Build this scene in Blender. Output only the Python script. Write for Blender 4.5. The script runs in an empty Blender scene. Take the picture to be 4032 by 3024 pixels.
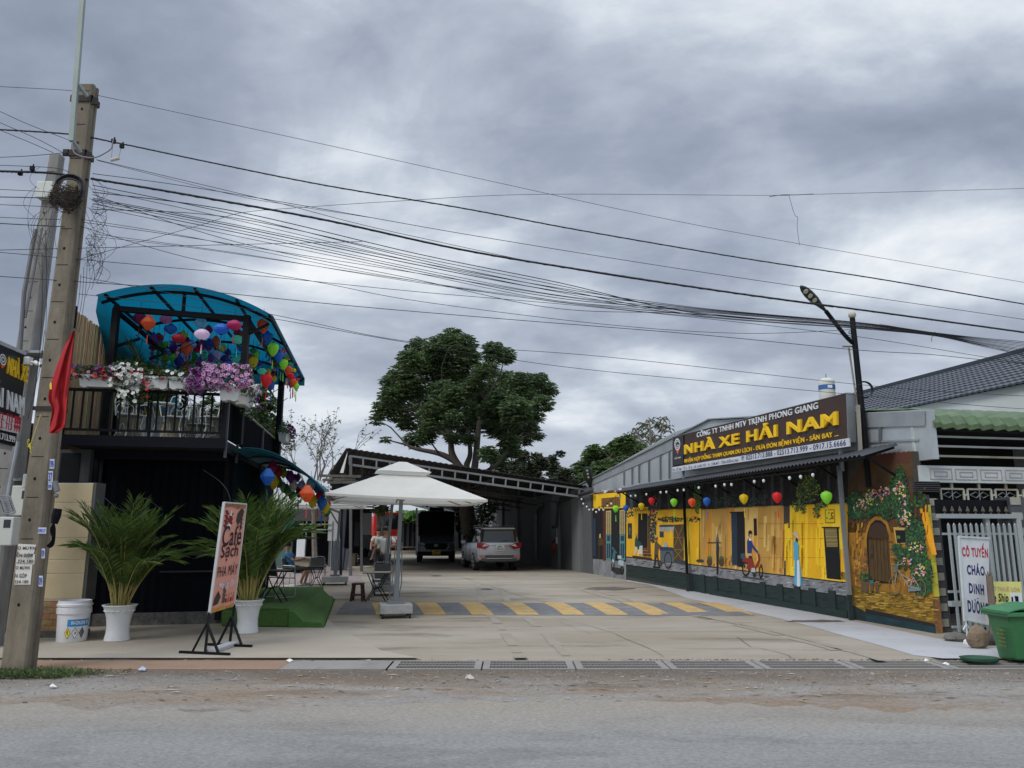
import bpy, bmesh, math, random
import numpy as np
from mathutils import Vector, Matrix
R = random.Random(7)
sc = bpy.context.scene
col = sc.collection
V3 = Vector
rad = math.radians
# ------------------------------------------------------------------ camera
CAMH = 1.72; PITCH = rad(10.71); FPX = 3029.0
cp, sp = math.cos(PITCH), math.sin(PITCH)
CAM = V3((0, 0, CAMH))
cd = bpy.data.cameras.new('camera'); cam = bpy.data.objects.new('camera', cd); col.objects.link(cam)
cam.location = CAM; cam.rotation_euler = (math.pi/2+PITCH, 0, 0)
cd.sensor_width = 36; cd.lens = 36*FPX/4032; cd.clip_end = 2000; cd.clip_start = .05
sc.camera = cam
sc.view_settings.view_transform = 'Standard'; sc.view_settings.look = 'None'
sc.view_settings.exposure = 0.25; sc.view_settings.gamma = 1
# ------------------------------------------------------------------ world: overcast sky
SUN_EL, SUN_AZ = rad(46), rad(226)     # azimuth clockwise from +Y
w = bpy.data.worlds.new('World'); sc.world = w; w.use_nodes = True
nt = w.node_tree; N = nt.nodes; L = nt.links; N.clear()
def nd(t, **k):
    n = N.new(t)
    for a, b in k.items(): setattr(n, a, b)
    return n
def mth(op, a, b=None, clamp=False):
    n = nd('ShaderNodeMath', operation=op, use_clamp=clamp)
    for i, q in enumerate((a, b)):
        if q is None: continue
        if isinstance(q, (int, float)): n.inputs[i].default_value = q
        else: L.new(q, n.inputs[i])
    return n.outputs[0]
tc = nd('ShaderNodeTexCoord'); sep = nd('ShaderNodeSeparateXYZ'); L.new(tc.outputs['Generated'], sep.inputs[0])
zz = mth('ADD', mth('MAXIMUM', sep.outputs[2], 0.0), 0.30)
cx = mth('DIVIDE', sep.outputs[0], zz); cy = mth('DIVIDE', sep.outputs[1], zz)
cmb = nd('ShaderNodeCombineXYZ'); L.new(cx, cmb.inputs[0]); L.new(cy, cmb.inputs[1])
def noise(vec, scale, detail, rough, dist, off=(0, 0, 0), sc_=(1, 1, 1), rot=0):
    mp = nd('ShaderNodeMapping'); mp.inputs['Location'].default_value = off; mp.inputs['Scale'].default_value = sc_
    mp.inputs['Rotation'].default_value = (0, 0, rot)
    L.new(vec, mp.inputs[0]); n = nd('ShaderNodeTexNoise'); L.new(mp.outputs[0], n.inputs['Vector'])
    n.inputs['Scale'].default_value = scale; n.inputs['Detail'].default_value = detail
    n.inputs['Roughness'].default_value = rough; n.inputs['Distortion'].default_value = dist
    return n.outputs[0]
n1 = noise(cmb.outputs[0], 1.9, 10, .52, .3, (1.2, 9.4, 0), (.8, 1.0, 1), rad(28))
n2 = noise(cmb.outputs[0], .7, 3, .5, .2, (6.2, 12.4, 1), (.8, 1.1, 1), rad(28))
n3 = noise(cmb.outputs[0], 6.0, 9, .6, .3, (1.3, 5.2, 2), (.8, 1.1, 1), rad(28))
mixn = mth('ADD', mth('ADD', mth('MULTIPLY', n1, .64), mth('MULTIPLY', n2, .30)), mth('MULTIPLY', n3, .17))
rp = nd('ShaderNodeValToRGB'); L.new(mixn, rp.inputs[0])
e = rp.color_ramp.elements
def srgb(r, g, b):
    f = lambda c: (c/255/12.92) if c <= 10 else ((c/255+.055)/1.055)**2.4
    return (f(r), f(g), f(b))
stops = [(.445, (138, 149, 168)), (.525, (159, 169, 187)), (.59, (184, 194, 209)), (.64, (215, 223, 233)), (.70, (246, 249, 253))]
EXPO = 2**sc.view_settings.exposure
e[0].position = stops[0][0]; e[1].position = stops[-1][0]
for p, _ in stops[1:-1]: e.new(p)
for k, (p, c) in enumerate(stops):
    e[k].position = p; e[k].color = tuple(x/EXPO for x in srgb(*c))+(1,)
# haze of light low over the horizon, and the brighter zenith of an overcast sky
hz = nd('ShaderNodeMapRange'); L.new(sep.outputs[2], hz.inputs[0])
for i, v in zip((1, 2, 3, 4), (0.0, .26, .55, 0.0)): hz.inputs[i].default_value = v
mh = nd('ShaderNodeMixRGB'); L.new(hz.outputs[0], mh.inputs[0]); L.new(rp.outputs[0], mh.inputs[1])
mh.inputs[2].default_value = tuple(x/EXPO for x in srgb(214, 221, 232))+(1,)
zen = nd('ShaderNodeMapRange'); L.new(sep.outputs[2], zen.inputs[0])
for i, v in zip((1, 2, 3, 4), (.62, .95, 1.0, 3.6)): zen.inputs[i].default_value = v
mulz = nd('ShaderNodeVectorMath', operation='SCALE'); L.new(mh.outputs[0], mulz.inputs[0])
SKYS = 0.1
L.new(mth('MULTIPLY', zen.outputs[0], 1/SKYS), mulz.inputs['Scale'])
sky = nd('ShaderNodeTexSky'); sky.sky_type = 'NISHITA'; sky.sun_disc = False
sky.sun_elevation = SUN_EL; sky.sun_rotation = SUN_AZ; sky.air_density = 1.4; sky.dust_density = 2
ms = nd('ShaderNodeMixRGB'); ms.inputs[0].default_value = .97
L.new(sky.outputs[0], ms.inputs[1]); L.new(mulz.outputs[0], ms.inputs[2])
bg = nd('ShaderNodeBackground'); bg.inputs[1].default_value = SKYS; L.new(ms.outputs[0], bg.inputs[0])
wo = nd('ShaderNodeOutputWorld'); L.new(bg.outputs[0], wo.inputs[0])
sd = bpy.data.lights.new('sun', 'SUN'); sd.energy = 1.5; sd.angle = rad(24); sd.color = (1, .97, .92)
sun = bpy.data.objects.new('sun', sd); col.objects.link(sun)
sdir = V3((math.sin(SUN_AZ)*math.cos(SUN_EL), math.cos(SUN_AZ)*math.cos(SUN_EL), math.sin(SUN_EL)))
sun.rotation_euler = sdir.to_track_quat('Z', 'Y').to_euler(); sun.location = (0, -20, 30)

# ------------------------------------------------------------------ helpers: pixels of the photograph -> points of the place
def ray(px, py):
    x = (px-2016)/FPX; u = (1512-py)/FPX
    return V3((x, cp-u*sp, sp+u*cp))
def P(px, py, Y):
    r = ray(px, py); return CAM+r*(Y/r.y)
def G(px, py, z=0.0):
    r = ray(px, py); return CAM+r*((z-CAMH)/r.z)
def onplane(px, py, p0, n):
    r = ray(px, py); return CAM+r*((p0-CAM).dot(n)/r.dot(n))
def S(w_px, Y): return w_px*Y*.99/FPX          # size of w_px pixels at distance Y
D = V3((-.2195, .9756, 0)); D2 = V3((-.165, .986, 0)); E = V3((.9756, .2195, 0)); Z = V3((0, 0, 1)); NW = -E
W0 = V3((7.15, 12.6, 0))
def W(s, o, z): return W0+D*s+NW*o+Z*z          # the long wall: s along, o out into the yard, z up
def WM(px, py, o=0.0): return onplane(px, py, W0+NW*o, NW)
C0 = V3((-7.5, 12.75, 0))
def B(u, v, z): return C0+E*u+D2*v+Z*z           # the cafe building
def FP(t, o, z): return W0+E*t-D*o+Z*z          # the house front on the right: t along, o towards the road
def FM(px, py, o=0.0): return onplane(px, py, W0-D*o, -D)

# ------------------------------------------------------------------ materials
_m = {}
def mat(rgb, rough=.75, metal=0., var=.12, scale=3., bump=0., bscale=30., key='', dirt=0., dirtc=(.12, .09, .06), trans=0., spec=None, stretch=(1, 1, 1), emit=0., sss=0.):
    k = (tuple(round(c, 4) for c in rgb), rough, metal, var, scale, bump, bscale, key, dirt, dirtc, trans, stretch, emit, sss, spec)
    if k in _m: return _m[k]
    m = bpy.data.materials.new('paint_%d' % len(_m)); m.use_nodes = True; _m[k] = m
    t = m.node_tree; n = t.nodes; l = t.links; b = n['Principled BSDF']
    b.inputs['Base Color'].default_value = (*rgb, 1); b.inputs['Roughness'].default_value = rough; b.inputs['Metallic'].default_value = metal
    if spec is not None: b.inputs['Specular IOR Level'].default_value = spec
    if trans: b.inputs['Transmission Weight'].default_value = trans
    if sss:
        tr = n.new('ShaderNodeBsdfTranslucent'); tr.inputs[0].default_value = (*[min(1, c*1.1) for c in rgb], 1)
        mx = n.new('ShaderNodeMixShader'); mx.inputs[0].default_value = sss
        l.new(b.outputs[0], mx.inputs[1]); l.new(tr.outputs[0], mx.inputs[2]); l.new(mx.outputs[0], n['Material Output'].inputs[0])
    if emit: b.inputs['Emission Color'].default_value = (*rgb, 1); b.inputs['Emission Strength'].default_value = emit
    tcn = n.new('ShaderNodeTexCoord'); mp = n.new('ShaderNodeMapping'); l.new(tcn.outputs['Object'], mp.inputs[0]); mp.inputs['Scale'].default_value = stretch
    if var:
        nz = n.new('ShaderNodeTexNoise'); l.new(mp.outputs[0], nz.inputs['Vector']); nz.inputs['Scale'].default_value = scale; nz.inputs['Detail'].default_value = 6; nz.inputs['Roughness'].default_value = .65
        mr = n.new('ShaderNodeMapRange'); l.new(nz.outputs[0], mr.inputs[0])
        mr.inputs[1].default_value = .3; mr.inputs[2].default_value = .7; mr.inputs[3].default_value = 1-var; mr.inputs[4].default_value = 1+var
        vm = n.new('ShaderNodeVectorMath'); vm.operation = 'SCALE'; vm.inputs[0].default_value = rgb; l.new(mr.outputs[0], vm.inputs['Scale'])
        out = vm.outputs[0]
        if dirt:
            nz2 = n.new('ShaderNodeTexNoise'); l.new(tcn.outputs['Object'], nz2.inputs['Vector']); nz2.inputs['Scale'].default_value = scale*.45; nz2.inputs['Detail'].default_value = 8; nz2.inputs['Roughness'].default_value = .7
            m2 = n.new('ShaderNodeMapRange'); l.new(nz2.outputs[0], m2.inputs[0]); m2.inputs[1].default_value = .48; m2.inputs[2].default_value = .72; m2.inputs[3].default_value = 0; m2.inputs[4].default_value = dirt
            mx2 = n.new('ShaderNodeMixRGB'); l.new(m2.outputs[0], mx2.inputs[0]); l.new(out, mx2.inputs[1]); mx2.inputs[2].default_value = (*dirtc, 1); out = mx2.outputs[0]
        l.new(out, b.inputs['Base Color'])
    if bump:
        nb = n.new('ShaderNodeTexNoise'); l.new(mp.outputs[0], nb.inputs['Vector']); nb.inputs['Scale'].default_value = bscale; nb.inputs['Detail'].default_value = 5
        bp = n.new('ShaderNodeBump'); bp.inputs['Strength'].default_value = bump; bp.inputs['Distance'].default_value = .02
        l.new(nb.outputs[0], bp.inputs['Height']); l.new(bp.outputs[0], b.inputs['Normal'])
    return m
def sm(r, g, b, **k):
    k.setdefault('var', .1); return mat(srgb(r, g, b), **k)
BLACK = mat((.006, .007, .009), .6, var=.2, spec=.12); STEELB = mat((.008, .009, .011), .55, var=.15, spec=.15)
WHITEP = mat((.72, .73, .74), .5, var=.06, dirt=.25, dirtc=(.35, .32, .28))
GALV = mat((.33, .35, .37), .42, .55, var=.12); RUBBER = mat((.02, .02, .021), .85)
CHROME = mat((.6, .62, .64), .22, .9, var=.03); GLASSD = mat((.012, .014, .017), .06, var=0, spec=.6)
WIREM = mat((.012, .012, .016), .6, var=0)

# ------------------------------------------------------------------ mesh builder
ORG = {}
class MB:
    def __init__(s): s.v = []; s.f = []; s.mi = []; s.m = []; s.cur = 0
    def use(s, m):
        if m not in s.m: s.m.append(m)
        s.cur = s.m.index(m); return s
    def add(s, vs, fs):
        o = len(s.v); s.v += [tuple(v) for v in vs]; s.f += [tuple(i+o for i in f) for f in fs]; s.mi += [s.cur]*len(fs); return s
    def obox(s, o, a, b, c):
        o, a, b, c = map(V3, (o, a, b, c))
        if a.cross(b).dot(c) < 0: a, b = b, a
        vs = [o, o+a, o+a+b, o+b, o+c, o+a+c, o+a+b+c, o+b+c]
        return s.add(vs, [(3, 2, 1, 0), (4, 5, 6, 7), (0, 1, 5, 4), (1, 2, 6, 5), (2, 3, 7, 6), (3, 0, 4, 7)])
    def box(s, c, sx, sy, sz, M=None):
        M = M or Matrix.Identity(3); a, b, q = M @ V3((sx, 0, 0)), M @ V3((0, sy, 0)), M @ V3((0, 0, sz))
        return s.obox(V3(c)-(a+b+q)/2, a, b, q)
    def bar(s, p, q, w, h=None, up=Z):
        p, q = V3(p), V3(q); h = h or w; t = (q-p)
        if t.length < 1e-6: return s
        x = t.cross(up)
        if x.length < 1e-4: x = t.cross(V3((1, 0, 0)))
        x.normalize(); y = x.cross(t).normalized()
        return s.obox(p-x*w/2-y*h/2, x*w, y*h, t)
    def tube(s, pts, r, n=6, cap=True):
        pts = [V3(p) for p in pts]; k = len(pts); rs = r if isinstance(r, (list, tuple)) else [r]*k
        t0 = (pts[1]-pts[0]).normalized(); x = t0.cross(Z)
        if x.length < 1e-3: x = V3((1, 0, 0))
        x.normalize(); vs = []
        for i, p in enumerate(pts):
            t = (pts[min(i+1, k-1)]-pts[max(i-1, 0)]).normalized()
            x = (x-t*x.dot(t))
            if x.length < 1e-5: x = t.orthogonal()
            x.normalize(); y = t.cross(x)
            for j in range(n):
                a = 2*math.pi*j/n; vs.append(p+(x*math.cos(a)+y*math.sin(a))*rs[i])
        fs = [(i*n+j, i*n+(j+1) % n, (i+1)*n+(j+1) % n, (i+1)*n+j) for i in range(k-1) for j in range(n)]
        if cap: fs += [tuple(range(n-1, -1, -1)), tuple(range((k-1)*n, k*n))]
        return s.add(vs, fs)
    def lathe(s, c, prof, n=16, sx=1, sy=1, M=None, lobes=0, amp=0):
        c = V3(c); vs = []
        for r, z in prof:
            for j in range(n):
                a = 2*math.pi*j/n; rr = r*(1+(amp*math.cos(lobes*a) if lobes else 0)); p = V3((rr*math.cos(a)*sx, rr*math.sin(a)*sy, z))
                vs.append(c+(M @ p if M else p))
        k = len(prof); fs = [(i*n+j, i*n+(j+1) % n, (i+1)*n+(j+1) % n, (i+1)*n+j) for i in range(k-1) for j in range(n)]
        fs += [tuple(range(n-1, -1, -1)), tuple(range((k-1)*n, k*n))]
        return s.add(vs, fs)
    def ball(s, c, r, n=10, sx=1, sy=1, sz=1, M=None):
        k = max(4, n//2); pr = [(max(.001, math.sin(math.pi*i/k))*r, -math.cos(math.pi*i/k)*r*sz) for i in range(k+1)]
        return s.lathe(c, pr, n, sx, sy, M)
    def poly(s, pts): return s.add(pts, [tuple(range(len(pts)))])
    def prism(s, pts, vec):
        pts = [V3(p) for p in pts]; vec = V3(vec); n = len(pts)
        nn = sum(((pts[i]-pts[0]).cross(pts[(i+1) % n]-pts[0]) for i in range(n)), V3((0, 0, 0)))
        if nn.dot(vec) > 0: pts = pts[::-1]
        return s.add(pts+[p+vec for p in pts], [tuple(range(n)), tuple(range(2*n-1, n-1, -1))]+[((i+1) % n, i, n+i, n+(i+1) % n) for i in range(n)])
    def build(s, name, m=None, parent=None, smooth=False, local=False, bevel=0.):
        me = bpy.data.meshes.new(name); org = V3((0, 0, 0))
        if parent is not None and not local: org = ORG.get(parent.name, org)
        a = np.array(s.v, dtype=float)-np.array(org) if s.v else np.zeros((0, 3))
        me.from_pydata(a.tolist(), [], s.f)
        for q in (s.m or [m]): me.materials.append(q)
        if s.m: me.polygons.foreach_set('material_index', s.mi)
        if smooth is True: me.polygons.foreach_set('use_smooth', [True]*len(s.f))
        o = bpy.data.objects.new(name, me); col.objects.link(o)
        if parent is not None: o.parent = parent; ORG[o.name] = org
        if bevel:
            md = o.modifiers.new('bevel', 'BEVEL'); md.width = bevel; md.segments = 2; md.limit_method = 'ANGLE'
        if smooth == 'auto':
            me.polygons.foreach_set('use_smooth', [True]*len(s.f))
            bm = bmesh.new(); bm.from_mesh(me)
            for ed in bm.edges:
                if len(ed.link_faces) == 2 and ed.calc_face_angle(0) > .7: ed.smooth = False
            bm.to_mesh(me); bm.free()
        return o
def tag(o, label=None, cat=None, group=None, kind=None):
    if label: o['label'] = label
    if cat: o['category'] = cat
    if group: o['group'] = group
    if kind: o['kind'] = kind
    return o
def thing(name, loc, label, cat, group=None, rz=0.):
    o = bpy.data.objects.new(name, None); o.empty_display_size = .2; col.objects.link(o)
    o.location = loc; o.rotation_euler = (0, 0, rz); ORG[o.name] = V3(loc); return tag(o, label, cat, group)
def kids(o): return [c for c in bpy.data.objects if c.parent == o]
def copy_tree(o, parent=None, children=None):
    c = o.copy(); col.objects.link(c)
    if parent is not None: c.parent = parent
    for ch in kids(o): copy_tree(ch, c)
    return c
def struct(name, mb, m, **k):
    o = mb.build(name, m, **k); o['kind'] = 'structure'; return o
ORD = ['first', 'second', 'third', 'fourth', 'fifth', 'sixth', 'seventh', 'eighth', 'ninth', 'tenth', 'eleventh', 'twelfth', 'thirteenth', 'fourteenth', 'fifteenth', 'sixteenth', 'seventeenth', 'eighteenth', 'nineteenth', 'twentieth']
def nth(i): return ORD[i] if i < 20 else 'number %d' % (i+1)
def rank(items, tail='from the left'):
    """items: (object, base label, sort key); equal labels get an ordinal"""
    by = {}
    for it in items: by.setdefault(it[1], []).append(it)
    for lab, g in by.items():
        g.sort(key=lambda q: q[2])
        for i, q in enumerate(g): q[0]['label'] = lab if len(g) == 1 else '%s, %s %s' % (lab, nth(i), tail)
# text as mesh, fitted into the parallelogram A (bottom left), Bq (bottom right), C (top left)
def text(body, A, Bq, C, name, m, parent, depth=.004, bold=.0, shear=0., warp=None):
    cu = bpy.data.curves.new('t', 'FONT'); cu.body = body; cu.offset = bold; cu.shear = shear; cu.resolution_u = 3; cu.space_character = 1.04+bold*4
    ob = bpy.data.objects.new('t', cu); col.objects.link(ob)
    dg = bpy.context.evaluated_depsgraph_get(); me = bpy.data.meshes.new_from_object(ob.evaluated_get(dg))
    bpy.data.objects.remove(ob); bpy.data.curves.remove(cu)
    co = np.empty(len(me.vertices)*3); me.vertices.foreach_get('co', co); co = co.reshape(-1, 3)
    A, Bq, C = V3(A), V3(Bq), V3(C); U, Vv = Bq-A, C-A; nrm = U.cross(Vv).normalized()
    lo, hi = co.min(0), co.max(0); u = (co[:, 0]-lo[0])/(hi[0]-lo[0]); v = (co[:, 1]-lo[1])/(hi[1]-lo[1])
    org = ORG.get(parent.name, V3((0, 0, 0))) if parent else V3((0, 0, 0))
    base = np.array(A-org+nrm*depth)
    new = base+np.outer(u, np.array(U))+np.outer(v, np.array(Vv))
    if warp: new = np.array([tuple(warp(a_, b_)-org) for a_, b_ in zip(u, v)])
    fs = [tuple(p.vertices) for p in me.polygons]
    bpy.data.meshes.remove(me)
    nv = len(new); vs = new.tolist()
    if depth > .008:                 # raised letters: close the sides back to the board
        back = (new-np.array(nrm)*(depth-.002)).tolist(); ec = {}
        for f in fs:
            for i in range(len(f)):
                ed = (f[i], f[(i+1) % len(f)]); ec[ed] = 1
        side = [(b, a, a+nv, b+nv) for (a, b) in ec if (b, a) not in ec]
        vs += back; fs += side
    m2 = bpy.data.meshes.new(name); m2.from_pydata(vs, [], fs); m2.materials.append(m)
    o = bpy.data.objects.new(name, m2); col.objects.link(o)
    if parent: o.parent = parent; ORG[o.name] = org
    return o
def spline(pts, n=8):
    out = []; k = len(pts)
    for i in range(k-1):
        p0, p1, p2, p3 = pts[max(i-1, 0)], pts[i], pts[i+1], pts[min(i+2, k-1)]
        for j in range(n):
            t = j/n; out.append(tuple(.5*((2*b)+(-a+c)*t+(2*a-5*b+4*c-d)*t*t+(-a+3*b-3*c+d)*t**3) for a, b, c, d in zip(p0, p1, p2, p3)))
    out.append(tuple(pts[-1])); return out
# ================================================================== GROUND
def gmat(c1, c2, c3, s1=.5, s2=2.2, fine=70., fv=.25, t2=(.45, .7), t3=(.55, .75), bump=.25, rough=.9, st=(1, 1, 1), bs=90., edge=None):
    m = bpy.data.materials.new('ground_cover'); m.use_nodes = True; t = m.node_tree; n = t.nodes; l = t.links; b = n['Principled BSDF']
    b.inputs['Roughness'].default_value = rough; b.inputs['Specular IOR Level'].default_value = .25
    tc_ = n.new('ShaderNodeTexCoord'); mp = n.new('ShaderNodeMapping'); l.new(tc_.outputs['Object'], mp.inputs[0]); mp.inputs['Scale'].default_value = st
    def nz(sc_, det=8, ro=.65, off=0.):
        q = n.new('ShaderNodeTexNoise'); q.inputs['Scale'].default_value = sc_; q.inputs['Detail'].default_value = det; q.inputs['Roughness'].default_value = ro
        q.inputs['Distortion'].default_value = .4
        if off:
            m_ = n.new('ShaderNodeMapping'); m_.inputs['Location'].default_value = (off, off*.7, 0); l.new(mp.outputs[0], m_.inputs[0]); l.new(m_.outputs[0], q.inputs['Vector'])
        else: l.new(mp.outputs[0], q.inputs['Vector'])
        return q.outputs[0]
    def mrr(a, lo, hi, x, y):
        q = n.new('ShaderNodeMapRange'); l.new(a, q.inputs[0])
        for i, v in zip((1, 2, 3, 4), (lo, hi, x, y)): q.inputs[i].default_value = v
        return q.outputs[0]
    def mx(f, a, c):
        q = n.new('ShaderNodeMixRGB'); l.new(f, q.inputs[0])
        if isinstance(a, tuple): q.inputs[1].default_value = (*a, 1)
        else: l.new(a, q.inputs[1])
        q.inputs[2].default_value = (*c, 1); return q.outputs[0]
    o = mx(mrr(nz(s1), t2[0], t2[1], 0, 1), c1, c2); o = mx(mrr(nz(s2, off=13.7), t3[0], t3[1], 0, .9), o, c3)
    if edge:
        y0, y1, ec, ns = edge; sx_ = n.new('ShaderNodeSeparateXYZ'); l.new(tc_.outputs['Object'], sx_.inputs[0]); wob = n.new('ShaderNodeMath'); wob.operation = 'MULTIPLY_ADD'; l.new(nz(ns, 6, .7, 31.), wob.inputs[0]); wob.inputs[1].default_value = 2.4; l.new(sx_.outputs[1], wob.inputs[2])
        o = mx(mrr(wob.outputs[0], y0+1.2, y1+1.2, 0, .85), o, ec)
    f = nz(fine, 3, .8, 5.1); v = n.new('ShaderNodeVectorMath'); v.operation = 'SCALE'; l.new(o, v.inputs[0]); l.new(mrr(f, .3, .7, 1-fv, 1+fv), v.inputs['Scale'])
    l.new(v.outputs[0], b.inputs['Base Color'])
    if bump:
        bp = n.new('ShaderNodeBump'); bp.inputs['Strength'].default_value = bump; bp.inputs['Distance'].default_value = .02; l.new(nz(bs, 4, .7, 2.2), bp.inputs['Height']); l.new(bp.outputs[0], b.inputs['Normal'])
    return m
M_ASPH = gmat((.225, .219, .206), (.268, .26, .243), (.175, .17, .16), .3, 1.1, 50, .38, (.42, .6), (.5, .66), st=(.45, 1.3, 1), bump=.6, bs=45, edge=(6.9, 8.3, (.30, .265, .215), .9))
M_VERGE = gmat((.27, .25, .225), (.24, .185, .135), (.15, .115, .085), .55, 1.6, 38, .38, (.46, .58), (.54, .68), st=(.45, 1.3, 1), bump=.8, bs=38, edge=(9.0, 10.0, (.125, .10, .078), .8))
M_YARD = gmat((.335, .298, .24), (.27, .23, .175), (.15, .125, .095), .42, .9, 45, .07, (.42, .62), (.54, .70), bump=.12, st=(.45, 1.5, 1))
M_FORE = gmat((.355, .316, .253), (.29, .25, .195), (.22, .195, .165), .5, 1.5, 60, .06, (.45, .72), (.6, .78), st=(.6, 1.6, 1), bump=.12)
M_LIGHT = gmat((.42, .42, .43), (.36, .36, .36), (.28, .27, .255), .6, 1.7, 60, .06, st=(1, 1.5, 1), bump=.1)
M_ORANGE = gmat((.265, .172, .118), (.29, .21, .155), (.17, .13, .10), .7, 2.5, 60, .15, st=(.5, 1.5, 1))
M_CONC = gmat((.26, .245, .225), (.215, .20, .18), (.15, .135, .115), .9, 3, 70, .12)
M_GROUND = gmat((.17, .13, .09), (.11, .12, .06), (.2, .17, .13), .1, .8, 20, .2)
def sheet(name, x0, x1, y0, y1, z, m, rag=(0, 0), nx=160, thick=0.):
    b = MB(); vs = []; r = random.Random(len(name)*7)
    for i in range(nx+1):
        x = x0+(x1-x0)*i/nx
        vs.append((x, y0+rag[0]*(r.random()-.5+.6*math.sin(x*1.7)), z)); vs.append((x, y1+rag[1]*(r.random()-.5+.8*math.sin(x*.9+1)), z))
    b.add(vs, [(2*i, 2*i+2, 2*i+3, 2*i+1) for i in range(nx)])
    if thick: b.add([(x0, y0, z), (x1, y0, z), (x1, y0, z-thick), (x0, y0, z-thick)], [(0, 3, 2, 1)])
    return struct(name, b, m)
sheet('ground', -400, 400, -60, 700, -.06, M_GROUND, nx=4)
sheet('dirt_verge', -60, 60, 6.5, 10.12, -.012, M_VERGE)
sheet('road', -120, 120, -12, 8.15, -.008+.004, M_ASPH, rag=(0, .28), nx=1600)
sheet('kerb_slabs', -60, G(1120, 2620).x, 10.12, 10.78, .004, M_ORANGE, nx=2, thick=.05)
sheet('drain_slab', G(1122, 2620).x, G(1532, 2620).x, 10.12, 10.78, .004, M_CONC, nx=2, thick=.05)
yard_front = 10.86
b = MB(); vs = []; r = random.Random(3); nx = 300
for i in range(nx+1):
    x = -60+120*i/nx; vs.append((x, yard_front+.03*math.sin(x*5)+.05*(r.random()-.5), .03)); vs.append((x, 95, .03))
b.add(vs, [(2*i, 2*i+2, 2*i+3, 2*i+1) for i in range(nx)])
vs2 = []
for i in range(nx+1): vs2 += [vs[2*i], (vs[2*i][0], vs[2*i][1]-.05, -.012)]
b.add(vs2, [(2*i+2, 2*i, 2*i+1, 2*i+3) for i in range(nx)])
struct('yard_slab', b, M_YARD)
def gpoly(name, px, z, m): b = MB(); b.poly([G(x, y, z) for x, y in px]); return struct(name, b, m)
gpoly('forecourt', [(-900, 2590), (1650, 2590), (1500, 2560), (1330, 2470), (1240, 2400), (-900, 2400)], .034, M_FORE)
strip = [(2468, 2289), (2560, 2296), (2640, 2330), (2705, 2355), (2800, 2375), (2900, 2398), (3050, 2430), (3200, 2468), (3330, 2505), (3480, 2545), (3600, 2580), (3712, 2592), (3960, 2592), (3960, 2560), (3715, 2535), (3345, 2452), (2800, 2336)]
so = [(2468, 2289), (2560, 2303), (2640, 2330), (2705, 2355), (2800, 2375), (2900, 2398), (3050, 2430), (3200, 2468), (3330, 2505), (3480, 2545), (3600, 2580), (3712, 2592), (3960, 2592)]
si = [(2468, 2284), (2560, 2287), (2640, 2297), (2720, 2312), (2800, 2330), (2900, 2350), (3000, 2370), (3120, 2395), (3240, 2420), (3345, 2442), (3480, 2470), (3600, 2495), (3700, 2515)]
b = MB(); b.add([p for q in zip(so, si) for p in (G(*q[0], .034), G(*q[1], .034))], [(2*i, 2*i+2, 2*i+3, 2*i+1) for i in range(12)]); b.add([G(3960, 2592, .034), G(3960, 2560, .034), G(3700, 2515, .034)], [(0, 1, 2)]); struct('render_strip', b, M_LIGHT)
gpoly('red_paving', [(1050, 2180), (1330, 2180), (1372, 2205), (1432, 2290), (1050, 2297)], .034, gmat((.30, .235, .215), (.26, .22, .20), (.2, .17, .15), .6, 2, 50, .08))
# speed bump painted band and yellow stripes (a low ridge)
bb = MB(); f0, f1, k0, k1 = G(1322, 2420, .034), G(2976, 2425, .034), G(1362, 2371, .034), G(2752, 2376, .034)
nb = 10; vs = []
for i in range(nb+1):
    t = i/nb; h = .034+.025*math.sin(math.pi*t); vs += [f0.lerp(k0, t).to_2d().to_3d()+Z*h, f1.lerp(k1, t).to_2d().to_3d()+Z*h]
bb.add(vs, [(2*i, 2*i+1, 2*i+3, 2*i+2) for i in range(nb)])
struct('speed_bump', bb, gmat((.165, .165, .165), (.14, .142, .145), (.26, .24, .21), 1, 2.5, 60, .12, t3=(.5, .68)), smooth=True)
bk = [1462, 1632, 1805, 1969, 2134, 2290, 2443, 2598, 2743]; yb = MB()
for i, x in enumerate(bk):
    sh = 20 if i == 0 else 38+15.5*(i-1); wb = 84-.8*i; ys = []
    for j in range(nb+1):
        t = j/nb; h = .038+.025*math.sin(math.pi*t)
        a = G(x+sh, 2421, .034).lerp(G(x, 2373, .034), t); c = G(x+sh+wb+4, 2421, .034).lerp(G(x+wb, 2373, .034), t)
        ys += [V3((a.x, a.y, h)), V3((c.x, c.y, h))]
    yb.add(ys, [(2*j, 2*j+1, 2*j+3, 2*j+2) for j in range(nb)])
struct('speed_bump_stripes', yb, gmat((.52, .34, .12), (.45, .30, .13), (.31, .25, .175), 2, 4, 50, .14, t3=(.48, .66)), smooth=True)
# joints, cracks and wet patches in the yard
cb = MB(); rr = random.Random(5)
def crack(pts, wd, z=.039, jit=6, n=6):
    q = spline(pts, n); q = [(x+rr.uniform(-jit, jit), y+rr.uniform(-jit, jit)*.15) for x, y in q]; g = [G(x, y, z) for x, y in q]
    for i in range(len(g)-1):
        t = (g[i+1]-g[i]); s = V3((-t.y, t.x, 0)).normalized()*wd*.45*rr.uniform(.3, 1); cb.add([g[i]-s, g[i]+s, g[i+1]+s, g[i+1]-s], [(3, 2, 1, 0)])
crack([(1800, 2266), (2000, 2330), (2150, 2372)], .02); crack([(2180, 2430), (2380, 2480), (2620, 2585)], .014); crack([(2200, 2445), (2330, 2495)], .01)
crack([(2900, 2505), (2960, 2545), (3060, 2565), (3130, 2595)], .016); crack([(1430, 2260), (2400, 2272)], .03, jit=2)
crack([(2100, 2260), (2420, 2330), (2700, 2400)], .008); crack([(1560, 2480), (1900, 2560)], .006); crack([(2620, 2440), (2960, 2455)], .008)
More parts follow.
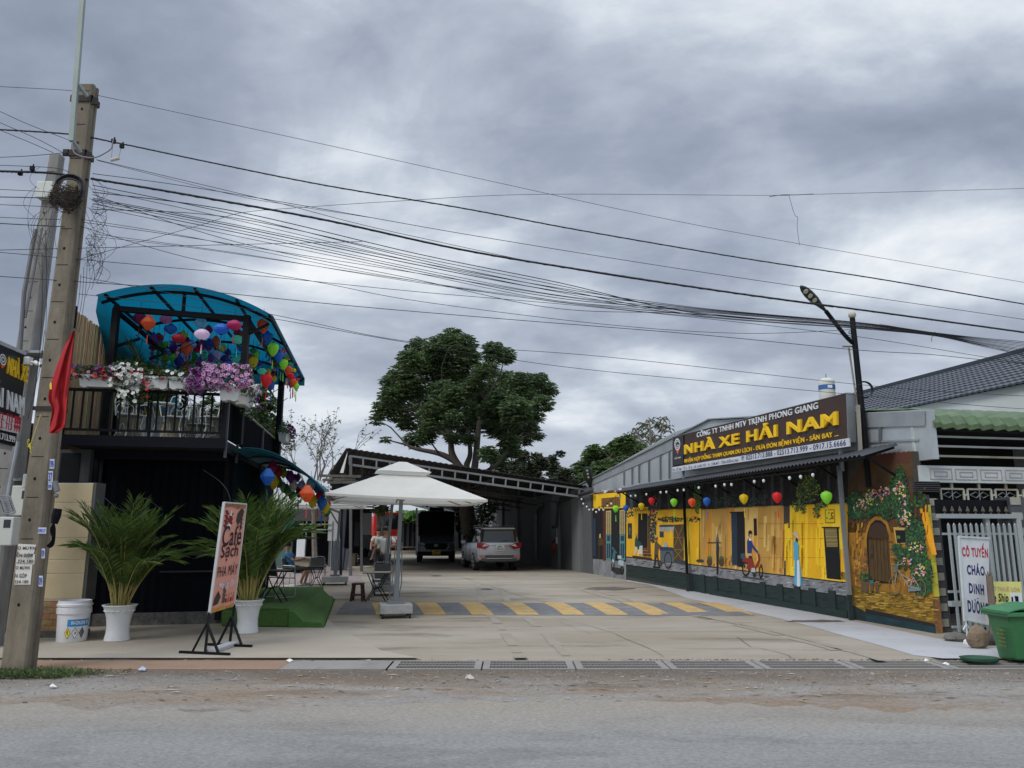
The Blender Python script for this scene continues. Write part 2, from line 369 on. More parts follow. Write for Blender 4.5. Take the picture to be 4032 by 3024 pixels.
for q in ((2320, 2317, 100, 6), (1895, 2319, 26, 3), (3120, 2445, 120, 5), (1700, 2267, 22, 2)):
    g = [G(q[0]+q[2]*math.cos(a)*rr.uniform(.8, 1.1)+q[2]*.8, q[1]+q[3]*math.sin(a)*rr.uniform(.6, 1.2), .039) for a in [i*2*math.pi/18 for i in range(18)]]
    cb.add(g, [tuple(range(17, -1, -1))])
tmk = MB()
for pts_ in (((2050, 2590), (1980, 2480), (1900, 2380), (1880, 2290)), ((2240, 2590), (2130, 2480), (2010, 2380), (1960, 2290)), ((3300, 2560), (2900, 2460), (2500, 2380), (2250, 2310)), ((3480, 2600), (3050, 2485), (2620, 2400), (2330, 2320))):
    g = [G(x, y, .036) for x, y in spline(pts_, 8)]
    for i in range(len(g)-1):
        if rr.random() < .2: continue
        t = (g[i+1]-g[i]); s = V3((-t.y, t.x, 0)).normalized()*rr.uniform(.06, .1); tmk.add([g[i]-s, g[i]+s, g[i+1]+s, g[i+1]-s], [(3, 2, 1, 0)])
struct('tyre_marks', tmk, gmat((.285, .25, .20), (.32, .285, .23), (.25, .22, .175), 1.5, 4, 60, .1))
struct('slab_cracks', cb, mat((.11, .095, .08), .6, var=.2))
# broken edge of the slab beside the drain, gravel and litter on the verge
M_ST = mat((.36, .33, .29), .9, var=.3, scale=8)
gb = MB().use(M_ST); 
def pebble(c, s, mb, flat=.5):
    a = rr.random()*6.3; M_ = Matrix.Rotation(a, 3, 'Z'); k = 5; vs = []
    for z_, r_ in ((0, 1.), (flat*s*.7, .75)):
        for i in range(k):
            th = i*2*math.pi/k; vs.append(V3(c)+M_ @ V3((math.cos(th)*s*r_*rr.uniform(.7, 1.2), math.sin(th)*s*r_*.7, z_)))
    mb.add(vs, [(i, (i+1) % k, k+(i+1) % k, k+i) for i in range(k)]+[tuple(range(k, 2*k))])
M_ST2 = mat((.25, .225, .195), .9, var=.3, scale=8); mats_g = [M_ST2, mat((.20, .17, .14), .9, var=.3, scale=8), mat((.36, .34, .31), .9, var=.2, scale=8), mat((.12, .10, .08), .9)]
for i in range(3000):
    gb.use(mats_g[rr.choice((0, 0, 1, 1, 1, 3, 3, 1, 2))]); y = 10.08-abs(rr.gauss(0, .75)); x = rr.uniform(-9, 9)
    if y > 8.0: pebble((x, y, -.012), rr.uniform(.006, .018)*(1 if rr.random() < .93 else 1.9), gb)
for i in range(500):
    gb.use(mats_g[rr.choice((0, 1, 2, 3))]); pebble((rr.uniform(1.5, 6) if i < 400 else rr.uniform(-9, 2), 10.82+rr.gauss(0, .035), .004), rr.uniform(.008, .03), gb)
o = gb.build('gravel'); tag(o, 'loose stones and grit scattered over the dirt verge and the broken slab edge', 'gravel', kind='stuff')
lf = MB(); lm = [mat((.36, .29, .19), .8), mat((.42, .40, .35), .6), mat((.25, .17, .09), .8), mat((.12, .09, .07), .8)]
for i in range(150):
    lf.use(lm[rr.choice((0, 0, 1, 2, 2, 3))]); x, y = rr.uniform(-8, 8.5), rr.uniform(8.3, 10.0); a = rr.gauss(0, .5); l_, w_ = rr.uniform(.02, .11), rr.uniform(.006, .016)
    d_ = V3((math.cos(a), math.sin(a), 0)); n_ = V3((-d_.y, d_.x, 0)); c_ = V3((x, y, -.004))
    lf.add([c_-d_*l_, c_-n_*w_+Z*.006, c_+d_*l_, c_+n_*w_+Z*.008], [(0, 1, 2, 3)])
o = lf.build('leaf_litter'); tag(o, 'dry leaves, twigs and paper scraps strewn on the dirt verge', 'litter', kind='stuff')
# crushed plastic bottle by the kerb, paper scraps
def scrap(px, py, lab, c, s=.05, nm='scrap_paper'):
    m_ = MB(); p = G(px, py, 0); k = 9; vs = [p+V3((math.cos(i*6.283/k)*s*rr.uniform(.5, 1.2), math.sin(i*6.283/k)*s*.6*rr.uniform(.5, 1.2), rr.uniform(0, s*.5))) for i in range(k)]
    m_.add(vs+[p+Z*s*.9], [(i, (i+1) % k, k) for i in range(k)]); o = m_.build(nm, mat(c, .6)); tag(o, lab, 'litter')
scrap(560, 2641, 'crumpled blue and white drinks can beside the orange kerb slab', (.35, .45, .6), .06, 'crushed_can')
scrap(205, 2708, 'white foil scrap on the verge in front of the grass tuft', (.75, .76, .78), .05)
scrap(1140, 2606, 'white paper lump lying on the grey drain slab joint', (.7, .68, .62), .05)
scrap(3645, 2603, 'white scrap of paper at the slab edge left of the green bins', (.8, .8, .8), .04)
scrap(3725, 2619, 'torn white paper lying on the drain grate near the bins', (.78, .78, .78), .045)
scrap(1850, 2673, 'flat pale stone lying in the dirt in front of the grates', (.5, .47, .42), .06, 'pale_stone')
# drain grates
M_IRON = mat((.11, .10, .095), .6, .4, var=.3, scale=12); M_HOLE = mat((.01, .01, .01), .9, var=0)
b = MB(); b.obox((G(1532, 2620).x, 10.14, -.055), (14, 0, 0), (0, .66, 0), (0, 0, .004)); struct('drain_floor', b, M_HOLE)
gx0 = G(1534, 2620).x; gw = 1.185; grs = []
for i in range(9):
    x0 = gx0+i*gw+(.02); label = 'cast concrete drain grate in the gutter strip'
    if i >= 5: label = 'drain grate with plain long slots in the gutter strip'
    t = thing('drain_grate', (x0+gw/2, 10.45, 0), '', 'grate', 'drain grates along the yard edge')
    f = MB().use(M_CONC)
    for a, c, dd, h_ in ((x0, 10.12, gw-.02, .075), (x0, 10.70, gw-.02, .075)): f.obox((a, c, -.04), (dd, 0, 0), (0, h_, 0), (0, 0, .045))
    f.obox((x0, 10.195, -.04), (.09, 0, 0), (0, .505, 0), (0, 0, .045)); f.obox((x0+gw-.11, 10.195, -.04), (.09, 0, 0), (0, .505, 0), (0, 0, .045))
    for yy in (10.352, 10.524): f.obox((x0+.09, yy, -.04), (gw-.2, 0, 0), (0, .03, 0), (0, 0, .047))
    f.build('frame', None, t)
    if i < 5:
        g_ = MB()
        for yy in (10.195, 10.382, 10.554):
            for j in range(23):
                xx = x0+.1+j*(gw-.22)/22; g_.bar((xx, yy, -.02), (xx+.045, yy+.15, -.02), .016, .03)
        g_.build('bars', M_IRON, t)
    grs.append((t, label, x0))
rank(grs)

# ================================================================== THE LONG MURAL WALL
def sz(px, py, o=0.): p = WM(px, py, o); return (p-W0).dot(D), p.z
S_END = sz(3686, 2520)[0]; T_W = .14; S_FAR = sz(2332, 2255)[0]; WH = 3.06
wall = thing('mural_wall', W(6, 0, 0), 'long rendered wall painted with yellow old town street scenes', 'wall')
b = MB(); S_UP = sz(3600, 1850)[0]; Z_UP = sz(3645, 1948)[1]; b.prism([W(S_END, 0, 0), W(S_FAR, 0, 0), W(S_FAR, 0, WH), W(S_UP, 0, WH), W(S_UP, 0, Z_UP), W(S_END, 0, Z_UP)], -NW*T_W); b.build('masonry', sm(70, 66, 60, bump=.3), wall)
# raised green plinth at the foot
LAY = .003
def paint(mb, m, pts, k=1): mb.use(m); p = [WM(x, y, .001+LAY*k) for x, y in pts]; mb.poly(p)
YEL = mat(srgb(236, 180, 28), .85, var=.14, scale=2, stretch=(1.2, 1.2, .6), bump=.1); YELB = mat(srgb(244, 196, 30), .85, var=.1, scale=2, stretch=(1.2, 1.2, .6), bump=.1)
TAN = mat(srgb(190, 148, 74), .85, var=.28, scale=1.8, stretch=(2.4, 2.4, .3), bump=.1); TAN2 = mat(srgb(158, 106, 42), .85, var=.35, scale=2.5, stretch=(3, 3, .3))
DKG = mat(srgb(32, 48, 46), .7, var=.3, scale=5, stretch=(.6, .6, 3)); DKG2 = mat(srgb(20, 34, 34), .8, var=.2, scale=4); GRW = mat(srgb(128, 130, 134), .85, var=.4, scale=2.2, stretch=(1.2, 1.2, .8))
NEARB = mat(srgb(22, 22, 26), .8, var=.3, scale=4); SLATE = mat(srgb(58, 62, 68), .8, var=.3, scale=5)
def strip_top(x): return 2230+(x-2800)*(63/537) if x > 2465 else 2193
def strip_bot(x): return 2271+(x-2800)*(77/537)
def base_y(x): return 2336+(x-2800)*(114/545)
def top_y(x): return 1930-(x-2440)*.149
def band(mb, m, x0, x1, fy0, fy1, k, n=8):
    mb.use(m)
    for i in range(n):
        a, c = x0+(x1-x0)*i/n, x0+(x1-x0)*(i+1)/n; mb.poly([WM(a, fy1(a), .001+LAY*k), WM(c, fy1(c), .001+LAY*k), WM(c, fy0(c), .001+LAY*k), WM(a, fy0(a), .001+LAY*k)])
def dk(x): return 2012+(x-2465)*(2005-2012)/335 if x < 2800 else 2005-(x-2800)*20/517
mb = MB(); c_ = lambda v: (lambda x: v)
# ground colours of the mural, with painted-in shading bands for the wall's ribs
band(mb, YEL, 2466, 2760, lambda x: dk(x)-4, strip_top, 1); 
TV = [mat(srgb(*c), .85, var=.13, scale=2+.4*i, stretch=(1.2, 1.2, .6), bump=.1) for i, c in enumerate(((208, 168, 88), (194, 152, 74), (218, 182, 106), (206, 148, 56), (188, 144, 78)))]
YV = [mat(srgb(*c), .85, var=.10, scale=2+.4*i, stretch=(1.2, 1.2, .6), bump=.1) for i, c in enumerate(((246, 200, 34), (230, 176, 24), (240, 190, 28), (250, 210, 52)))]
x = 2760
while x < 3085: w_ = rr.choice((18, 26, 34, 40)); band(mb, rr.choice(TV), x, min(3086, x+w_), lambda x: dk(x)-4, strip_top, 1, 1); x += w_  # lighter and darker bands put the ribs' light and shade into the colour
while x < 3337: w_ = rr.choice((22, 34, 44)); band(mb, rr.choice(YV), x, min(3338, x+w_), lambda x: dk(x)-4, strip_top, 1, 1); x += w_
x = 2690
while x < 2759: w_ = rr.choice((14, 22)); band(mb, rr.choice(YV+TV[3:4]), x, min(2760, x+w_), lambda x: dk(x)-4, strip_top, 2, 1); x += w_
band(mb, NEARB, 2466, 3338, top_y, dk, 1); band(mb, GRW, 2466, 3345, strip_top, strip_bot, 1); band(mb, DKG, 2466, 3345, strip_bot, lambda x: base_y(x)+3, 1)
mb.use(NEARB)
for x in range(2466, 3330, 24): mb.poly([WM(x, strip_top(x)+4, .008), WM(x+24, strip_top(x+24)+4, .008), WM(x+24, strip_top(x+24), .008), WM(x, strip_top(x), .008)])
for x in range(2466, 3330, 24): mb.poly([WM(x, strip_bot(x)+3, .008), WM(x+24, strip_bot(x+24)+3, .008), WM(x+24, strip_bot(x+24)-1, .008), WM(x, strip_bot(x)-1, .008)])
# section by the grey wall
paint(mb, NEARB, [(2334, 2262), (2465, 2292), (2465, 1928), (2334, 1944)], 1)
paint(mb, GRW, [(2334, 2260), (2465, 2291), (2465, 2212), (2334, 2200)], 2)
paint(mb, YELB, [(2336, 2003), (2463, 2000), (2463, 1936), (2336, 1947)], 2)
mb.build('painted_ground', None, wall)
mo = MB(); q = lambda m, pts, k=3: paint(mo, m, pts, k)
BRN = sm(84, 62, 30, var=.3, scale=9); CREAM = sm(196, 178, 120); TEAL = sm(88, 140, 138, var=.2); REDB = sm(88, 40, 30); BLUED = sm(40, 62, 84); STN = sm(120, 86, 40, var=.35, scale=7)
q(STN, [(2368, 1998), (2442, 1996), (2442, 1955), (2368, 1962)]); q(REDB, [(2374, 2208), (2385, 2208), (2385, 2005), (2374, 2005)]); q(BLUED, [(2336, 2190), (2345, 2192), (2345, 2040), (2336, 2040)])
for x0, x1, t0 in ((2386, 2406, 2010), (2440, 2461, 2007)):
    q(TEAL, [(x0, 2204), (x1, 2206), (x1, 2104), (x0, 2104)]); q(CREAM, [(x0, 2104), (x1, 2104), (x1, t0), (x0, t0+2)], 3)
    for i in range(20):
        y = t0+6+i*4.7
        for xa, xb in ((x0+3, x0+9), (x0+11, x1-3)): q(NEARB, [(xa, y+2.1), (xb, y+2.1), (xb, y), (xa, y)], 4)
    for xa, xb in ((x0+3, x0+9), (x0+11, x1-3)): q(BLUED, [(xa, 2198), (xb, 2198), (xb, 2140), (xa, 2140)], 4)
    q(BLUED, [(x0+4, 2130), (x1-4, 2130), (x1-4, 2110), (x0+4, 2110)], 4)
q(BRN, [(2356, 2148), (2374, 2148), (2374, 2120), (2356, 2120)]); q(BRN, [(2358, 2200), (2360, 2200), (2360, 2148), (2358, 2148)]); q(CREAM, [(2359, 2118), (2366, 2118), (2365, 2101), (2360, 2103)])
mo.build('painted_shutters', None, wall)
mo = MB(); DARKD = mat(srgb(14, 15, 20), .8, var=.1)
# scooter
TL = sm(70, 108, 118); q(sm(44, 40, 38), [(2405, 2245), (2428, 2262), (2454, 2262), (2456, 2240), (2410, 2232)], 4)
q(TL, [(2410, 2226), (2420, 2230), (2424, 2175), (2417, 2160), (2411, 2190)], 5); q(TL, [(2412, 2152), (2430, 2176), (2429, 2180), (2409, 2160)], 5); q(sm(170, 186, 190), [(2433, 2222), (2455, 2230), (2456, 2208), (2436, 2204)], 5)
q(sm(190, 200, 202), [(2432, 2199), (2447, 2201), (2447, 2188), (2432, 2187)], 5); q(sm(200, 206, 208), [(2412, 2222), (2417, 2224), (2417, 2205), (2411, 2200)], 6)
def ring(cx_, cy_, rx, ry, t, m, k, n=18):
    for i in range(n):
        a, c = i*2*math.pi/n, (i+1)*2*math.pi/n
        paint(mo, m, [(cx_+rx*math.cos(a), cy_+ry*math.sin(a)), (cx_+rx*math.cos(c), cy_+ry*math.sin(c)), (cx_+(rx-t)*math.cos(c), cy_+(ry-t*ry/rx)*math.sin(c)), (cx_+(rx-t)*math.cos(a), cy_+(ry-t*ry/rx)*math.sin(a))][::-1], k)
def disc(cx_, cy_, rx, ry, m, k, n=12): paint(mo, m, [(cx_+rx*math.cos(i*6.2832/n), cy_-ry*math.sin(i*6.2832/n)) for i in range(n)], k)
ring(2412, 2228, 6, 16, 2.5, NEARB, 6); ring(2449, 2246, 8, 17, 3, NEARB, 6)
mo.build('painted_scooter', None, wall); mo = MB()
# dark eaves details, balcony rail, lamp panel, door, steps
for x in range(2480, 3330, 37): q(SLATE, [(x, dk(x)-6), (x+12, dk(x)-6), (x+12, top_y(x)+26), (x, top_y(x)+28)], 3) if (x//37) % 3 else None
q(YEL, [(2475, 2020), (2552, 2016), (2552, 1996), (2475, 2000)], 3)
for i in range(9): ring(2482+i*8, 2009-i*.4, 4, 6, 1.3, NEARB, 4, 8)
q(DARKD, [(2511, 2162), (2549, 2166), (2549, 2022), (2513, 2022)]); q(sm(46, 48, 44), [(2472, 2120), (2488, 2121), (2488, 2060), (2472, 2061)])
for i in range(14): disc(2480+rr.uniform(-3, 3), 2090+rr.uniform(-16, 16), 1.6, 3, sm(120, 150, 130), 4, 6)
for i, (y0, y1) in enumerate(((2156, 2166), (2168, 2178), (2180, 2190))): q(sm(112-14*i, 66-8*i, 42), [(2532, y1), (2556+4*i, y1+2), (2556+4*i, y0+2), (2532, y0)], 4)
q(sm(66, 40, 34), [(2490, 2194), (2566, 2204), (2566, 2196), (2490, 2187)], 4); q(sm(110, 66, 30), [(2550, 2176), (2562, 2178), (2562, 2030), (2550, 2030)], 3)
# awning of the painted stall, cart, window, iron gate
q(BLUED, [(2609-14, 2075), (2655, 2074), (2654, 2066), (2597, 2067)], 4)
for i in range(5): q(sm(168, 174, 176), [(2594+i*12, 2074), (2594+i*12+2, 2092+rr.uniform(-3, 3)), (2594+i*12+10, 2092+rr.uniform(-3, 3)), (2594+i*12+12, 2074)], 4)
q(BLUED, [(2597, 2115), (2613, 2116), (2613, 2093), (2597, 2093)]); q(BRN, [(2651, 2204), (2692, 2208), (2692, 2064), (2652, 2066)])
for a_, c__ in (((2652, 2066), (2690, 2160)), ((2690, 2066), (2652, 2160)), ((2652, 2160), (2690, 2206)), ((2690, 2160), (2652, 2204)), ((2652, 2116), (2691, 2117)), ((2652, 2163), (2691, 2165))):
    dx, dy = c__[0]-a_[0], c__[1]-a_[1]; l_ = math.hypot(dx, dy); nx_, ny_ = -dy/l_*1.1, dx/l_*1.1; q(sm(140, 124, 84), [(a_[0]-nx_, a_[1]-ny_), (a_[0]+nx_, a_[1]+ny_), (c__[0]+nx_, c__[1]+ny_), (c__[0]-nx_, c__[1]-ny_)], 5)
q(SLATE, [(2640, 2215), (2700, 2222), (2700, 2208), (2640, 2202)], 4)
q(sm(86, 96, 104, var=.3, scale=9), [(2600, 2214), (2653, 2214), (2652, 2166), (2599, 2163)], 5); q(BLUED, [(2597, 2167), (2654, 2169), (2652, 2157), (2599, 2154)], 6)
disc(2620, 2146, 8, 11, sm(170, 174, 176), 6); q(sm(60, 60, 64), [(2600, 2156), (2646, 2158), (2646, 2155), (2600, 2153)], 6); ring(2630, 2206, 15, 33, 2, NEARB, 7); ring(2601, 2220, 4, 9, 1.5, NEARB, 7)
mo.build('painted_stall', None, wall); mo = MB()
# painted figures: pedlar, seated man, carrier, boy with moped, girl in long dress
BRW = sm(92, 74, 62)
q(BRW, [(2576, 2184), (2590, 2186), (2592, 2160), (2602, 2158), (2604, 2150), (2592, 2140), (2586, 2130), (2578, 2135)], 6); disc(2583, 2121, 6, 8, sm(112, 84, 60), 6); q(CREAM, [(2575, 2118), (2590, 2114), (2586, 2106)], 7)
q(sm(52, 40, 40), [(2574, 2230), (2579, 2232), (2584, 2194), (2586, 2194), (2592, 2230), (2597, 2230), (2590, 2184), (2577, 2184)], 6); q(NEARB, [(2570, 2235), (2600, 2238), (2600, 2231), (2571, 2229)], 5)
q(sm(40, 74, 64), [(2499, 2150), (2515, 2158), (2528, 2150), (2525, 2136), (2513, 2128), (2505, 2110), (2500, 2125)], 6); disc(2504, 2106, 5, 8, sm(190, 160, 120), 7); q(sm(200, 200, 196), [(2500, 2182), (2506, 2182), (2510, 2155), (2500, 2152)], 7); q(sm(206, 206, 204), [(2514, 2183), (2530, 2184), (2530, 2148), (2518, 2150)], 7)
q(sm(40, 46, 60), [(2819, 2185), (2829, 2188), (2831, 2150), (2826, 2132), (2820, 2140)], 6); q(NEARB, [(2821, 2262), (2827, 2262), (2829, 2186), (2820, 2186)], 6); q(sm(94, 96, 110), [(2817, 2133), (2831, 2132), (2824, 2100)], 7)
q(NEARB, [(2786, 2138), (2839, 2138), (2839, 2135), (2786, 2135)], 7)
for cx_ in (2793, 2840): ring(cx_, 2212, 10, 18, 10, sm(76, 60, 34), 6, 14); disc(cx_, 2196, 9, 6, sm(70, 100, 60), 7)
for x in (2790, 2796, 2836, 2841): q(NEARB, [(x, 2196), (x+.8, 2196), (x+.5, 2137), (x, 2137)], 6)
q(NEARB, [(2754, 2205), (2757, 2205), (2756, 2045), (2754, 2045)], 5); disc(2756, 2208, 16, 6, SLATE, 6)
mo.build('painted_pedlars', None, wall); mo = MB()
Zq = lambda x, y: (2800+x/2.552, 1850+y/2.552)
zq = lambda m, pts, k=3: paint(mo, m, [Zq(*p) for p in pts], k)
def zring(x, y, rx, ry, t, m, k, n=18): a, c = Zq(x, y); ring(a, c, rx/2.552, ry/2.552, t/2.552, m, k, n)
NAVY = sm(36, 58, 118); BLK = mat(srgb(20, 18, 20), .8, var=.1); SKIN = sm(206, 160, 124)
zq(BLUED, [(210, 960), (262, 960), (258, 425), (200, 425)], 3)
for i in range(24): zq(NEARB, [(208, 450+i*21), (256, 452+i*21), (256, 446+i*21), (208, 444+i*21)], 4)
zq(DARKD, [(262, 970), (345, 985), (335, 425), (260, 425)], 3); zq(BLK, [(188, 435), (345, 430), (345, 418), (188, 422)], 4); zq(BLK, [(430, 660), (461, 660), (456, 488), (427, 488)], 3)
zq(sm(56, 84, 104), [(300, 890), (348, 900), (342, 838), (298, 842)], 4)
zq(NAVY, [(362, 840), (405, 840), (407, 775), (440, 815), (468, 842), (472, 822), (425, 760), (402, 705), (378, 685), (360, 715)], 6)
zq(SKIN, [(380, 670), (403, 672), (406, 635), (395, 620), (378, 640)], 6); zq(BLK, [(374, 665), (383, 668), (386, 645), (408, 640), (410, 618), (392, 606), (374, 618)], 7)
zq(sm(230, 230, 230), [(380, 712), (404, 712), (396, 690), (382, 688)], 7); zq(sm(36, 40, 54), [(375, 868), (408, 868), (425, 930), (440, 1020), (450, 1070), (425, 1075), (405, 1000), (385, 940)], 5); zq(SKIN, [(372, 862), (410, 862), (408, 840), (372, 838)], 6)
REDM = sm(138, 44, 32)
zq(REDM, [(310, 900), (370, 885), (408, 890), (440, 975), (475, 900), (465, 845), (482, 840), (492, 905), (470, 960), (440, 1000), (400, 1005), (350, 990), (372, 930), (320, 925)], 7); zq(sm(180, 184, 186), [(400, 1025), (445, 1030), (440, 985), (405, 985)], 8)
zring(348, 995, 38, 75, 10, BLK, 6); zring(499, 1020, 20, 75, 8, BLK, 6); zring(348, 995, 26, 54, 3, sm(150, 130, 110), 6); zq(sm(200, 92, 40), [(470, 980), (482, 985), (500, 960), (488, 945)], 8)
zq(sm(70, 72, 78), [(310, 1080), (520, 1108), (530, 1096), (330, 1066)], 5)
mo.build('painted_boy_with_moped', None, wall); mo = MB()
SKYB = sm(84, 168, 206); 
zq(SKYB, [(826, 895), (850, 905), (884, 895), (876, 840), (880, 760), (868, 730), (845, 712), (822, 735), (832, 800)], 6); zq(SKYB, [(836, 1150), (862, 1165), (866, 905), (838, 900)], 6); zq(SKYB, [(893, 1160), (912, 1165), (898, 985), (885, 900), (874, 900)], 6)
zq(sm(216, 226, 232), [(862, 1172), (893, 1172), (886, 905), (864, 905)], 7); zq(SKIN, [(832, 705), (852, 708), (850, 664), (830, 660)], 6); zq(BLK, [(848, 700), (866, 760), (870, 700), (862, 655), (830, 650)], 5)
zq(sm(214, 190, 150), [(808, 640), (890, 708), (862, 612), (845, 618)], 8); zq(SKIN, [(818, 885), (838, 905), (845, 890), (822, 878)], 7); zq(sm(80, 40, 34), [(846, 1190), (892, 1194), (894, 1178), (862, 1172)], 6)
zq(sm(150, 130, 40), [(1145, 535), (1246, 535), (1240, 396), (1143, 398)], 3); zq(YELB, [(1153, 524), (1238, 524), (1232, 406), (1152, 408)], 4)
for ln in (((1165, 440), (1190, 430)), ((1178, 425), (1176, 490)), ((1168, 470), (1160, 495)), ((1160, 488), (1195, 495)), ((1205, 445), (1226, 430)), ((1215, 425), (1205, 470)), ((1205, 460), (1228, 470)), ((1210, 475), (1200, 497)), ((1222, 470), (1226, 497)), ((1200, 490), (1228, 486))):
    (xa, ya), (xb, yb_) = ln; dx, dy = xb-xa, yb_-ya; l_ = math.hypot(dx, dy); nx_, ny_ = -dy/l_*3.5, dx/l_*3.5; zq(BLK, [(xa-nx_, ya-ny_), (xa+nx_, ya+ny_), (xb+nx_, yb_+ny_), (xb-nx_, yb_-ny_)], 5)
zq(DARKD, [(1162, 1090), (1305, 1105), (1282, 585), (1128, 580)], 3); zq(BLK, [(1112, 582), (1290, 588), (1290, 574), (1112, 572)], 4)
for i in range(13): zq(sm(150+(i % 3)*12, 136+(i % 3)*10, 92), [(1142+i*1.5, 600+i*14.5), (1262+i, 600+i*14.5), (1262+i, 590+i*14.5), (1142+i*1.5, 590+i*14.5)], 4)
zq(sm(138, 116, 30), [(1308, 1100), (1362, 1105), (1360, 1030), (1304, 1025)], 2)
mo.build('painted_girl_in_long_dress', None, wall); mo = MB()
TAN3 = mat(srgb(178, 132, 62), .85, var=.22, scale=1.8, stretch=(2.4, 2.4, .3)); 
# plaster seams and rain streaks (paint)
for y0 in (540, 690, 880):
    for x in range(480, 1120, 60): zq(TAN2, [(x, y0+2), (x+52, y0+4), (x+52, y0), (x, y0-2)], 2)
for i in range(0):
    x = rr.choice((rr.uniform(-100, 190), rr.uniform(470, 720), rr.uniform(560, 720))); w_ = rr.uniform(12, 60); y0 = rr.uniform(400, 700); y1 = min(1080, y0+rr.uniform(220, 620)); zq(TAN3 if i % 3 else YEL, [(x, y1), (x+w_*.6, y1+10), (x+w_, y0), (x, y0)], 2)
for i in range(0):
    x = rr.uniform(740, 1340); w_ = rr.uniform(14, 30); zq(YEL, [(x, 1080), (x+w_, 1086), (x+w_, 400), (x, 400)], 2) if not 1110 < x < 1300 else None
def strokes(cols, x0, x1, y0f, y1f, n, hw, k=3, lo=20, hi=110):
    for i in range(n):
        x = rr.uniform(x0, x1); a, c = y0f(x), y1f(x); h = rr.uniform(lo, hi)*(c-a)/220; y = rr.uniform(a, c-h*.6); y2 = min(c, y+h); w_ = rr.uniform(*hw); s_ = rr.uniform(-1.5, 1.5)
        mo.use(rr.choice(cols)); mo.poly([WM(x, y2, .001+LAY*k), WM(x+w_*.8+s_, y2-rr.uniform(0, 5), .001+LAY*k), WM(x+w_+s_, y, .001+LAY*k), WM(x+s_, y+rr.uniform(0, 6), .001+LAY*k)])
YA = lambda x: dk(x)-2; YZ = lambda x: strip_top(x)+2
strokes(TV, 2762, 3082, YA, YZ, 50, (4, 14), 2, 40, 160); strokes([TV[3], TAN2], 2762, 3086, lambda x: strip_top(x)-70, YZ, 30, (3, 10), 2, 20, 60)
strokes(YV, 3088, 3334, YA, YZ, 24, (5, 16), 2, 40, 160); strokes(YV, 2468, 2758, lambda x: 2030, YZ, 24, (4, 10), 2); strokes([sm(196, 138, 30), sm(206, 148, 34)], 2468, 3334, lambda x: strip_top(x)-34, YZ, 50, (4, 12), 2, 12, 36)
strokes([sm(96, 98, 102), sm(160, 162, 166), sm(70, 72, 76), sm(186, 188, 190)], 2468, 3335, lambda x: strip_top(x)+5, lambda x: strip_bot(x)-2, 300, (6, 26), 2, 10, 30)
strokes([sm(24, 40, 38), sm(40, 60, 54), sm(30, 52, 50)], 2468, 3335, lambda x: strip_bot(x)+4, lambda x: base_y(x), 260, (8, 34), 2, 8, 30)
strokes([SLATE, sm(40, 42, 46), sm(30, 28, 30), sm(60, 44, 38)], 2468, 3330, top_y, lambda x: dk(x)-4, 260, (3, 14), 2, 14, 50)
# mass of leaves and flowers
def dabs(cols, cx_, cy_, rx, ry, n, s, k=4):
    for i in range(n):
        a, d_ = rr.random()*6.283, math.sqrt(rr.random()); x, y = cx_+rx*d_*math.cos(a), cy_+ry*d_*math.sin(a); ss = s*rr.uniform(.6, 1.3); th = rr.random()*3.14; m = cols[rr.randrange(len(cols))]
        pts = [(ss*math.cos(t_), -ss*.6*math.sin(t_)) for t_ in [j*6.283/6 for j in range(6)]]
        mo.use(m); mo.poly([WM(x+u_*math.cos(th)+v_*math.sin(th), y-u_*math.sin(th)+v_*math.cos(th), .001+LAY*(k+rr.random()*.9)) for u_, v_ in pts])
GR = [sm(40, 74, 40), sm(58, 96, 44), sm(88, 120, 48), sm(30, 58, 44), sm(24, 44, 34)]; GRD = [sm(34, 62, 52), sm(26, 50, 44), sm(52, 84, 66)]; PK = [sm(170, 130, 160), sm(150, 100, 140), sm(196, 160, 180)]
for i in range(12): dabs(GRD, 2572-i*.5, 1960+i*15, 22-i*.8, 12, 16, 4)
for i in range(12): dabs(PK, 2574, 1960+i*14, 18, 10, 3, 3, 5)
dabs(GR, 2570, 2110, 16, 26, 40, 4); dabs(GRD, 2640, 2045, 50, 10, 120, 3.4); dabs(GRD, 2735, 2045, 22, 10, 30, 4)
dabs([GR[1], GR[2]], 2745, 1960, 14, 60, 120, 5); dabs(GRD, 2480, 2025, 16, 12, 20, 4)
for x in range(2815, 3010, 12): dabs([GR[3], GR[4], GRD[2], sm(70, 100, 90)], x, 1968+(x % 5)*3, 9, 20, 12, 3.4)
for (x, y, rx, ry, n_) in ((3180, 1930, 48, 50, 330), (3140, 1985, 22, 30, 90), (3215, 2010, 14, 30, 70), (3165, 2005, 12, 18, 30), (3190, 1895, 26, 30, 90), (3240, 1985, 16, 14, 40)): dabs(GR+[sm(150, 150, 50)], x, y, rx, ry, n_, 4.2)
mo.build('painted_foliage', None, wall); mo = MB()
